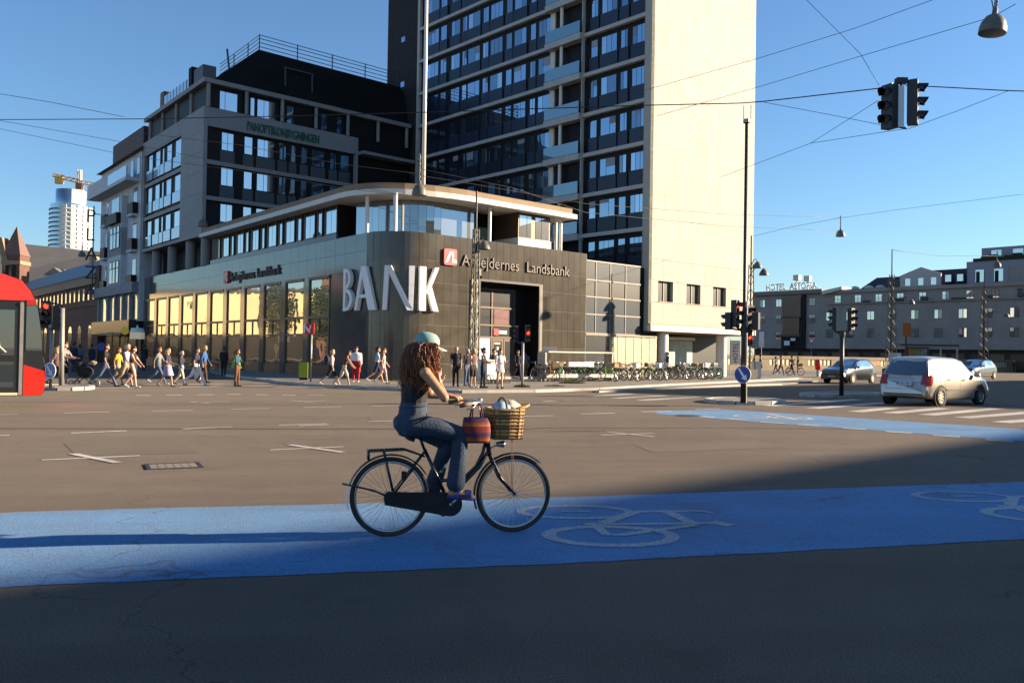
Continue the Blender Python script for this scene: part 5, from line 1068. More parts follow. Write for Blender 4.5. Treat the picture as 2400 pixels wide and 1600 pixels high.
# street lantern and kiosk details down the dark street
o = thing('street_lantern', 'white lantern shaped kiosk lamp beyond the walking people', 'lamp', (*at(320, 860, 64).xy, .12)); z0 = at(320, 798, 64).z; z1_ = at(320, 772, 64).z
b = MB(); b.box(-.05, -.05, 0, .05, .05, z0); b.build('post', M_pole, o); b = MB(); b.box(-.42, -.3, z0, .42, .3, z0 + .5); b.build('lamp_box', mat('lantern_cream', (.6, .52, .36), .5, emit=.12), o); b = MB(); b.lathe([(.5, z0 + .52), (.42, z0 + .8), (.1, z1_), (.01, z1_ + .25)], 12); b.build('lamp_roof', M_sw, o, True)
for px, py, r_, m_, lb in ((293, 775, .28, mat('amber_sign', (.45, .28, .03), .5, emit=.1), 'yellow projecting shop sign under the dark canopy'), (238, 812, .30, M_signblue, 'round blue sign behind the walking man')):
    p = at(px, py, 62); o = thing('shop_sign', lb, 'sign', p); disc(o, Vector((0, 0, 0)), r_, (0, -1, 0), m_, 'sign_face'); b = MB(); b.tube([(0, .05, 0), (0, .05, .12 - p.z)], .03, 5); b.build('post', M_pole, o)
# ================================================================ VEHICLES
M_tyre = mat('tyre_rubber', (.012, .012, .012), .8); M_rim = mat('alloy_rim', (.55, .52, .46), .35, metal=.8); M_cglass = glass('car_glass', base=.02, dark=(.006, .006, .007), tint=(1, 1, 1)); M_tail = mat('tail_lamp_red', (.30, .012, .012), .2, coat=.5)
M_chrome = mat('chrome', (.7, .68, .64), .15, metal=1); M_plate = mat('number_plate', (.5, .5, .48), .5)
def car(name, label, loc, rz, st, paint, nx_detail=True, lamps='rear'):
    """st: stations front-to-back list of (x, zb, z_sill, z_belt, z_roof, w_sill, w_mid, w_belt, w_roof, slope) from rear (x=0) to front"""
    o = thing(name, label, 'car', loc, rz)
    def lerp(a, b, t): return a + (b - a) * t
    xs = [s[0] for s in st]
    def par(x):
        x = max(xs[0], min(xs[-1], x))
        for s, e in zip(st[:-1], st[1:]):
            if x <= e[0]: t = (x - s[0]) / (e[0] - s[0] + 1e-9); t = t * t * (3 - 2 * t) * .5 + t * .5; return [lerp(p, q, t) for p, q in zip(s, e)]
        return list(st[-1])
    def S_(x, v, sd=1, off=0.0):
        """v 0 sill .. 1 belt .. 2 roof edge .. 3 roof centre"""
        p = par(x); X, zb_, zs, zl, zr, ws, wm, wl, wr, sl = p
        if v <= 1:
            z = lerp(zb_, zl, v); bul = math.sin(math.pi * min(1, v * .9 + .1)); w = lerp(ws, wl, v) + (wm - (ws + wl) / 2) * bul
        elif v <= 2: t = v - 1; z = lerp(zl, zr - .05 * min(1, (zr - zl) * 3), t); w = lerp(wl, wr, t ** 1.15)
        else: t = v - 2; z = zr - .05 * min(1, (zr - zl) * 3) * (1 - t) ** 2; w = wr * (1 - t)
        xo = sl * max(0, v - .55) if v <= 2 else sl * 1.45
        return Vector((X + xo, sd * (w + off), z))
    N = 44; vv = [0, .12, .3, .5, .7, .85, 1, 1.15, 1.4, 1.65, 1.85, 2, 2.12, 2.35, 2.65, 3]
    b = MB(); grid = []
    X = [xs[0] + (xs[-1] - xs[0]) * (i / N) for i in range(N + 1)]
    for x in X:
        row = [S_(x, v, 1) for v in vv] + [S_(x, v, -1) for v in vv[-2::-1]]; grid.append(row)
    K_ = len(grid[0]); vs = [p for r_ in grid for p in r_]
    fs = [(i * K_ + k, (i + 1) * K_ + k, (i + 1) * K_ + k + 1, i * K_ + k + 1) for i in range(N) for k in range(K_ - 1)]
    fs += [tuple(range(K_ - 1, -1, -1)), tuple(N * K_ + k for k in range(K_))]; fs += [(i * K_, i * K_ + K_ - 1, (i + 1) * K_ + K_ - 1, (i + 1) * K_) for i in range(N)]
    b.add(vs, [f[::-1] for f in fs]); body = b.build('body', paint, o, True)
    try: body.data.polygons.foreach_set('use_smooth', [len(p.vertices) == 4 for p in body.data.polygons])
    except Exception: pass
    def patch(name, pts, m, sd, n=6, off=.006, parent=None):
        """quad patch on the side: pts = 4 (x, v) corners"""
        b = MB(); rows_ = []
        for i in range(n + 1):
            for j in range(n + 1):
                s, t = i / n, j / n; a = Vector(pts[0]).lerp(Vector(pts[1]), s); e = Vector(pts[3]).lerp(Vector(pts[2]), s); q = a.lerp(e, t); rows_.append(S_(q.x, q.y, sd, off))
        b.add(rows_, [((i * (n + 1) + j), (i + 1) * (n + 1) + j, (i + 1) * (n + 1) + j + 1, i * (n + 1) + j + 1) for i in range(n) for j in range(n)]); return b.build(name, m, parent or o, True)
    def rear(name, u0, u1, v0, v1, m, off=.008, n=6, x=None, sgn=-1):
        b = MB(); rows_ = []; xx = xs[0] if x is None else x
        for i in range(n + 1):
            for j in range(n + 1):
                u = u0 + (u1 - u0) * i / n; v = v0 + (v1 - v0) * j / n; p = S_(xx, v, 1); rows_.append(Vector((p.x + sgn * off, p.y * u, p.z)))
        b.add(rows_, [((i * (n + 1) + j), (i + 1) * (n + 1) + j, (i + 1) * (n + 1) + j + 1, i * (n + 1) + j + 1) for i in range(n) for j in range(n)]); return b.build(name, m, o, True)
    return o, S_, patch, rear
def wheel(parent, x, y, r, sd, w=.2):
    b = MB(); Mw = Matrix.Rotation(math.pi / 2, 3, 'X')
    b.lathe([(r * .68, -w / 2), (r * .93, -w / 2), (r, -w / 2 + .03), (r, w / 2 - .03), (r * .93, w / 2), (r * .68, w / 2)], 24, (x, y, r), M=Mw); wh = b.build('wheel', M_tyre, parent, True)
    b = MB(); yy = sd * (w / 2 - .02)
    b.lathe([(r * .70, 0), (r * .66, sd * .015), (r * .60, 0)], 24, (x, y + yy, r), M=Mw @ Matrix.Diagonal((1, 1, -1)))
    for k in range(9):
        a = 2 * math.pi * k / 9; p = Vector((math.cos(a), 0, math.sin(a))); q = Vector((-math.sin(a), 0, math.cos(a))) * .028; c = Vector((x, y + yy, r)); b.add([c + p * r * .12 - q * .7, c + p * r * .12 + q * .7, c + p * r * .66 + q, c + p * r * .66 - q], ((0, 1, 2, 3), (3, 2, 1, 0)))
    b.lathe([(.001, sd * .0), (r * .16, 0)], 12, (x, y + yy, r), M=Mw); b.build('rim', M_rim, wh)
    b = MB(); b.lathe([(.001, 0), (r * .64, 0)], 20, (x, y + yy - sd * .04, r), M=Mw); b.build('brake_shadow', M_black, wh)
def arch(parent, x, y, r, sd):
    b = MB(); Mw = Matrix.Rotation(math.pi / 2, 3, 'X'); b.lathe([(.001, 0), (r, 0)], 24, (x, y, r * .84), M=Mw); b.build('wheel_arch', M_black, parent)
# silver estate turning right
M_silv = mat('champagne_silver_paint', (.46, .42, .36), .28, metal=.55, coat=.8)
mpv = [(0, .34, .5, 1.0, 1.58, .72, .80, .80, .62, .28), (.12, .28, .5, 1.0, 1.60, .82, .87, .84, .63, .22), (.5, .22, .4, 1.0, 1.63, .86, .90, .86, .64, .06), (1.2, .20, .4, .98, 1.645, .86, .90, .87, .64, 0), (2.1, .20, .4, .96, 1.63, .86, .90, .87, .63, 0),
       (2.7, .20, .4, .95, 1.53, .86, .90, .87, .60, 0), (3.2, .20, .4, .95, 1.22, .86, .90, .87, .62, 0), (3.55, .2, .4, .95, 1.0, .86, .90, .86, .70, 0), (4.0, .22, .4, .88, .90, .84, .88, .80, .68, 0), (4.32, .26, .4, .76, .78, .74, .78, .68, .5, 0), (4.42, .34, .45, .62, .64, .62, .66, .58, .4, 0)]
pr_ = G(2195, 952); hd = R(37)
o, S_, patch, rear = car('silver_car', 'silver estate car seen from behind crossing the zebra', (pr_.x - math.cos(hd) * .72 - math.sin(hd) * .86, pr_.y - math.sin(hd) * .72 + math.cos(hd) * .86, 0), hd, mpv, M_silv)
for sd in (-1, 1):
    patch('rear_quarter_window', [(.45, 1.12), (.95, 1.12), (.86, 1.86), (.52, 1.82)], M_cglass, sd); patch('rear_door_window', [(1.03, 1.08), (1.92, 1.07), (1.92, 1.88), (.94, 1.88)], M_cglass, sd); patch('front_door_window', [(2.0, 1.07), (3.0, 1.06), (2.5, 1.82), (2.0, 1.88)], M_cglass, sd)
    patch('rear_lamp', [(.0, .55), (.2, .55), (.3, 1.05), (.02, 1.05)], M_tail, sd, off=.012); patch('door_handle', [(1.15, .84), (1.35, .84), (1.35, .9), (1.15, .9)], M_chrome, sd, 2, .03); patch('door_handle', [(2.15, .84), (2.35, .84), (2.35, .9), (2.15, .9)], M_chrome, sd, 2, .03)
    patch('side_strip', [(1.05, .42), (3.25, .42), (3.25, .48), (1.05, .48)], M_silv, sd, 4, .025); patch('door_gap', [(1.98, .1), (1.99, .1), (1.99, 1.0), (1.98, 1.0)], M_black, sd, 4, .004); patch('door_gap', [(1.0, .25), (1.01, .25), (1.01, 1.0), (1.0, 1.0)], M_black, sd, 4, .004)
    for x in (.72, 3.42): arch(o, x, sd * .905, .385, sd); wheel(o, x, sd * .83, .32, sd)
    o.scale = (1.09,) * 3
    b = MB(); b.ball(S_(3.02, 1.12, sd) + Vector((.0, sd * .12, .02)), .09, .11, .08); b.build('wing_mirror', M_silv, o, True)
patch('windscreen', [(2.72, 2.02), (3.42, 2.02), (3.42, 3), (2.72, 3)], M_cglass, 1); patch('windscreen', [(2.72, 2.02), (3.42, 2.02), (3.42, 3), (2.72, 3)], M_cglass, -1)
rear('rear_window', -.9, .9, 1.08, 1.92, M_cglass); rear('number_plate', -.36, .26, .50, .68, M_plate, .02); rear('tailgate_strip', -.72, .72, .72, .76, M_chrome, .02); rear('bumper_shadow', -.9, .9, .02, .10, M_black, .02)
for u in ((-.99, -.74), (.74, .99)): rear('rear_lamp', u[0], u[1], .56, 1.04, M_tail, .014)
for u in (-.78, .78): rear('tailgate_gap', u - .006, u + .006, .35, 1.0, M_black, .006)
rear('tailgate_gap', -.78, .78, .34, .35, M_black, .006)
pl_ = S_(0, .59, 1); textobj('plate_text', 'BP 39 178', .11, M_black, o, basis((pl_.x - .03, .23, pl_.z - .04), (0, -1, 0), (0, 0, 1), (-1, 0, 0)), .001)
# dark cars waiting on the far side
M_navy = mat('dark_blue_paint', (.012, .014, .022), .22, metal=.3, coat=1.0); M_blk = mat('black_car_paint', (.012, .010, .011), .22, metal=.3, coat=1.0)
suv = [(0, .4, .5, 1.05, 1.56, .66, .78, .78, .6, .35), (.15, .3, .5, 1.06, 1.58, .80, .86, .83, .62, .3), (.6, .25, .45, 1.06, 1.61, .86, .9, .87, .64, .1), (1.4, .24, .45, 1.03, 1.63, .87, .91, .87, .65, 0), (2.1, .24, .45, 1.01, 1.61, .87, .91, .87, .64, 0), (2.6, .24, .45, 1.0, 1.48, .87, .91, .87, .62, 0),
       (3.05, .24, .45, 1.0, 1.18, .87, .91, .86, .66, 0), (3.35, .25, .45, 1.0, 1.04, .86, .91, .85, .72, 0), (3.95, .26, .45, .95, .98, .84, .89, .8, .66, 0), (4.3, .28, .45, .86, .88, .78, .84, .72, .55, 0), (4.42, .34, .5, .72, .74, .7, .74, .64, .45, 0)]
def suvcar(label, loc, rz, paint):
    o, S_, patch, rear = car('dark_car', label, loc, rz, suv, paint)
    for sd in (-1, 1):
        patch('rear_door_window', [(.75, 1.1), (1.9, 1.08), (1.9, 1.86), (1.0, 1.82)], M_cglass, sd); patch('front_door_window', [(1.97, 1.08), (2.85, 1.06), (2.45, 1.8), (1.97, 1.86)], M_cglass, sd); patch('sill_strip', [(1.2, .1), (2.9, .1), (2.9, .16), (1.2, .16)], M_chrome, sd, 4, .02)
        for x in (.72, 3.38): arch(o, x, sd * .915, .40, sd); wheel(o, x, sd * .84, .34, sd)
        b = MB(); b.ball(S_(2.85, 1.12, sd) + Vector((0, sd * .12, .02)), .09, .12, .08); b.build('wing_mirror', paint, o, True)
        patch('windscreen', [(2.6, 2.04), (3.2, 2.04), (3.2, 3), (2.6, 3)], M_cglass, sd); patch('headlamp', [(4.02, .86), (4.3, .9), (4.3, 1.0), (4.02, 1.0)], M_chrome, sd, 3, .012)
        patch('running_lamp', [(4.3, .35), (4.36, .35), (4.36, .8), (4.3, .8)], mat('daytime_lamp', (.9, 1, .9), .3, emit=1.2), sd, 3, .012)
    rear('grille', -.8, .8, .45, .85, M_black, .01, x=4.42, sgn=1); rear('number_plate', -.3, .3, .28, .42, M_plate, .02, x=4.42, sgn=1)
    return o
hd2 = R(222)
c = G(1990, 898); suvcar('dark blue car facing left behind the black signal post', (c.x + 1.64, c.y + 1.48, 0), hd2, M_navy).scale = (1.04,) * 3
c = G(2286, 888); suvcar('black car half hidden behind the silver car', (c.x + 1.9, c.y + 1.5, 0), R(218), M_blk).scale = (1.12,) * 3
# red city bus entering from the left
bx = G(104, 957); bus = thing('city_bus', 'red city bus nose coming in at the left edge', 'bus', (bx.x, bx.y, 0), R(28))
M_bred = mat('bus_red', (.72, .022, .008), .25, coat=.8); M_bblk = mat('bus_black_panel', (.02, .02, .021), .3); M_bgl = glass('bus_glass', base=.14, dark=(.03, .034, .034), tint=(.9, .95, 1))
def bz(py): return at(60, py, bx.y).z
TOPB = bz(640)
prof = [(-11, .34), (-.10, .34), (-.02, .46), (.0, .8), (-.02, 1.1), (-.06, 1.35), (-.10, 1.9), (-.18, 2.5), (-.24, 2.75), (-.36, 3.05), (-.56, 3.3), (-.95, 3.45), (-1.6, TOPB), (-11, TOPB + .02)]
b = MB(); b.prism([(x, z) for x, z in prof], -2.5, 0, M=basis((0, 0, 0), (1, 0, 0), (0, 0, 1), (0, -1, 0)))
bd = b.build('body', M_bblk, bus)
def bside(name, pts, m, t=.012): b = MB(); b.prism(pts, 0, t, M=basis((0, 0, 0), (1, 0, 0), (0, 0, 1), (0, -1, 0))); return b.build(name, m, bus)
bside('roof_panel', [(-11, 2.80), (-.27, 2.80), (-.37, 3.06), (-.57, 3.31), (-.97, 3.46), (-1.6, TOPB + .005), (-11, TOPB + .03)], M_bred, .03)
def fsheet(name, pf, m, y0=-.02, y1=2.5):
    b = MB(); n = len(pf); b.add([(x + .012, y0, z) for x, z in pf] + [(x + .012, y1, z) for x, z in pf], [(k, k + 1, n + k + 1, n + k) for k in range(n - 1)]); return b.build(name, m, bus, True)
fsheet('roof_front', [(-.24, 2.76), (-.36, 3.06), (-.56, 3.31), (-.95, 3.46), (-1.6, TOPB + .01)], M_bred); fsheet('front_panel', [(-.10, .35), (-.02, .46), (.0, .8), (-.02, 1.08)], M_bred)
fsheet('windscreen', [(-.06, 1.36), (-.10, 1.9), (-.18, 2.5), (-.22, 2.7)], M_bgl, .05, 2.45)
bside('front_bumper', [(-.50, .35), (-.10, .35), (-.02, .46), (.0, .8), (-.02, .98), (-.50, 1.14)], M_bred, .03)
bside('front_quarter_window', [(-.46, 1.5), (-.08, 1.5), (-.11, 1.95), (-.19, 2.5), (-.23, 2.68), (-.46, 2.68)], M_bgl, .015)
bside('door_post', [(-.60, .36), (-.52, .36), (-.52, 2.76), (-.60, 2.76)], M_galv, .04)
dr = bside('door', [(-1.75, .42), (-.64, .42), (-.64, 2.62), (-1.75, 2.62)], M_bblk, .02); bside('door_window', [(-1.7, 1.38), (-.72, 1.38), (-.72, 2.55), (-1.7, 2.55)], M_bgl, .03)
bside('door_window', [(-1.7, .55), (-.72, .55), (-.72, 1.22), (-1.7, 1.22)], M_bgl, .028)
piece('hand_rail', bus, -1.8, -.06, 1.12, -1.05, -.03, 1.18, mat('rail_yellow', (.75, .42, .02), .4)); piece('step_strip', bus, -1.9, -.08, .36, -.62, -.03, .42, mat('step_pale', (.72, .64, .42), .5))
b = MB(); b.tube([(-1.3, -.08, 2.2), (-1.1, -.08, 1.9), (-1.05, -.08, 1.6), (-.9, -.08, 1.45)], .03, 6); b.build('door_rail', M_galv, bus, True)
for k in range(3): bside('vent_slat', [(-.46, 2.70 + k * .05), (-.24, 2.70 + k * .05), (-.25, 2.73 + k * .05), (-.46, 2.73 + k * .05)], M_bred, .045)
for x in (-2.6, -9): 
    b = MB(); b.lathe([(.3, -.15), (.48, -.15), (.5, -.12), (.5, .12), (.48, .15), (.3, .15)], 24, (x, .12, .5), M=Matrix.Rotation(math.pi / 2, 3, 'X')); b.build('wheel', M_tyre, bus, True)
bside('side_window', [(-5.4, 1.2), (-3.7, 1.2), (-3.7, 2.6), (-5.4, 2.6)], M_bgl, .02)
# ================================================================ PEOPLE
DG = bpy.context.evaluated_depsgraph_get
def capsule(b, p, q, r0, r1, n=10, ell=(1, 1), ax=None):
    """tapered limb with round ends; ell = flattening across (u along ax, other)"""
    p, q = Vector(p), Vector(q); t = (q - p); L_ = t.length; t = t / L_ if L_ > 1e-6 else Vector((0, 0, 1))
    u = Vector(ax) if ax else (Vector((0, 1, 0)) if abs(t.y) < .9 else Vector((1, 0, 0))); u = (u - t * u.dot(t)).normalized(); w = t.cross(u); rings = []
    for a in (-80, -50, -22): rings.append((p + t * r0 * math.sin(R(a)), r0 * math.cos(R(a))))
    rings += [(p, r0), (q, r1)]
    for a in (22, 50, 80): rings.append((q + t * r1 * math.sin(R(a)), r1 * math.cos(R(a))))
    vs = [c + (u * math.cos(2 * math.pi * k / n) * ell[0] + w * math.sin(2 * math.pi * k / n) * ell[1]) * r for c, r in rings for k in range(n)]; m = len(rings)
    fs = [(i * n + k, i * n + (k + 1) % n, (i + 1) * n + (k + 1) % n, (i + 1) * n + k) for i in range(m - 1) for k in range(n)] + [tuple(range(n - 1, -1, -1)), tuple(range((m - 1) * n, m * n))]
    b.add(vs, fs)
def remesh(b, name, caps, mats, parent, vox, smooth_it=3):
    me = bpy.data.meshes.new(name); me.from_pydata(b.v, [], b.f); o = bpy.data.objects.new(name + '_tmp', me); COL.objects.link(o)
    m = o.modifiers.new('r', 'REMESH'); m.mode = 'VOXEL'; m.voxel_size = vox; m.use_smooth_shade = True
    s = o.modifiers.new('s', 'SMOOTH'); s.factor = .5; s.iterations = smooth_it
    bpy.context.view_layer.update(); out = bpy.data.meshes.new_from_object(o.evaluated_get(DG())); bpy.data.objects.remove(o); bpy.data.meshes.remove(me)
    out.materials.clear()
    for q in mats: out.materials.append(q)
    idx = []
    segs = [(Vector(p), Vector(q), r0, r1, mi) for p, q, r0, r1, mi in caps]
    for f in out.polygons:
        c = f.center; best = 9; bi = 0
        for p, q, r0, r1, mi in segs:
            d = q - p; l2 = d.length_squared; t = max(0, min(1, (c - p).dot(d) / l2)) if l2 > 1e-9 else 0; dist = (c - p - d * t).length - (r0 + (r1 - r0) * t)
            if dist < best: best = dist; bi = mi
        idx.append(bi)
    out.polygons.foreach_set('material_index', idx); out.polygons.foreach_set('use_smooth', [True] * len(out.polygons)); out.name = name
    ob = bpy.data.objects.new(name, out); return lnk(ob, parent)
M_skin = mat('skin_tan', (.42, .22, .13), .5); M_skin2 = mat('skin_fair', (.55, .33, .23), .5); M_skin3 = mat('skin_dark', (.17, .085, .05), .5)
M_shoe_w = mat('shoe_white', (.65, .63, .58), .6); M_shoe_k = mat('shoe_black', (.02, .02, .02), .6); M_shoe_t = mat('shoe_tan', (.28, .18, .09), .6)
def cloth(nm, c): return mat('cloth_' + nm, c, .85, var=.12, scale=9)
CL = {k: cloth(k, v) for k, v in dict(black=(.014, .013, .015), white=(.68, .67, .66), navy=(.02, .024, .05), blue=(.03, .10, .28), jeans=(.075, .11, .17), brown=(.07, .035, .02), tan=(.32, .24, .15), grey=(.20, .19, .19), green=(.16, .42, .05), red=(.42, .012, .012), pink=(.55, .33, .32), yellow=(.50, .32, .03), lilac=(.30, .29, .42), olive=(.10, .10, .05), dteal=(.02, .08, .10), cream=(.55, .48, .38), rust=(.16, .06, .025), lblue=(.28, .40, .55), pattern=(.12, .06, .06)).items()}
HAIR = {k: mat('hair_' + k, v, .55, var=.25, scale=25) for k, v in dict(brown=(.06, .03, .015), black=(.012, .01, .01), blond=(.45, .32, .14), grey=(.42, .38, .32), red=(.20, .06, .02), none=(.3, .18, .12)).items()}
def person(px, py, h, face, label, top='black', bot='jeans', sleeve=0, legs='long', pose='stand', hair='brown', hst='short', shoe=None, skin=None, ph=1, z=.12, arms=None, fat=1.0, skirt=None, vox=.02, group='people crossing and waiting at the junction', bend=0.0, lean=0.0):
    """face: heading in degrees from +X; legs long/short/bare; sleeve 0 none 1 short 2 long"""
    loc = G(px, py, z); o = thing('person', label, 'person', loc, R(face), group); k = h / 1.75; skin = skin or M_skin; mats = [skin, CL[top], CL[bot], shoe or M_shoe_k]
    V = lambda x, y, z_: Vector((x * k, y * k, z_ * k))
    st = .0; caps = []
    # legs: hip angle forward (+) and knee bend per leg
    am = .62 + .38 * ((px * 7 + int(py) * 3) % 10) / 10
    if pose == 'walk': ang = {1: (22 * am * ph, 6 if ph > 0 else 34 * am), -1: (-22 * am * ph, 34 * am if ph > 0 else 6)}
    elif pose == 'stride': ang = {1: (28 * ph, 5 if ph > 0 else 30), -1: (-27 * ph, 30 if ph > 0 else 5)}
    else: ang = {1: (3, 2), -1: (-2, 3)}
    hipz = .93 if pose == 'stand' else (.915 if pose == 'walk' else .89)
    wid = .09 * fat; foot_low = 9; legsP = {}
    for sd in (1, -1):
        a, kb = ang[sd]; hp = Vector((0, sd * wid, hipz)); kn = hp + Vector((math.sin(R(a)), 0, -math.cos(R(a)))) * .44; sa = a - kb; an = kn + Vector((math.sin(R(sa)), 0, -math.cos(R(sa)))) * .42
        pit = 0 if a > 0 or pose == 'stand' else -32
        he = an + Vector((-.045, 0, -.045)); to = an + Vector((math.cos(R(pit)) * .17, sd * .015, math.sin(R(pit)) * .17 - .045)); legsP[sd] = (hp, kn, an, he, to); foot_low = min(foot_low, he.z - .035, to.z - .03)
    dz = -foot_low
    up = Matrix.Rotation(R(lean), 4, 'Y')
    def T(x, y, z_): p = up @ Vector((x, y, z_ - hipz)); return V(p.x, p.y, p.z + hipz + dz)
    def Lg(p): return V(p.x, p.y, p.z + dz)
    b = MB()
    def add(p, q, r0, r1, mi, ell=(1, 1), ax=None): capsule(b, p, q, r0 * k, r1 * k, 10, ell, ax); caps.append((p, q, r0 * k, r1 * k, mi))
    lm = {'long': 2, 'short': 0, 'bare': 0}[legs]
    for sd in (1, -1):
        hp, kn, an, he, to = [Lg(p) for p in legsP[sd]]
        tr = 1.12 if legs == 'long' else 1.0
        if legs == 'short': mid = hp.lerp(kn, .82); add(hp, mid, .092 * fat, .085 * fat, 2); add(mid, kn, .062 * fat, .056, 0)
        else: add(hp, kn, .088 * fat * tr, .062 * fat * tr, lm)
        add(kn, an, .058 * tr, .040 * tr * (1.15 if legs == 'long' else .95), lm); add(he, to, .040, .034, 3); add(an, he, .04, .038, 3 if legs == 'long' else 0)
    # torso
    pel = T(0, 0, .95); wst = T(.005, 0, 1.10); che = T(.01 + bend * .3, 0, 1.32); nkb = T(.0 + bend * .6, 0, 1.46); hdc = T(.035 + bend, 0, 1.635)
    ey_ = (1.28 * fat, .82)
    add(T(0, 0, .93), T(0, 0, .99), .125 * fat, .125 * fat, 2 if not skirt else 1, ey_, (0, 1, 0)); add(T(0, 0, 1.0), wst, .120 * fat, .112 * fat, 1, ey_, (0, 1, 0)); add(wst, che, .112 * fat, .128 * fat, 1, (1.3 * (1 + (fat - 1) * .5), .82), (0, 1, 0)); add(che, T(bend * .5, 0, 1.40), .128, .085, 1, (1.5, .8), (0, 1, 0))
    add(nkb, T(.015 + bend * .85, 0, 1.53), .055, .048, 0); add(T(.03 + bend, 0, 1.61), T(.028 + bend, 0, 1.655), .088, .093, 0, (.86, 1.0), (0, 1, 0)); add(T(.085 + bend, 0, 1.565), T(.07 + bend, 0, 1.60), .042, .06, 0); add(T(.128 + bend, 0, 1.605), T(.12 + bend, 0, 1.63), .014, .01, 0)
    for sd in (1, -1): add(T(.02 + bend, sd * .085, 1.61), T(.015 + bend, sd * .088, 1.64), .012, .018, 0)
    # arms
    for sd in (1, -1):
        sh = T(bend * .5, sd * .185 * (1 + (fat - 1) * .6), 1.405); a = arms[0 if sd == 1 else 1] if arms else ((-ang[sd][0] * .9, 22) if pose != 'stand' else (3, 12))
        ua, fb = a[:2]; out = (a[2] if len(a) > 2 else 8) * sd; d1_ = Vector((math.sin(R(ua)), math.sin(R(out)), -math.cos(R(ua)) * math.cos(R(out)))); el = sh + d1_ * .29 * k; fa = ua + fb; inn = (a[3] if len(a) > 3 else -4) * sd; d2_ = Vector((math.sin(R(fa)), math.sin(R(inn)), -math.cos(R(fa)))); wr = el + d2_.normalized() * .25 * k; hn = wr + d2_.normalized() * .085 * k
        sm = {0: 0, 1: 0, 2: 1}[sleeve]
        if sleeve == 1: mid = sh.lerp(el, .6); add(sh, mid, .062, .058, 1); add(mid, el, .043, .038, 0)
        else: add(sh, el, .056 if sleeve else .05, .042 if sleeve else .038, sm)
        add(el, wr, .040 if sleeve == 2 else .036, .028, sm); add(wr, hn, .030, .026, 0, (.7, 1.2), (0, 1, 0))
        for fy in (-.022, -.007, .008, .022): add(hn + Vector((0, fy * k, 0)), hn + d2_.normalized() * .065 * k + Vector((.012 * k, fy * k, 0)), .0095, .008, 0)
        add(wr + Vector((.02 * k, 0, 0)), hn + Vector((.045 * k, -sd * .01, .01 * k)), .012, .009, 0)
    remesh(b, 'body', caps, mats, o, vox * k)
    hm = HAIR[hair]; Mh = up.to_3x3(); hc = T(.012 + bend, 0, 1.675)
    if hst != 'bald':
        b = MB(); capsule(b, T(-.018 + bend, 0, 1.665), T(.035 + bend, 0, 1.70), .098 * k, .088 * k, 12, (.9, 1), (0, 1, 0))
        capsule(b, T(-.045 + bend, 0, 1.60), T(-.03 + bend, 0, 1.66), .07 * k, .09 * k, 12)
        if hst == 'long': capsule(b, T(-.07 + bend, 0, 1.42), T(-.045 + bend, 0, 1.62), .075 * k, .095 * k, 10, (1.25, .7), (0, 1, 0))
        if hst == 'bob': capsule(b, T(-.03 + bend, 0, 1.53), T(-.02 + bend, 0, 1.64), .105 * k, .115 * k, 10)
        if hst == 'bun': capsule(b, T(-.11 + bend, 0, 1.70), T(-.12 + bend, 0, 1.72), .05 * k, .045 * k, 8)
        if hst == 'tail': capsule(b, T(-.12 + bend, 0, 1.66), T(-.16 + bend, 0, 1.50), .045 * k, .025 * k, 8)
        if hst == 'cap': capsule(b, T(.08 + bend, 0, 1.685), T(.17 + bend, 0, 1.675), .06 * k, .05 * k, 10, (1.1, .25), (0, 1, 0))
        b.build('hair' if hst != 'cap' else 'cap', hm, o, True)
    if skirt:
        z0, z1_, r0, r1 = skirt; b = MB(); prof = [(r0 * k, (z0 + dz) * k), ((r0 * .6 + r1 * .4) * k, ((z0 * .6 + z1_ * .4) + dz) * k), (r1 * k, (z1_ + dz) * k)]
        n = 20; vs = []
        for r_, zz in prof:
            for q in range(n): a = 2 * math.pi * q / n; rr = r_ * (1 + .06 * math.sin(5 * a)); vs.append((rr * math.cos(a) * .85 + (.04 * ph * k if pose != 'stand' and r_ == r1 * k else 0), rr * math.sin(a), zz))
        b.add(vs, [(i * n + q, i * n + (q + 1) % n, (i + 1) * n + (q + 1) % n, (i + 1) * n + q) for i in range(2) for q in range(n)]); b.build('skirt', CL[bot], o, True)
    return o
def bag(px, py, Y, w, h, d, c, label, name='bag', strap=True, rz_=0):
    p = at(px, py, Y); o = thing(name, label, 'bag', p, rz_); b = MB(); m = cloth(c + '_bag', tuple(CL[c].node_tree.nodes['Principled BSDF'].inputs['Base Color'].default_value[:3])) if False else CL[c]
    b.prism([(-w / 2, 0), (w / 2, 0), (w * .44, h), (-w * .44, h)], -d / 2, d / 2, M=basis((0, 0, 0), (1, 0, 0), (0, 0, 1), (0, -1, 0))); b.build('pouch', m, o)
    if strap: b = MB(); b.tube([(-w * .3, 0, h), (-w * .2, 0, h + .16), (0, 0, h + .22), (w * .2, 0, h + .16), (w * .3, 0, h)], .012, 5); b.build('strap', m, o)
    return o
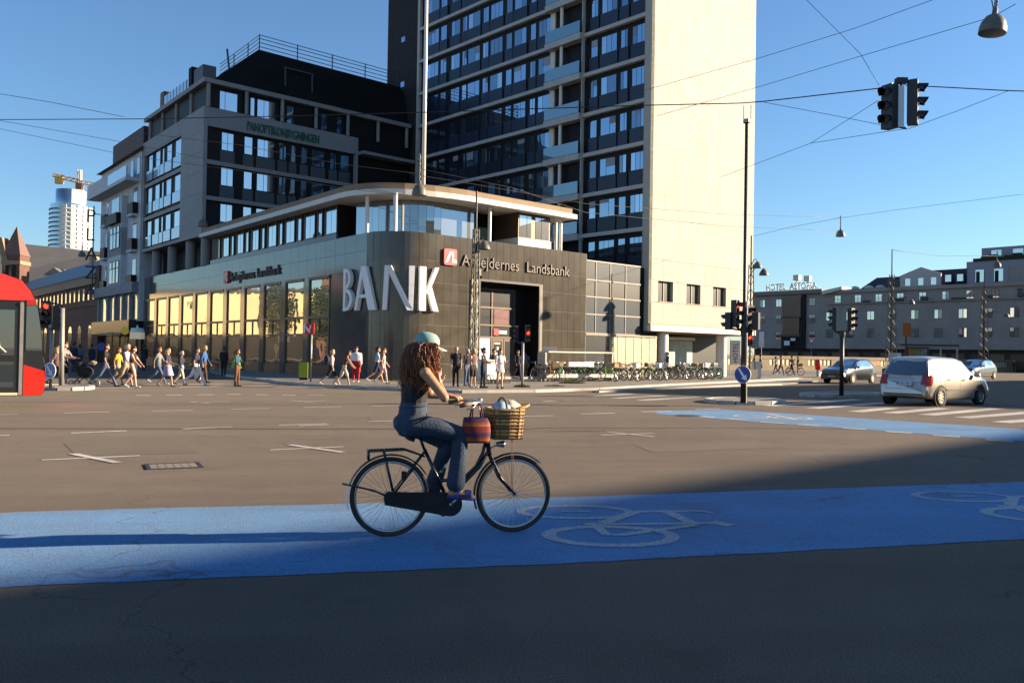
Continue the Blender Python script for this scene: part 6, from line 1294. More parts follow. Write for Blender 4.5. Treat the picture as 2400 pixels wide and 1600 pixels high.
# --- left crossing
person(150, 905, 1.80, -4, 'tall person in grey shirt and dark shorts pushing the pram', 'grey', 'black', 1, 'short', 'stand', 'brown', 'short', arms=((35, 45), (35, 45)), skin=M_skin2, z=.0)
person(133, 906, 1.64, 0, 'person with grey hair in dark patterned top and brown shorts by the pram', 'pattern', 'brown', 1, 'short', 'walk', 'blond', 'bob', ph=-1, skin=M_skin2, z=0, fat=1.15)
person(247, 906, 1.80, 8, 'walking person in black t-shirt and jeans with big stride', 'black', 'jeans', 1, 'long', 'stride', 'brown', 'short', ph=1, z=0, arms=((-14, 20), (6, 18)))
person(276, 902, 1.62, 0, 'person in yellow top and light shorts behind the striding person', 'yellow', 'tan', 1, 'short', 'walk', 'red', 'short', ph=-1, z=0)
person(294, 906, 1.76, 0, 'white haired person in pale lilac shirt and grey trousers walking', 'lilac', 'tan', 1, 'short', 'walk', 'grey', 'short', ph=1, z=0, shoe=M_shoe_t, lean=3)
person(311, 908, 1.66, 4, 'person in black sleeveless dress walking with arm swung forward', 'black', 'black', 0, 'bare', 'walk', 'brown', 'short', ph=-1, z=0, shoe=M_shoe_w, skin=M_skin2, fat=1.2, skirt=(1.0, .62, .17, .20), arms=((30, 10), (30, 12)))
person(371, 900, 1.70, 0, 'person in grey coat and blue jeans behind the blond person', 'grey', 'jeans', 2, 'long', 'stride', 'red', 'short', ph=-1, z=0, shoe=M_shoe_w)
person(392, 906, 1.60, 0, 'blond person in dark top and lilac skirt walking', 'navy', 'lilac', 1, 'bare', 'walk', 'blond', 'bob', ph=1, z=0, skirt=(1.05, .52, .16, .27), shoe=M_shoe_t, arms=((5, 70), (5, 60)), fat=1.1)
person(424, 902, 1.50, 0, 'short person in navy top and pale trousers walking', 'navy', 'cream', 2, 'long', 'walk', 'grey', 'short', ph=-1, z=0, arms=((20, 60), (5, 20)), fat=1.1)
person(460, 904, 1.70, 0, 'person in dark vest and white wide trousers walking', 'navy', 'white', 1, 'long', 'stride', 'brown', 'short', ph=1, z=0, shoe=M_shoe_w, arms=((-6, 10), (-8, 15)), fat=1.1)
person(478, 898, 1.74, 0, 'person in blue shirt behind the one in white trousers', 'blue', 'brown', 2, 'long', 'walk', 'blond', 'short', ph=-1, z=0)
person(524, 881, 1.76, 90, 'person dressed all in black standing in the shaded street', 'black', 'black', 2, 'long', 'stand', 'brown', 'short', z=0, fat=1.1)
person(555, 905, 1.62, -10, 'person in dark teal jacket and brown leggings with green bag', 'dteal', 'rust', 2, 'long', 'stand', 'red', 'tail', z=0, arms=((20, 60), (10, 40)), shoe=M_shoe_t)
bag(553, 863, 43.5, .42, .30, .16, 'green', 'bright green handbag carried by the person in dark teal', 'handbag')
bag(463, 888, 43.4, .3, .55, .1, 'white', 'white tote bag hanging beside the white trousers', 'tote_bag')
for px, py, hh, c_, lb in ((172, 872, 1.75, 'navy', 'dark figure far down the shaded street, leftmost'), (214, 868, 1.7, 'navy', 'dark figure far down the shaded street behind the sign'), (337, 868, 1.75, 'black', 'dark figure far down the shaded street beside the lantern'), (186, 868, 1.65, 'jeans', 'bluish figure far down the shaded street')):
    person(px, py, hh, 90, lb, c_, 'navy', 2, 'long', 'stand', 'black', 'short', z=.12, vox=.03)
# pram
pm = thing('pram', 'black pram with small wheels pushed along the crossing', 'pram', G(192, 906), R(0)); b = MB(); b.ball((.12, 0, .62), .36, .24, .24, 12, 8); b.ball((-.08, 0, .82), .24, .24, .22, 10, 7); b.build('hood', CL['black'], pm, True)
for x, y in ((-.32, -.25), (-.32, .25), (.48, -.25), (.48, .25)): b = MB(); b.lathe([(.08, -.02), (.13, -.02), (.14, 0), (.13, .02), (.08, .02)], 16, (x, y, .14), M=Matrix.Rotation(math.pi / 2, 3, 'X')); b.build('wheel', M_galv, pm)
b = MB()
for y in (-.24, .24): b.tube([(-.32, y, .14), (.25, y, .55)], .018, 5); b.tube([(.48, y, .14), (-.2, y, .75), (-.5, y, 1.02)], .018, 5)
b.tube([(-.5, -.24, 1.02), (-.5, .24, 1.02)], .02, 5); b.build('frame', M_pole, pm); b = MB(); b.ball((.42, 0, .98), .14, .12, .1); b.tube([(.3, -.1, .95), (.62, -.1, 1.0)], .05, 6); b.build('blanket', CL['tan'], pm, True)
# --- corner of the bank
person(777, 905, 1.66, 4, 'person in pink t-shirt and black shorts with navy backpack', 'pink', 'black', 1, 'short', 'stride', 'blond', 'short', ph=1, z=.05, shoe=M_shoe_w, skin=M_skin2, arms=((-4, 14), (4, 10)))
person(806, 905, 1.62, 20, 'bent person in brown vest and pale shorts beside the backpacker', 'brown', 'cream', 0, 'short', 'walk', 'brown', 'tail', ph=-1, z=.05, shoe=M_shoe_w, bend=.1, lean=8, arms=((35, 5), (35, 5)))
person(834, 895, 1.72, -90, 'heavy person in white shirt and red trousers', 'white', 'red', 2, 'long', 'stand', 'black', 'short', z=.12, shoe=M_shoe_w, fat=1.4)
person(884, 897, 1.74, 10, 'person in pale blue shirt and navy shorts walking at the curved wall', 'lblue', 'navy', 1, 'short', 'walk', 'black', 'short', ph=1, z=.12, shoe=M_shoe_w)
person(898, 899, 1.66, 8, 'person in pink outfit with long dark hair walking', 'pink', 'pink', 0, 'short', 'walk', 'red', 'long', ph=-1, z=.12, skin=M_skin2, shoe=M_shoe_t)
q = at(766, 848, 41.2); bp = thing('backpack', 'navy backpack on the person in pink t-shirt', 'bag', q); b = MB(); b.ball((0, 0, .1), .15, .17, .26, 10, 8); b.build('pouch', CL['navy'], bp, True); b = MB(); b.tube([(.1, -.12, .3), (.2, -.13, .15), (.1, -.12, -.1)], .02, 5); b.build('strap', CL['navy'], bp)
# --- waiting at the bank
person(1068, 906, 1.80, -75, 'standing person all in black with black t-shirt', 'black', 'black', 1, 'long', 'stand', 'none', 'bald', z=.12, skin=M_skin, shoe=M_shoe_k)
person(1094, 904, 1.68, -40, 'grey haired person in black sweater and blue jeans', 'black', 'jeans', 2, 'long', 'stand', 'grey', 'short', z=.12, shoe=M_shoe_t)
person(1108, 908, 1.70, -30, 'blond person in dark vest and black knee trousers', 'pattern', 'black', 0, 'short', 'stand', 'blond', 'long', z=.12, shoe=M_shoe_w, fat=1.15)
person(1132, 909, 1.72, -20, 'person in off shoulder black top and black trousers', 'black', 'black', 0, 'long', 'stand', 'black', 'bun', z=.12, arms=((20, 70), (20, 60)))
person(1156, 897, 1.74, -60, 'person in black shirt standing behind the white dress', 'black', 'tan', 1, 'long', 'stand', 'black', 'short', z=.12)
person(1171, 910, 1.70, -60, 'person in short white dress with long brown hair', 'white', 'white', 1, 'bare', 'stand', 'brown', 'long', z=.12, shoe=M_shoe_t, skirt=(1.05, .72, .15, .22), arms=((10, 100), (4, 14)), skin=M_skin2)
person(1213, 889, 1.74, -70, 'person in dark jacket over teal shirt walking out of the bank', 'black', 'navy', 2, 'long', 'walk', 'brown', 'short', ph=1, z=.12)
person(1232, 886, 1.70, 100, 'person in olive trousers half hidden behind the signal post', 'jeans', 'olive', 2, 'long', 'walk', 'black', 'short', ph=-1, z=.12)
# --- among the parked bikes and on the right pavement
person(1564, 884, 1.80, 200, 'person in black beside the tower column', 'black', 'black', 2, 'long', 'stand', 'black', 'short', z=.12, arms=((40, 60), (30, 50)), vox=.026)
person(1602, 880, 1.70, 180, 'person in mauve shirt behind the bikes', 'lilac', 'navy', 1, 'long', 'stand', 'brown', 'short', z=.12, vox=.026)
person(1690, 879, 1.74, 200, 'person in white shirt at the right tower column', 'white', 'rust', 2, 'long', 'stand', 'brown', 'short', z=.12, vox=.026)
person(1782, 878, 1.72, 10, 'person in short black dress on the right pavement', 'black', 'black', 0, 'bare', 'stand', 'black', 'short', z=.12, shoe=M_shoe_w, skirt=(1.0, .6, .16, .2), skin=M_skin2, vox=.026)
person(1818, 877, 1.66, 180, 'person in white top walking behind the dark one', 'white', 'jeans', 1, 'long', 'walk', 'brown', 'short', ph=1, z=.12, vox=.026)
person(1830, 879, 1.76, 0, 'person in long dark dress walking before the parapet', 'brown', 'brown', 2, 'long', 'walk', 'brown', 'short', ph=-1, z=.12, shoe=M_shoe_w, vox=.026)
person(1870, 873, 1.70, 180, 'person in black behind the parked cargo bike', 'black', 'black', 2, 'long', 'stand', 'black', 'short', z=.12, vox=.026)
person(2376, 871, 1.75, 180, 'person in dark coat at the far right behind the black car', 'black', 'black', 2, 'long', 'stand', 'grey', 'short', z=.12, vox=.03)
# ================================================================ BICYCLES AND THE RIDER
M_bk = mat('black_frame_paint', (.010, .010, .011), .28, coat=.4); M_rub = mat('bike_tyre', (.035, .03, .026), .8); M_steel = mat('bright_steel', (.55, .53, .50), .3, metal=.9); M_sadl = mat('saddle_black', (.015, .012, .010), .6); M_grip = mat('grip_brown', (.16, .10, .06), .7)
def bwheel(parent, x, R_=.345, spokes=32, seg=48, tube_r=.019, rimw=.012):
    b = MB(); b.tube([(x + (R_ - tube_r) * math.cos(2 * math.pi * k / seg), 0, R_ + (R_ - tube_r) * math.sin(2 * math.pi * k / seg)) for k in range(seg)], tube_r, 8, closed=True); w = b.build('wheel', M_rub, parent, True)
    b = MB(); b.tube([(x + (R_ - tube_r * 2 - rimw * .7) * math.cos(2 * math.pi * k / seg), 0, R_ + (R_ - tube_r * 2 - rimw * .7) * math.sin(2 * math.pi * k / seg)) for k in range(seg)], rimw, 6, closed=True); b.build('rim', M_steel, w, True)
    b = MB(); b.tube([(x, -.05, R_), (x, .05, R_)], .02, 10)
    for k in range(spokes):
        a = 2 * math.pi * k / spokes; a2 = a + (.5 if k % 2 else -.5); sd = .035 if (k // 2) % 2 else -.035
        b.tube([(x + .02 * math.cos(a2), sd, R_ + .02 * math.sin(a2)), (x + (R_ - .05) * math.cos(a), 0, R_ + (R_ - .05) * math.sin(a))], .0016 if spokes > 20 else .003, 3, cap=False)
    b.build('spokes', M_steel, w); return w
def simple_bike(frame_m, basket=None, sport=False):
    o = bpy.data.objects.new('bicycle', None); COL.objects.link(o)
    bwheel(o, 0, spokes=14, seg=28); bwheel(o, 1.06, spokes=14, seg=28)
    b = MB(); r = .019
    for p in ([(0, 0, .345), (.45, 0, .29), (.28, 0, .86)], [(.45, 0, .29), (.84, 0, .72)], [(.36, 0, .62), (.82, 0, .84)] if not sport else [(.30, 0, .82), (.80, 0, .86)], [(0, 0, .345), (.31, 0, .74)], [(.79, 0, .95), (.86, 0, .68), (1.06, 0, .345)]): b.tube(p, r, 6)
    b.build('frame', frame_m, o, True)
    b = MB(); b.tube([(.60, -.28, 1.02), (.74, -.24, 1.06), (.80, -.08, 1.06), (.80, .08, 1.06), (.74, .24, 1.06), (.60, .28, 1.02)], .014, 6); b.tube([(.79, 0, .94), (.80, 0, 1.06)], .014, 6); b.build('handlebar', M_steel, o, True)
    b = MB(); b.ball((.22, 0, .93), .14, .09, .045, 10, 6); b.tube([(.28, 0, .84), (.25, 0, .92)], .014, 6); b.build('saddle', M_sadl, o, True)
    b = MB()
    for cx, a0, a1 in ((0, 20, 200), (1.06, 40, 150)): b.tube([(cx + .37 * math.cos(R(a0 + (a1 - a0) * k / 10)), 0, .345 + .37 * math.sin(R(a0 + (a1 - a0) * k / 10))) for k in range(11)], .02, 5)
    b.build('mudguard', M_bk, o, True); b = MB(); b.lathe([(.06, -.006), (.085, -.006), (.085, .006), (.06, .006)], 14, (.45, -.05, .29), M=Matrix.Rotation(math.pi / 2, 3, 'X')); b.tube([(.45, -.06, .29), (.58, -.08, .22)], .01, 5); b.tube([(.45, .06, .29), (.32, .08, .36)], .01, 5); b.build('crank', M_steel, o)
    b = MB(); b.box(-.25, -.07, .735, .12, .07, .75); b.tube([(-.2, .05, .74), (0, .03, .36)], .008, 4); b.tube([(-.2, -.05, .74), (0, -.03, .36)], .008, 4); b.build('carrier', M_bk, o)
    if basket: b = MB(); b.prism([(.86, -.17), (1.14, -.19), (1.14, .19), (.86, .17)], .82, 1.08); b.build('basket', basket, o)
    return o
M_bw = mat('basket_wicker', (.30, .19, .09), .8, var=.4, scale=40)
M_crate = mat('white_crate', (.62, .6, .55), .6)
protos = [simple_bike(M_bk), simple_bike(M_bk, M_bw), simple_bike(M_bk, M_crate, True)]
PAINTS = [('mint', (.22, .50, .40)), ('lime', (.16, .50, .05)), ('white', (.62, .6, .55)), ('orange', (.50, .16, .04)), ('magenta', (.35, .03, .13)), ('black', (.012, .012, .013)), ('silver', (.4, .4, .4)), ('teal', (.04, .22, .22))]
PM = {n: mat('bike_paint_' + n, c, .35, coat=.4) for n, c in PAINTS}
spots = [(1268, 894, 'black', 0), (1283, 893, 'orange', 1), (1296, 892, 'mint', 2), (1308, 893, 'mint', 0), (1330, 892, 'black', 1), (1346, 891, 'lime', 0), (1362, 891, 'orange', 2), (1378, 891, 'mint', 2), (1408, 893, 'lime', 1), (1428, 892, 'silver', 0), (1446, 892, 'black', 0), (1462, 892, 'white', 2), (1478, 891, 'silver', 1),
         (1494, 892, 'magenta', 0), (1508, 891, 'black', 2), (1522, 890, 'silver', 0), (1538, 890, 'lime', 1), (1548, 889, 'white', 2), (1580, 889, 'white', 0), (1594, 889, 'black', 2), (1608, 889, 'silver', 1), (1624, 888, 'white', 2), (1640, 888, 'teal', 0), (1654, 888, 'black', 1), (1668, 887, 'mint', 0), (1684, 887, 'silver', 2)]
rb = random.Random(9)
spots += [(px + rb.randint(-4, 4), 887.5 - (px - 1270) * .0105 + rb.uniform(-.6, .6), rb.choice(('lime', 'mint', 'black', 'lime', 'white', 'silver', 'orange', 'teal')), rb.randint(0, 2)) for px in range(1275, 1690, 19) if not 1548 < px < 1575]
spots.sort()
first = {}
for i, (px, py, c, k) in enumerate(spots):
    p = G(px, py, .12); o = protos[k] if k not in first else copy_tree(protos[k]); first[k] = 1
    o.location = p; o.rotation_euler = (R(random.uniform(-6, 6)), 0, TH + R(random.choice((-90, -70, 75, 90, -105)) + random.uniform(-14, 14)))
    where = 'left of the rail stand' if px < 1315 else 'inside the rail stand' if px < 1390 else 'between rail stand and tower column' if px < 1560 else 'before the tower shop window'
    ordn = ('first', 'second', 'third', 'fourth', 'fifth', 'sixth', 'seventh', 'eighth', 'ninth', 'tenth', 'eleventh', 'twelfth', 'thirteenth', 'fourteenth', 'fifteenth', 'sixteenth', 'seventeenth', 'eighteenth', 'nineteenth', 'twentieth', 'last')[sum(1 for q in spots[:i] if ('a' if q[0] < 1315 else 'b' if q[0] < 1390 else 'c' if q[0] < 1560 else 'd') == ('a' if px < 1315 else 'b' if px < 1390 else 'c' if px < 1560 else 'd'))]
    tag(o, '%s bicycle, %s from left of those %s' % (c, ordn, where), 'bicycle', 'bicycles parked in front of the bank')
    for ch_ in o.children:
        if ch_.name.split('.')[0] == 'frame': ch_.material_slots[0].link = 'OBJECT'; ch_.material_slots[0].material = PM[c]
o = copy_tree(protos[1]); o.location = G(1850, 880, .12); o.rotation_euler = (0, 0, R(8)); tag(o, 'dark bicycle standing on the right pavement among the walkers', 'bicycle', 'bicycles away from the bank row')
o = copy_tree(protos[0]); o.location = G(500, 876, 0); o.rotation_euler = (0, 0, R(30)); tag(o, 'bicycle beside the person in black in the shaded street', 'bicycle', 'bicycles away from the bank row')
person(1856, 879, 1.76, 8, 'person in grey top mounted on the bicycle on the right pavement', 'grey', 'black', 1, 'long', 'walk', 'brown', 'short', ph=1, z=.12, vox=.026)
cg = thing('cargo_box', 'white painted cargo box behind the waiting people', 'box', G(1150, 897, .12), TH); b = MB(); b.prism([(-.55, -.35), (.55, -.35), (.62, .35), (-.62, .35)], .2, 1.15); b.build('body', M_crate, cg); b = MB(); b.box(-.6, -.4, 1.15, .6, .4, 1.2); b.build('lid', M_galv, cg)
for x in (-.4, .4): b = MB(); b.lathe([(.2, -.02), (.24, 0), (.2, .02)], 14, (x, -.42, .24), M=Matrix.Rotation(math.pi / 2, 3, 'X')); b.build('wheel', M_rub, cg)
# ---------------------------------------------------------------- the rider's bicycle
rp, fpp = G(912, 1257), G(1202, 1246); HD = math.atan2((fpp - rp).y, (fpp - rp).x); R0 = .35; WB = (fpp - rp).length
bike = thing('city_bicycle', 'black old style city bicycle with front basket ridden along the blue lane', 'bicycle', rp, HD)
bwheel(bike, 0, R0, 36, 64, .019); bwheel(bike, WB, R0, 36, 64, .019)
BBx, BBz = .53, .28
b = MB(); b.tube([(BBx, 0, BBz), (.30, 0, .76)], .0165, 10); b.tube([(.30, 0, .76), (.25, 0, .88)], .013, 8)
b.tube([(BBx, 0, BBz), (.62, 0, .42), (.80, 0, .60), (.885, 0, .74)], .0185, 10); b.tube([(.86, 0, .84), (.83, 0, .72), (.77, 0, .60), (.68, 0, .52), (.60, 0, .49), (.44, 0, .48)], .0155, 10)
b.tube([(.895, 0, .70), (.845, 0, 1.0)], .021, 10)
for y in (-.055, .055): b.tube([(0, y, R0), (.30, y * .4, .74)], .008, 6); b.tube([(0, y, R0), (.25, y, .30), (BBx, y * .6, BBz)], .010, 6); b.tube([(.895, y * .5, .70), (.915, y * .9, .66), (.99, y, .50), (WB, y, R0)], .012, 8)
b.build('frame', M_bk, bike, True)
b = MB()
for cx, a0, a1, m_ in ((0, 30, 163, 0), (WB, 48, 200, 0)):
    n = 18; ring_ = []
    for k in range(n + 1):
        a = R(a0 + (a1 - a0) * k / n)
        for y, dr in ((-.03, -.008), (-.018, .004), (.018, .004), (.03, -.008)): ring_.append((cx + (R0 + .022 + dr) * math.cos(a), y, R0 + (R0 + .022 + dr) * math.sin(a)))
    b.add(ring_, [(k * 4 + j, k * 4 + j + 1, k * 4 + j + 5, k * 4 + j + 4) for k in range(n) for j in range(3)])
b.build('mudguard', M_bk, bike, True)
b = MB(); n = 8; ring_ = []
for k in range(n + 1):
    a = R(163 + 32 * k / n)
    for y, dr in ((-.03, -.006), (-.018, .006), (.018, .006), (.03, -.006)): ring_.append(((R0 + .022 + dr) * math.cos(a), y, R0 + (R0 + .022 + dr) * math.sin(a)))
b.add(ring_, [(k * 4 + j, k * 4 + j + 1, k * 4 + j + 5, k * 4 + j + 4) for k in range(n) for j in range(3)]); b.build('mudguard_tip', mat('mudguard_white', (.7, .72, .75), .4), bike, True)
b = MB()
for y in (-.06, .06): b.tube([(-.19, y, .755), (.12, y, .765), (.22, y * .6, .73), (.30, y * .3, .70)], .009, 6); b.tube([(-.06, y, .75), (.03, y, R0 + .03)], .007, 5)
b.tube([(-.19, -.06, .755), (-.19, .06, .755)], .009, 6); b.tube([(-.05, -.06, .76), (-.05, .06, .76)], .007, 5); b.tube([(.08, -.06, .763), (.08, .06, .763)], .007, 5)
b.box(-.205, -.05, .68, -.185, .05, .765); b.tube([(.0, -.07, R0), (-.15, -.075, .42), (-.42, -.075, .485)], .009, 6); b.tube([(.0, .07, R0), (-.30, .075, .44)], .007, 6); b.tube([(.02, -.05, R0 + .02), (.2, -.04, .60)], .009, 5); b.build('carrier', M_bk, bike, True)
pts = []
for k in range(13): a = R(-100 + 190 * k / 12); pts.append((BBx + .105 * math.cos(a), BBz + .105 * math.sin(a)))
b = MB(); b.prism([(-.06, .33), (-.05, .29), (.05, .27)] + pts + [(-.03, .405), (-.06, .38)], -.012, .03, M=basis((0, -.05, 0), (1, 0, 0), (0, 0, 1), (0, -1, 0))); b.build('chain_case', M_bk, bike)
b = MB(); b.tube([(BBx, -.09, BBz), (BBx + .09, -.10, BBz + .085)], .011, 6); b.tube([(BBx, .07, BBz), (BBx - .10, .09, BBz - .085)], .011, 6); b.tube([(BBx, -.1, BBz), (BBx, .08, BBz)], .014, 8); b.build('crank', M_steel, bike, True)
for x, y, z in ((BBx + .10, -.15, BBz + .09), (BBx - .10, .14, BBz - .09)): b = MB(); b.box(x - .05, y - .045, z - .012, x + .05, y + .045, z + .012); b.build('pedal', M_rub, bike)
b = MB(); b.ball((.20, 0, .905), .14, .10, .04, 14, 8); b.ball((.33, 0, .905), .08, .04, .03, 10, 6); b.tube([(.14, -.06, .87), (.20, -.06, .85)], .02, 6); b.tube([(.14, .06, .87), (.20, .06, .85)], .02, 6); b.build('saddle', M_sadl, bike, True)
b = MB(); b.tube([(.845, 0, .98), (.825, 0, 1.12), (.80, 0, 1.155)], .014, 8)
for sd in (-1, 1): b.tube([(.80, 0, 1.155), (.79, sd * .06, 1.175), (.76, sd * .16, 1.19), (.68, sd * .24, 1.185), (.57, sd * .27, 1.165)], .0115, 8)
b.build('handlebar', M_steel, bike, True)
for sd in (-1, 1): b = MB(); b.tube([(.665, sd * .246, 1.182), (.56, sd * .272, 1.163)], [.016, .018], 10); b.build('grip', M_grip, bike, True)
b = MB(); b.tube([(.74, -.19, 1.19), (.68, -.26, 1.15), (.62, -.28, 1.13)], .006, 5); b.tube([(.74, .19, 1.19), (.68, .26, 1.15), (.62, .28, 1.13)], .006, 5); b.tube([(.76, -.14, 1.18), (.78, -.1, 1.05), (.84, -.03, .92)], .004, 4); b.tube([(.76, .14, 1.18), (.86, .1, 1.1), (.88, .03, .9)], .004, 4); b.build('brake_lever', M_steel, bike, True)
b = MB(); b.lathe([(.001, .03), (.02, .028), (.026, .012), (.026, 0), (.001, 0)], 12, (.77, -.11, 1.195)); b.build('bell', M_steel, bike, True)
b = MB(); b.lathe([(.001, -.05), (.02, -.045), (.032, .02), (.03, .03), (.001, .03)], 12, (WB - .125, 0, .80), M=Matrix.Rotation(math.pi / 2, 3, 'Y')); b.tube([(.89, 0, .76), (.955, 0, .79)], .007, 5); b.build('front_lamp', M_steel, bike, True)
b = MB(); b.box(-.045, -.03, R0 - .02, -.015, .03, R0 + .02); b.build('rear_reflector', M_lred, bike); b = MB(); b.box(.09, -.075, .50, .13, -.045, .58); b.build('ring_lock', M_bk, bike)
# wicker basket with cloths inside
bk = thing('wicker_basket', 'honey coloured wicker basket on the front of the bicycle', 'basket', bike.matrix_basis @ Vector((1.03, 0, .86)), HD); M_wk = mat('honey_wicker', (.42, .24, .075), .6, var=.5, scale=60, bump=.5, bscale=80); M_wk2 = mat('dark_wicker', (.17, .085, .03), .6, var=.4, scale=60)
for j in range(9):
    z = .01 + j * .031; sx_ = .135 + .02 * j / 8; sy = .16 + .025 * j / 8; b = MB(); n = 28
    b.tube([(sx_ * math.copysign(abs(math.cos(2 * math.pi * k / n)) ** .6, math.cos(2 * math.pi * k / n)), sy * math.copysign(abs(math.sin(2 * math.pi * k / n)) ** .6, math.sin(2 * math.pi * k / n)), z + .004 * math.sin(k * math.pi)) for k in range(n)], .0165, 6, closed=True); b.build('woven_band', M_wk if j % 3 else M_wk2, bk, True)
b = MB(); b.box(-.13, -.155, -.005, .13, .155, .012); b.build('base', M_wk2, bk)
for k in range(16):
    a = 2 * math.pi * k / 16; b = MB(); c_, s_ = math.copysign(abs(math.cos(a)) ** .6, math.cos(a)), math.copysign(abs(math.sin(a)) ** .6, math.sin(a)); b.tube([(.143 * c_, .17 * s_, 0), (.163 * c_, .193 * s_, .27)], .008, 5); b.build('stake', M_wk2, bk)
for tl in (-.5, .55): b = MB(); b.tube([(tl * .05, .18 * math.cos(math.pi * k / 14), .27 + .09 * math.sin(math.pi * k / 14)) for k in range(15)] if tl < 0 else [(.06 + .16 * math.sin(math.pi * k / 14), .18 * math.cos(math.pi * k / 14), .27 + .03 * math.sin(math.pi * k / 14)) for k in range(15)], .011, 6); b.build('handle', M_wk2 if tl < 0 else M_wk, bk, True)
b = MB()
for y in (-.03, .02): b.tube([(.04, y - .12, .0), (.055, y - .1, -.25), (.06, y - .06, -.48)], .003, 4)
b.build('strap', M_wk2, bk)
for nm, c_, sz, m_, lb in (('cloth_bundle', (.98, -.05, 1.13), (.08, .08, .06), CL['lblue'], 'blue cloth folded in the wicker basket'), ('paper_bag', (1.08, .02, 1.14), (.09, .10, .06), CL['cream'], 'cream paper bag in the wicker basket')):
    p = bike.matrix_basis @ Vector(c_); b = MB(); rr = random.Random(5); b.ball((0, 0, 0), *sz, 14, 10); b.v = [tuple(Vector(v) * (1 + rr.uniform(-.16, .16))) for v in b.v]; o = b.build(nm, m_, None, True); o.location = p; o.rotation_euler = (0, 0, HD); tag(o, lb, 'cloth' if 'cloth' in nm else 'bag')
# striped shopping bag on the handlebar
sb = thing('striped_bag', 'dark red striped shopping bag hanging from the handlebar', 'bag', bike.matrix_basis @ Vector((.74, -.13, .83)), HD); cols_ = [(.16, .012, .02), (.22, .02, .015), (.09, .015, .06), (.33, .10, .015), (.20, .015, .02), (.05, .02, .07), (.26, .05, .015)]
for j in range(12):
    z = j * .0185; w = .118 - .0 * j; n = 20; b = MB(); vs = []
    for zz in (z, z + .0185):
        t = zz / .22; ww = .115 + .012 * math.sin(math.pi * t); dd = .06 + .018 * math.sin(math.pi * t)
        for k in range(n): a = 2 * math.pi * k / n; vs.append((ww * math.copysign(abs(math.cos(a)) ** .5, math.cos(a)), dd * math.copysign(abs(math.sin(a)) ** .7, math.sin(a)), zz))
    fs = [(k, (k + 1) % n, n + (k + 1) % n, n + k) for k in range(n)]
    if j == 0: fs.append(tuple(range(n - 1, -1, -1)))
    b.add(vs, fs); b.build('stripe', mat('bag_stripe_%d' % (j % 7), cols_[(j * 3) % 7], .8, var=.2, scale=40), sb, True)
for y in (-.05, .05): b = MB(); b.tube([(-.05, y, .22), (-.035, y * .6, .32), (.0, y * .2, .36), (.035, y * .6, .32), (.05, y, .22)], .008, 5); b.build('strap', mat('bag_strap', (.16, .02, .02), .7), sb, True)
# ---------------------------------------------------------------- the rider
rd = thing('person', 'person with long red curls, cap, black top and wide jeans riding the bicycle', 'person', rp, HD)
M_rskin = mat('rider_skin', (.44, .215, .115), .42, var=.06, scale=30); M_top = mat('black_tank_top', (.012, .011, .012), .8); M_jean = mat('blue_denim', (.026, .042, .075), .85, var=.4, scale=7, fine=.25, fscale=120, bump=.35, bscale=60); M_sand = mat('blue_sandal', (.02, .03, .22), .5)
b = MB(); caps = []; mats = [M_rskin, M_top, M_jean, M_sand]
def ad(p, q, r0, r1, mi, ell=(1, 1), ax=None, n=14): capsule(b, p, q, r0, r1, n, ell, ax); caps.append((p, q, r0, r1, mi))
E_ = (0, 1, 0)
ad((.175, 0, 1.00), (.19, 0, 1.08), .138, .124, 2, (1.26, .98), E_); ad((.135, 0, .985), (.20, 0, .96), .122, .12, 2, (1.3, .85), E_); ad((.19, 0, 1.08), (.195, 0, 1.145), .122, .114, 2, (1.18, 1.06), E_)
ad((.195, 0, 1.155), (.197, 0, 1.18), .110, .109, 0, (1.14, 1.06), E_); ad((.197, 0, 1.20), (.208, 0, 1.33), .112, .120, 1, (1.18, 1.02), E_); ad((.208, 0, 1.33), (.238, 0, 1.42), .120, .100, 1, (1.28, .95), E_); ad((.262, 0, 1.30), (.285, 0, 1.35), .085, .075, 1, (1.4, .8), E_)
ad((.255, 0, 1.43), (.262, 0, 1.465), .09, .06, 0, (1.55, .75), E_); ad((.27, 0, 1.48), (.295, 0, 1.56), .052, .050, 0)
# head turned slightly down and forward
ad((.305, 0, 1.665), (.315, 0, 1.70), .088, .092, 0, (.84, 1.0), E_); ad((.355, 0, 1.595), (.34, 0, 1.64), .044, .062, 0); ad((.372, 0, 1.585), (.375, 0, 1.60), .026, .028, 0); ad((.398, 0, 1.66), (.412, 0, 1.628), .009, .015, 0); ad((.394, 0, 1.602), (.394, 0, 1.608), .013, .011, 0, (1.6, .8), E_)
ad((.383, 0, 1.685), (.385, 0, 1.69), .02, .02, 0, (2.2, 1), E_)
for sd in (-1, 1): ad((.305, sd * .082, 1.63), (.298, sd * .088, 1.665), .010, .016, 0)
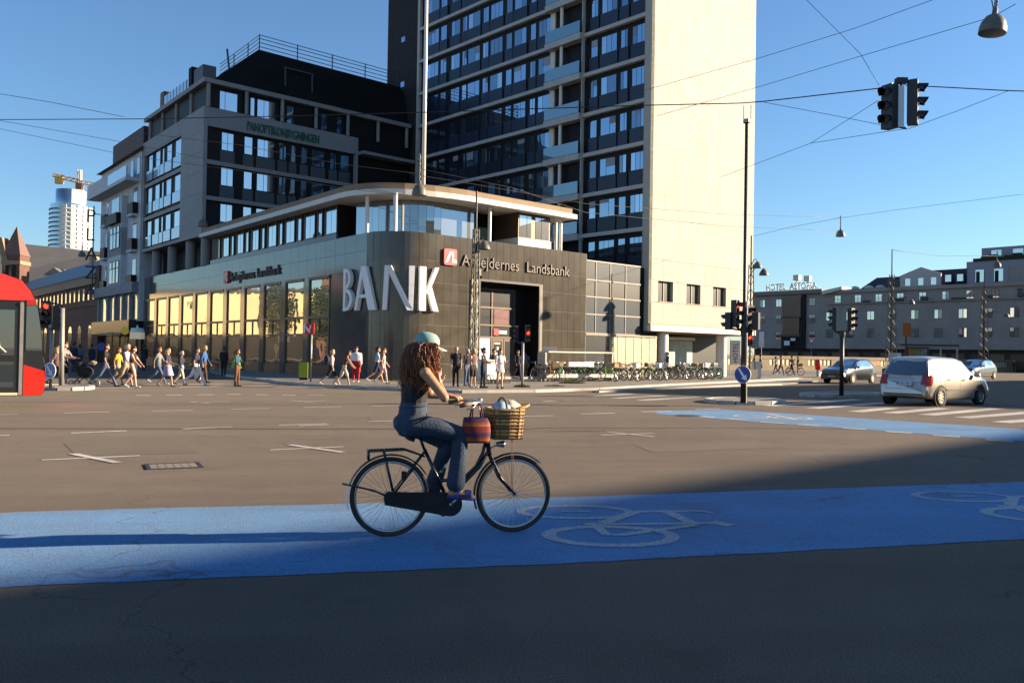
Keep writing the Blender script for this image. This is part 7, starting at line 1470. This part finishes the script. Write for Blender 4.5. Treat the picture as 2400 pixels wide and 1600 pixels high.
# right arm (near side): elbow low and forward, hand up at the chest
sh = Vector((.265, -.185, 1.445)); el = Vector((.425, -.25, 1.235)); wr = Vector((.405, -.105, 1.345)); 
ad(sh + Vector((0, .05, .0)), sh, .055, .054, 0); ad(sh, el, .050, .040, 0); ad(el, wr, .042, .027, 0)
hdv = Vector((-.12, .25, .9)).normalized(); pm_ = wr + hdv * .075; ad(wr, pm_, .029, .030, 0, (.65, 1.25), (1, 0, 0))
def finger(p0, d0, ls, r_, curl, bend_ax):
    p = Vector(p0); d = Vector(d0).normalized()
    for i, l in enumerate(ls):
        q = p + d * l; ad(p, q, r_ * (1 - .08 * i), r_ * (.94 - .1 * i), 0, n=8); d = (Matrix.Rotation(curl, 3, bend_ax) @ d).normalized(); p = q
for k, (off, l) in enumerate(((-.028, .9), (-.010, 1.02), (.009, .96), (.027, .78))): finger(pm_ + Vector((off, -.004, .012)), hdv + Vector((off * 3, 0, 0)), (.036 * l, .026 * l, .02 * l), .0088, R(24), Vector((1, .2, 0)))
finger(wr + hdv * .03 + Vector((.028, -.01, 0)), hdv + Vector((.7, -.1, 0)), (.034, .028), .0095, R(-15), Vector((0, 1, 0)))
# left arm (far side) reaching to the grip
shl = Vector((.27, .185, 1.445)); ell_ = Vector((.385, .27, 1.235)); wrl = Vector((.575, .262, 1.222))
ad(shl + Vector((0, -.05, 0)), shl, .055, .054, 0); ad(shl, ell_, .050, .040, 0); ad(ell_, wrl, .041, .027, 0); hl = wrl + Vector((.075, .0, -.012)); ad(wrl, hl, .028, .030, 0, (1.2, .7), E_)
for k, off in enumerate((-.030, -.011, .009, .028)): finger(hl + Vector((.012 + (.006 if k in (1, 2) else 0), off * .4 + .0, -.004)) + Vector((off * .8, 0, 0)), Vector((.45, .25 + off * 4, -.75)), (.034, .026, .02), .0088, R(48), Vector((0, 1, 0)))
finger(wrl + Vector((.03, -.03, -.004)), Vector((.7, -.25, -.5)), (.036, .028), .0095, R(20), Vector((0, 1, 0)))
# legs in wide denim
kr = Vector((.60, -.115, .90)); ar_ = Vector((.555, -.135, .46)); ad((.17, -.095, .985), (.38, -.115, .965), .104, .088, 2); ad((.38, -.115, .965), kr, .088, .074, 2); ad(kr, (.585, -.125, .70), .073, .072, 2); ad((.585, -.125, .70), (.56, -.135, .475), .072, .084, 2)
kl = Vector((.53, .115, .80)); al = Vector((.36, .135, .31)); ad((.17, .095, .985), (.36, .11, .89), .104, .088, 2); ad((.36, .11, .89), kl, .088, .074, 2); ad(kl, (.45, .125, .56), .072, .070, 2); ad((.45, .125, .56), (.385, .135, .36), .070, .082, 2)
for (ax_, az_, y, pit) in ((.555, .43, -.145, -6), (.36, .285, .14, -28)):
    an = Vector((ax_, y, az_)); c_, s_ = math.cos(R(pit)), math.sin(R(pit)); ad(an + Vector((0, 0, .06)), an + Vector((-.02, 0, -.035)), .036, .036, 0); ad(an + Vector((-.035, 0, -.04)), an + Vector((.07 * c_, 0, -.045 + .07 * s_)), .034, .036, 0, (1, .9), E_); ad(an + Vector((.07 * c_, 0, -.045 + .07 * s_)), an + Vector((.155 * c_, 0, -.058 + .155 * s_)), .036, .026, 0, (1.2, .7), E_)
remesh(b, 'body', caps, mats, rd, .0085, 2)
for (ax_, az_, y, pit) in ((.555, .43, -.145, -6), (.36, .285, .14, -28)):
    an = Vector((ax_, y, az_)); Ms = Matrix.Translation(an + Vector((.055, 0, -.078))) @ Matrix.Rotation(-R(pit), 4, 'Y'); b = MB()
    b.prism([(-.125, -.035), (-.05, -.04), (.06, -.046), (.115, -.03), (.125, 0), (.115, .035), (.06, .046), (-.05, .04), (-.125, .035)], -.016, .010, M=Ms)
    for xx, w_ in ((.055, .05), (-.045, .03)):
        vs = []
        for k in range(9):
            a = math.pi * k / 8
            for dx in (-w_ / 2, w_ / 2): vs.append(Ms @ Vector((xx + dx, .047 * math.cos(a), .004 + .068 * math.sin(a) * (1 if xx > 0 else 1.15))))
        b.add(vs, [(2 * k, 2 * k + 1, 2 * k + 3, 2 * k + 2) for k in range(8)])
    b.build('sandal', M_sand, rd, True)
# belt loop / top hem, cap, hair
b = MB(); n = 28; b.tube([(.195 + .118 * math.cos(2 * math.pi * k / n), .131 * math.sin(2 * math.pi * k / n), 1.148 + .012 * math.cos(2 * math.pi * k / n)) for k in range(n)], .012, 6, closed=True); b.build('waistband', M_jean, rd, True)
M_cap1 = mat('cap_sage', (.20, .34, .32), .8, var=.15, scale=20); M_cap2 = mat('cap_cream', (.62, .58, .42), .8)
hc = Vector((.302, 0, 1.70)); Rt = Matrix.Rotation(R(10), 3, 'Y'); b = MB(); prof = [(.101, -.012), (.104, .01), (.101, .04), (.088, .07), (.062, .092), (.03, .103), (.001, .106)]
b.lathe(prof, 24, hc, M=Rt @ Matrix.Diagonal((1.08, .93, 1))); b.build('cap', M_cap1, rd, True)
b = MB(); b.lathe([(p[0] * 1.012, p[1] + .001) for p in prof], 10, hc, M=Rt @ Matrix.Diagonal((1.08, .93, 1)), a0=R(-48), a1=R(48)); b.build('cap_front', M_cap2, rd, True)
b = MB(); br = []
for k in range(13):
    a = R(-62 + 124 * k / 12)
    for t in (0, .5, 1): L_ = t * .085 * math.cos(R(-62 + 124 * k / 12)) ** .5; p = Vector(((.108 * math.cos(a)) + L_, .094 * math.sin(a), -.006 - .02 * t - .35 * (math.sin(a) ** 2) * .04)); br.append(hc + Rt @ p)
n3 = len(br); b.add(br + [p + Vector((0, 0, -.006)) for p in br], [(k * 3 + j, (k + 1) * 3 + j, (k + 1) * 3 + j + 1, k * 3 + j + 1) for k in range(12) for j in range(2)] + [(n3 + k * 3 + j + 1, n3 + (k + 1) * 3 + j + 1, n3 + (k + 1) * 3 + j, n3 + k * 3 + j) for k in range(12) for j in range(2)] + [(k * 3 + 2, (k + 1) * 3 + 2, n3 + (k + 1) * 3 + 2, n3 + k * 3 + 2) for k in range(12)]); b.build('cap_brim', M_cap2, rd, True)
M_hair = mat('copper_curls', (.21, .062, .018), .36, var=.5, scale=18, rnd=0)
rr = random.Random(11); b = MB()
for i in range(1700):
    th = rr.uniform(R(50), R(310)); hgt = rr.uniform(-.075, .04); root = Vector((.296 + .082 * math.cos(th), .085 * math.sin(th), 1.675 + hgt)); back = -math.cos(th)
    L_ = rr.uniform(.20, .38) * (1 if back > -.3 else .55); outw = Vector((math.cos(th), math.sin(th) * .95, 0)); fx = rr.uniform(.055, .125); cr_ = rr.uniform(.006, .019); fr = rr.uniform(42, 70); ph_ = rr.uniform(0, 6.28); pts = []; n = 15
    drift = Vector((rr.uniform(-.32, .10), rr.uniform(-.12, .12), 0))
    for k in range(n):
        t = k / (n - 1); s = t * L_; bulge = fx * math.sin(min(1, t * 1.6) * math.pi / 2) - .045 * t * t
        c = root + outw * bulge + drift * s * .55 + Vector((-.02 * t, 0, -s * (.25 + .75 * min(1, t * 1.7)) + .012 * math.sin(t * 3)))
        pts.append(c + Vector((math.cos(ph_ + fr * s) * cr_, math.sin(ph_ + fr * s) * cr_, .4 * cr_ * math.sin(ph_ * 2 + fr * s * 1.3))) * min(1, t * 4))
    b.tube(pts, [.0022] * 3 + [rr.uniform(.0016, .0034)] * (n - 5) + [.0018, .001], 4, cap=False)
b.build('hair', M_hair, rd, True)
b = MB(); capsule(b, (.235, 0, 1.52), (.262, 0, 1.66), .085, .098, 14, (1.05, .85), E_); capsule(b, (.205, 0, 1.40), (.235, 0, 1.54), .05, .085, 14, (1.2, .7), E_); b.build('hair_mass', mat('hair_root', (.05, .018, .008), .7, var=.4, scale=40), rd, True)
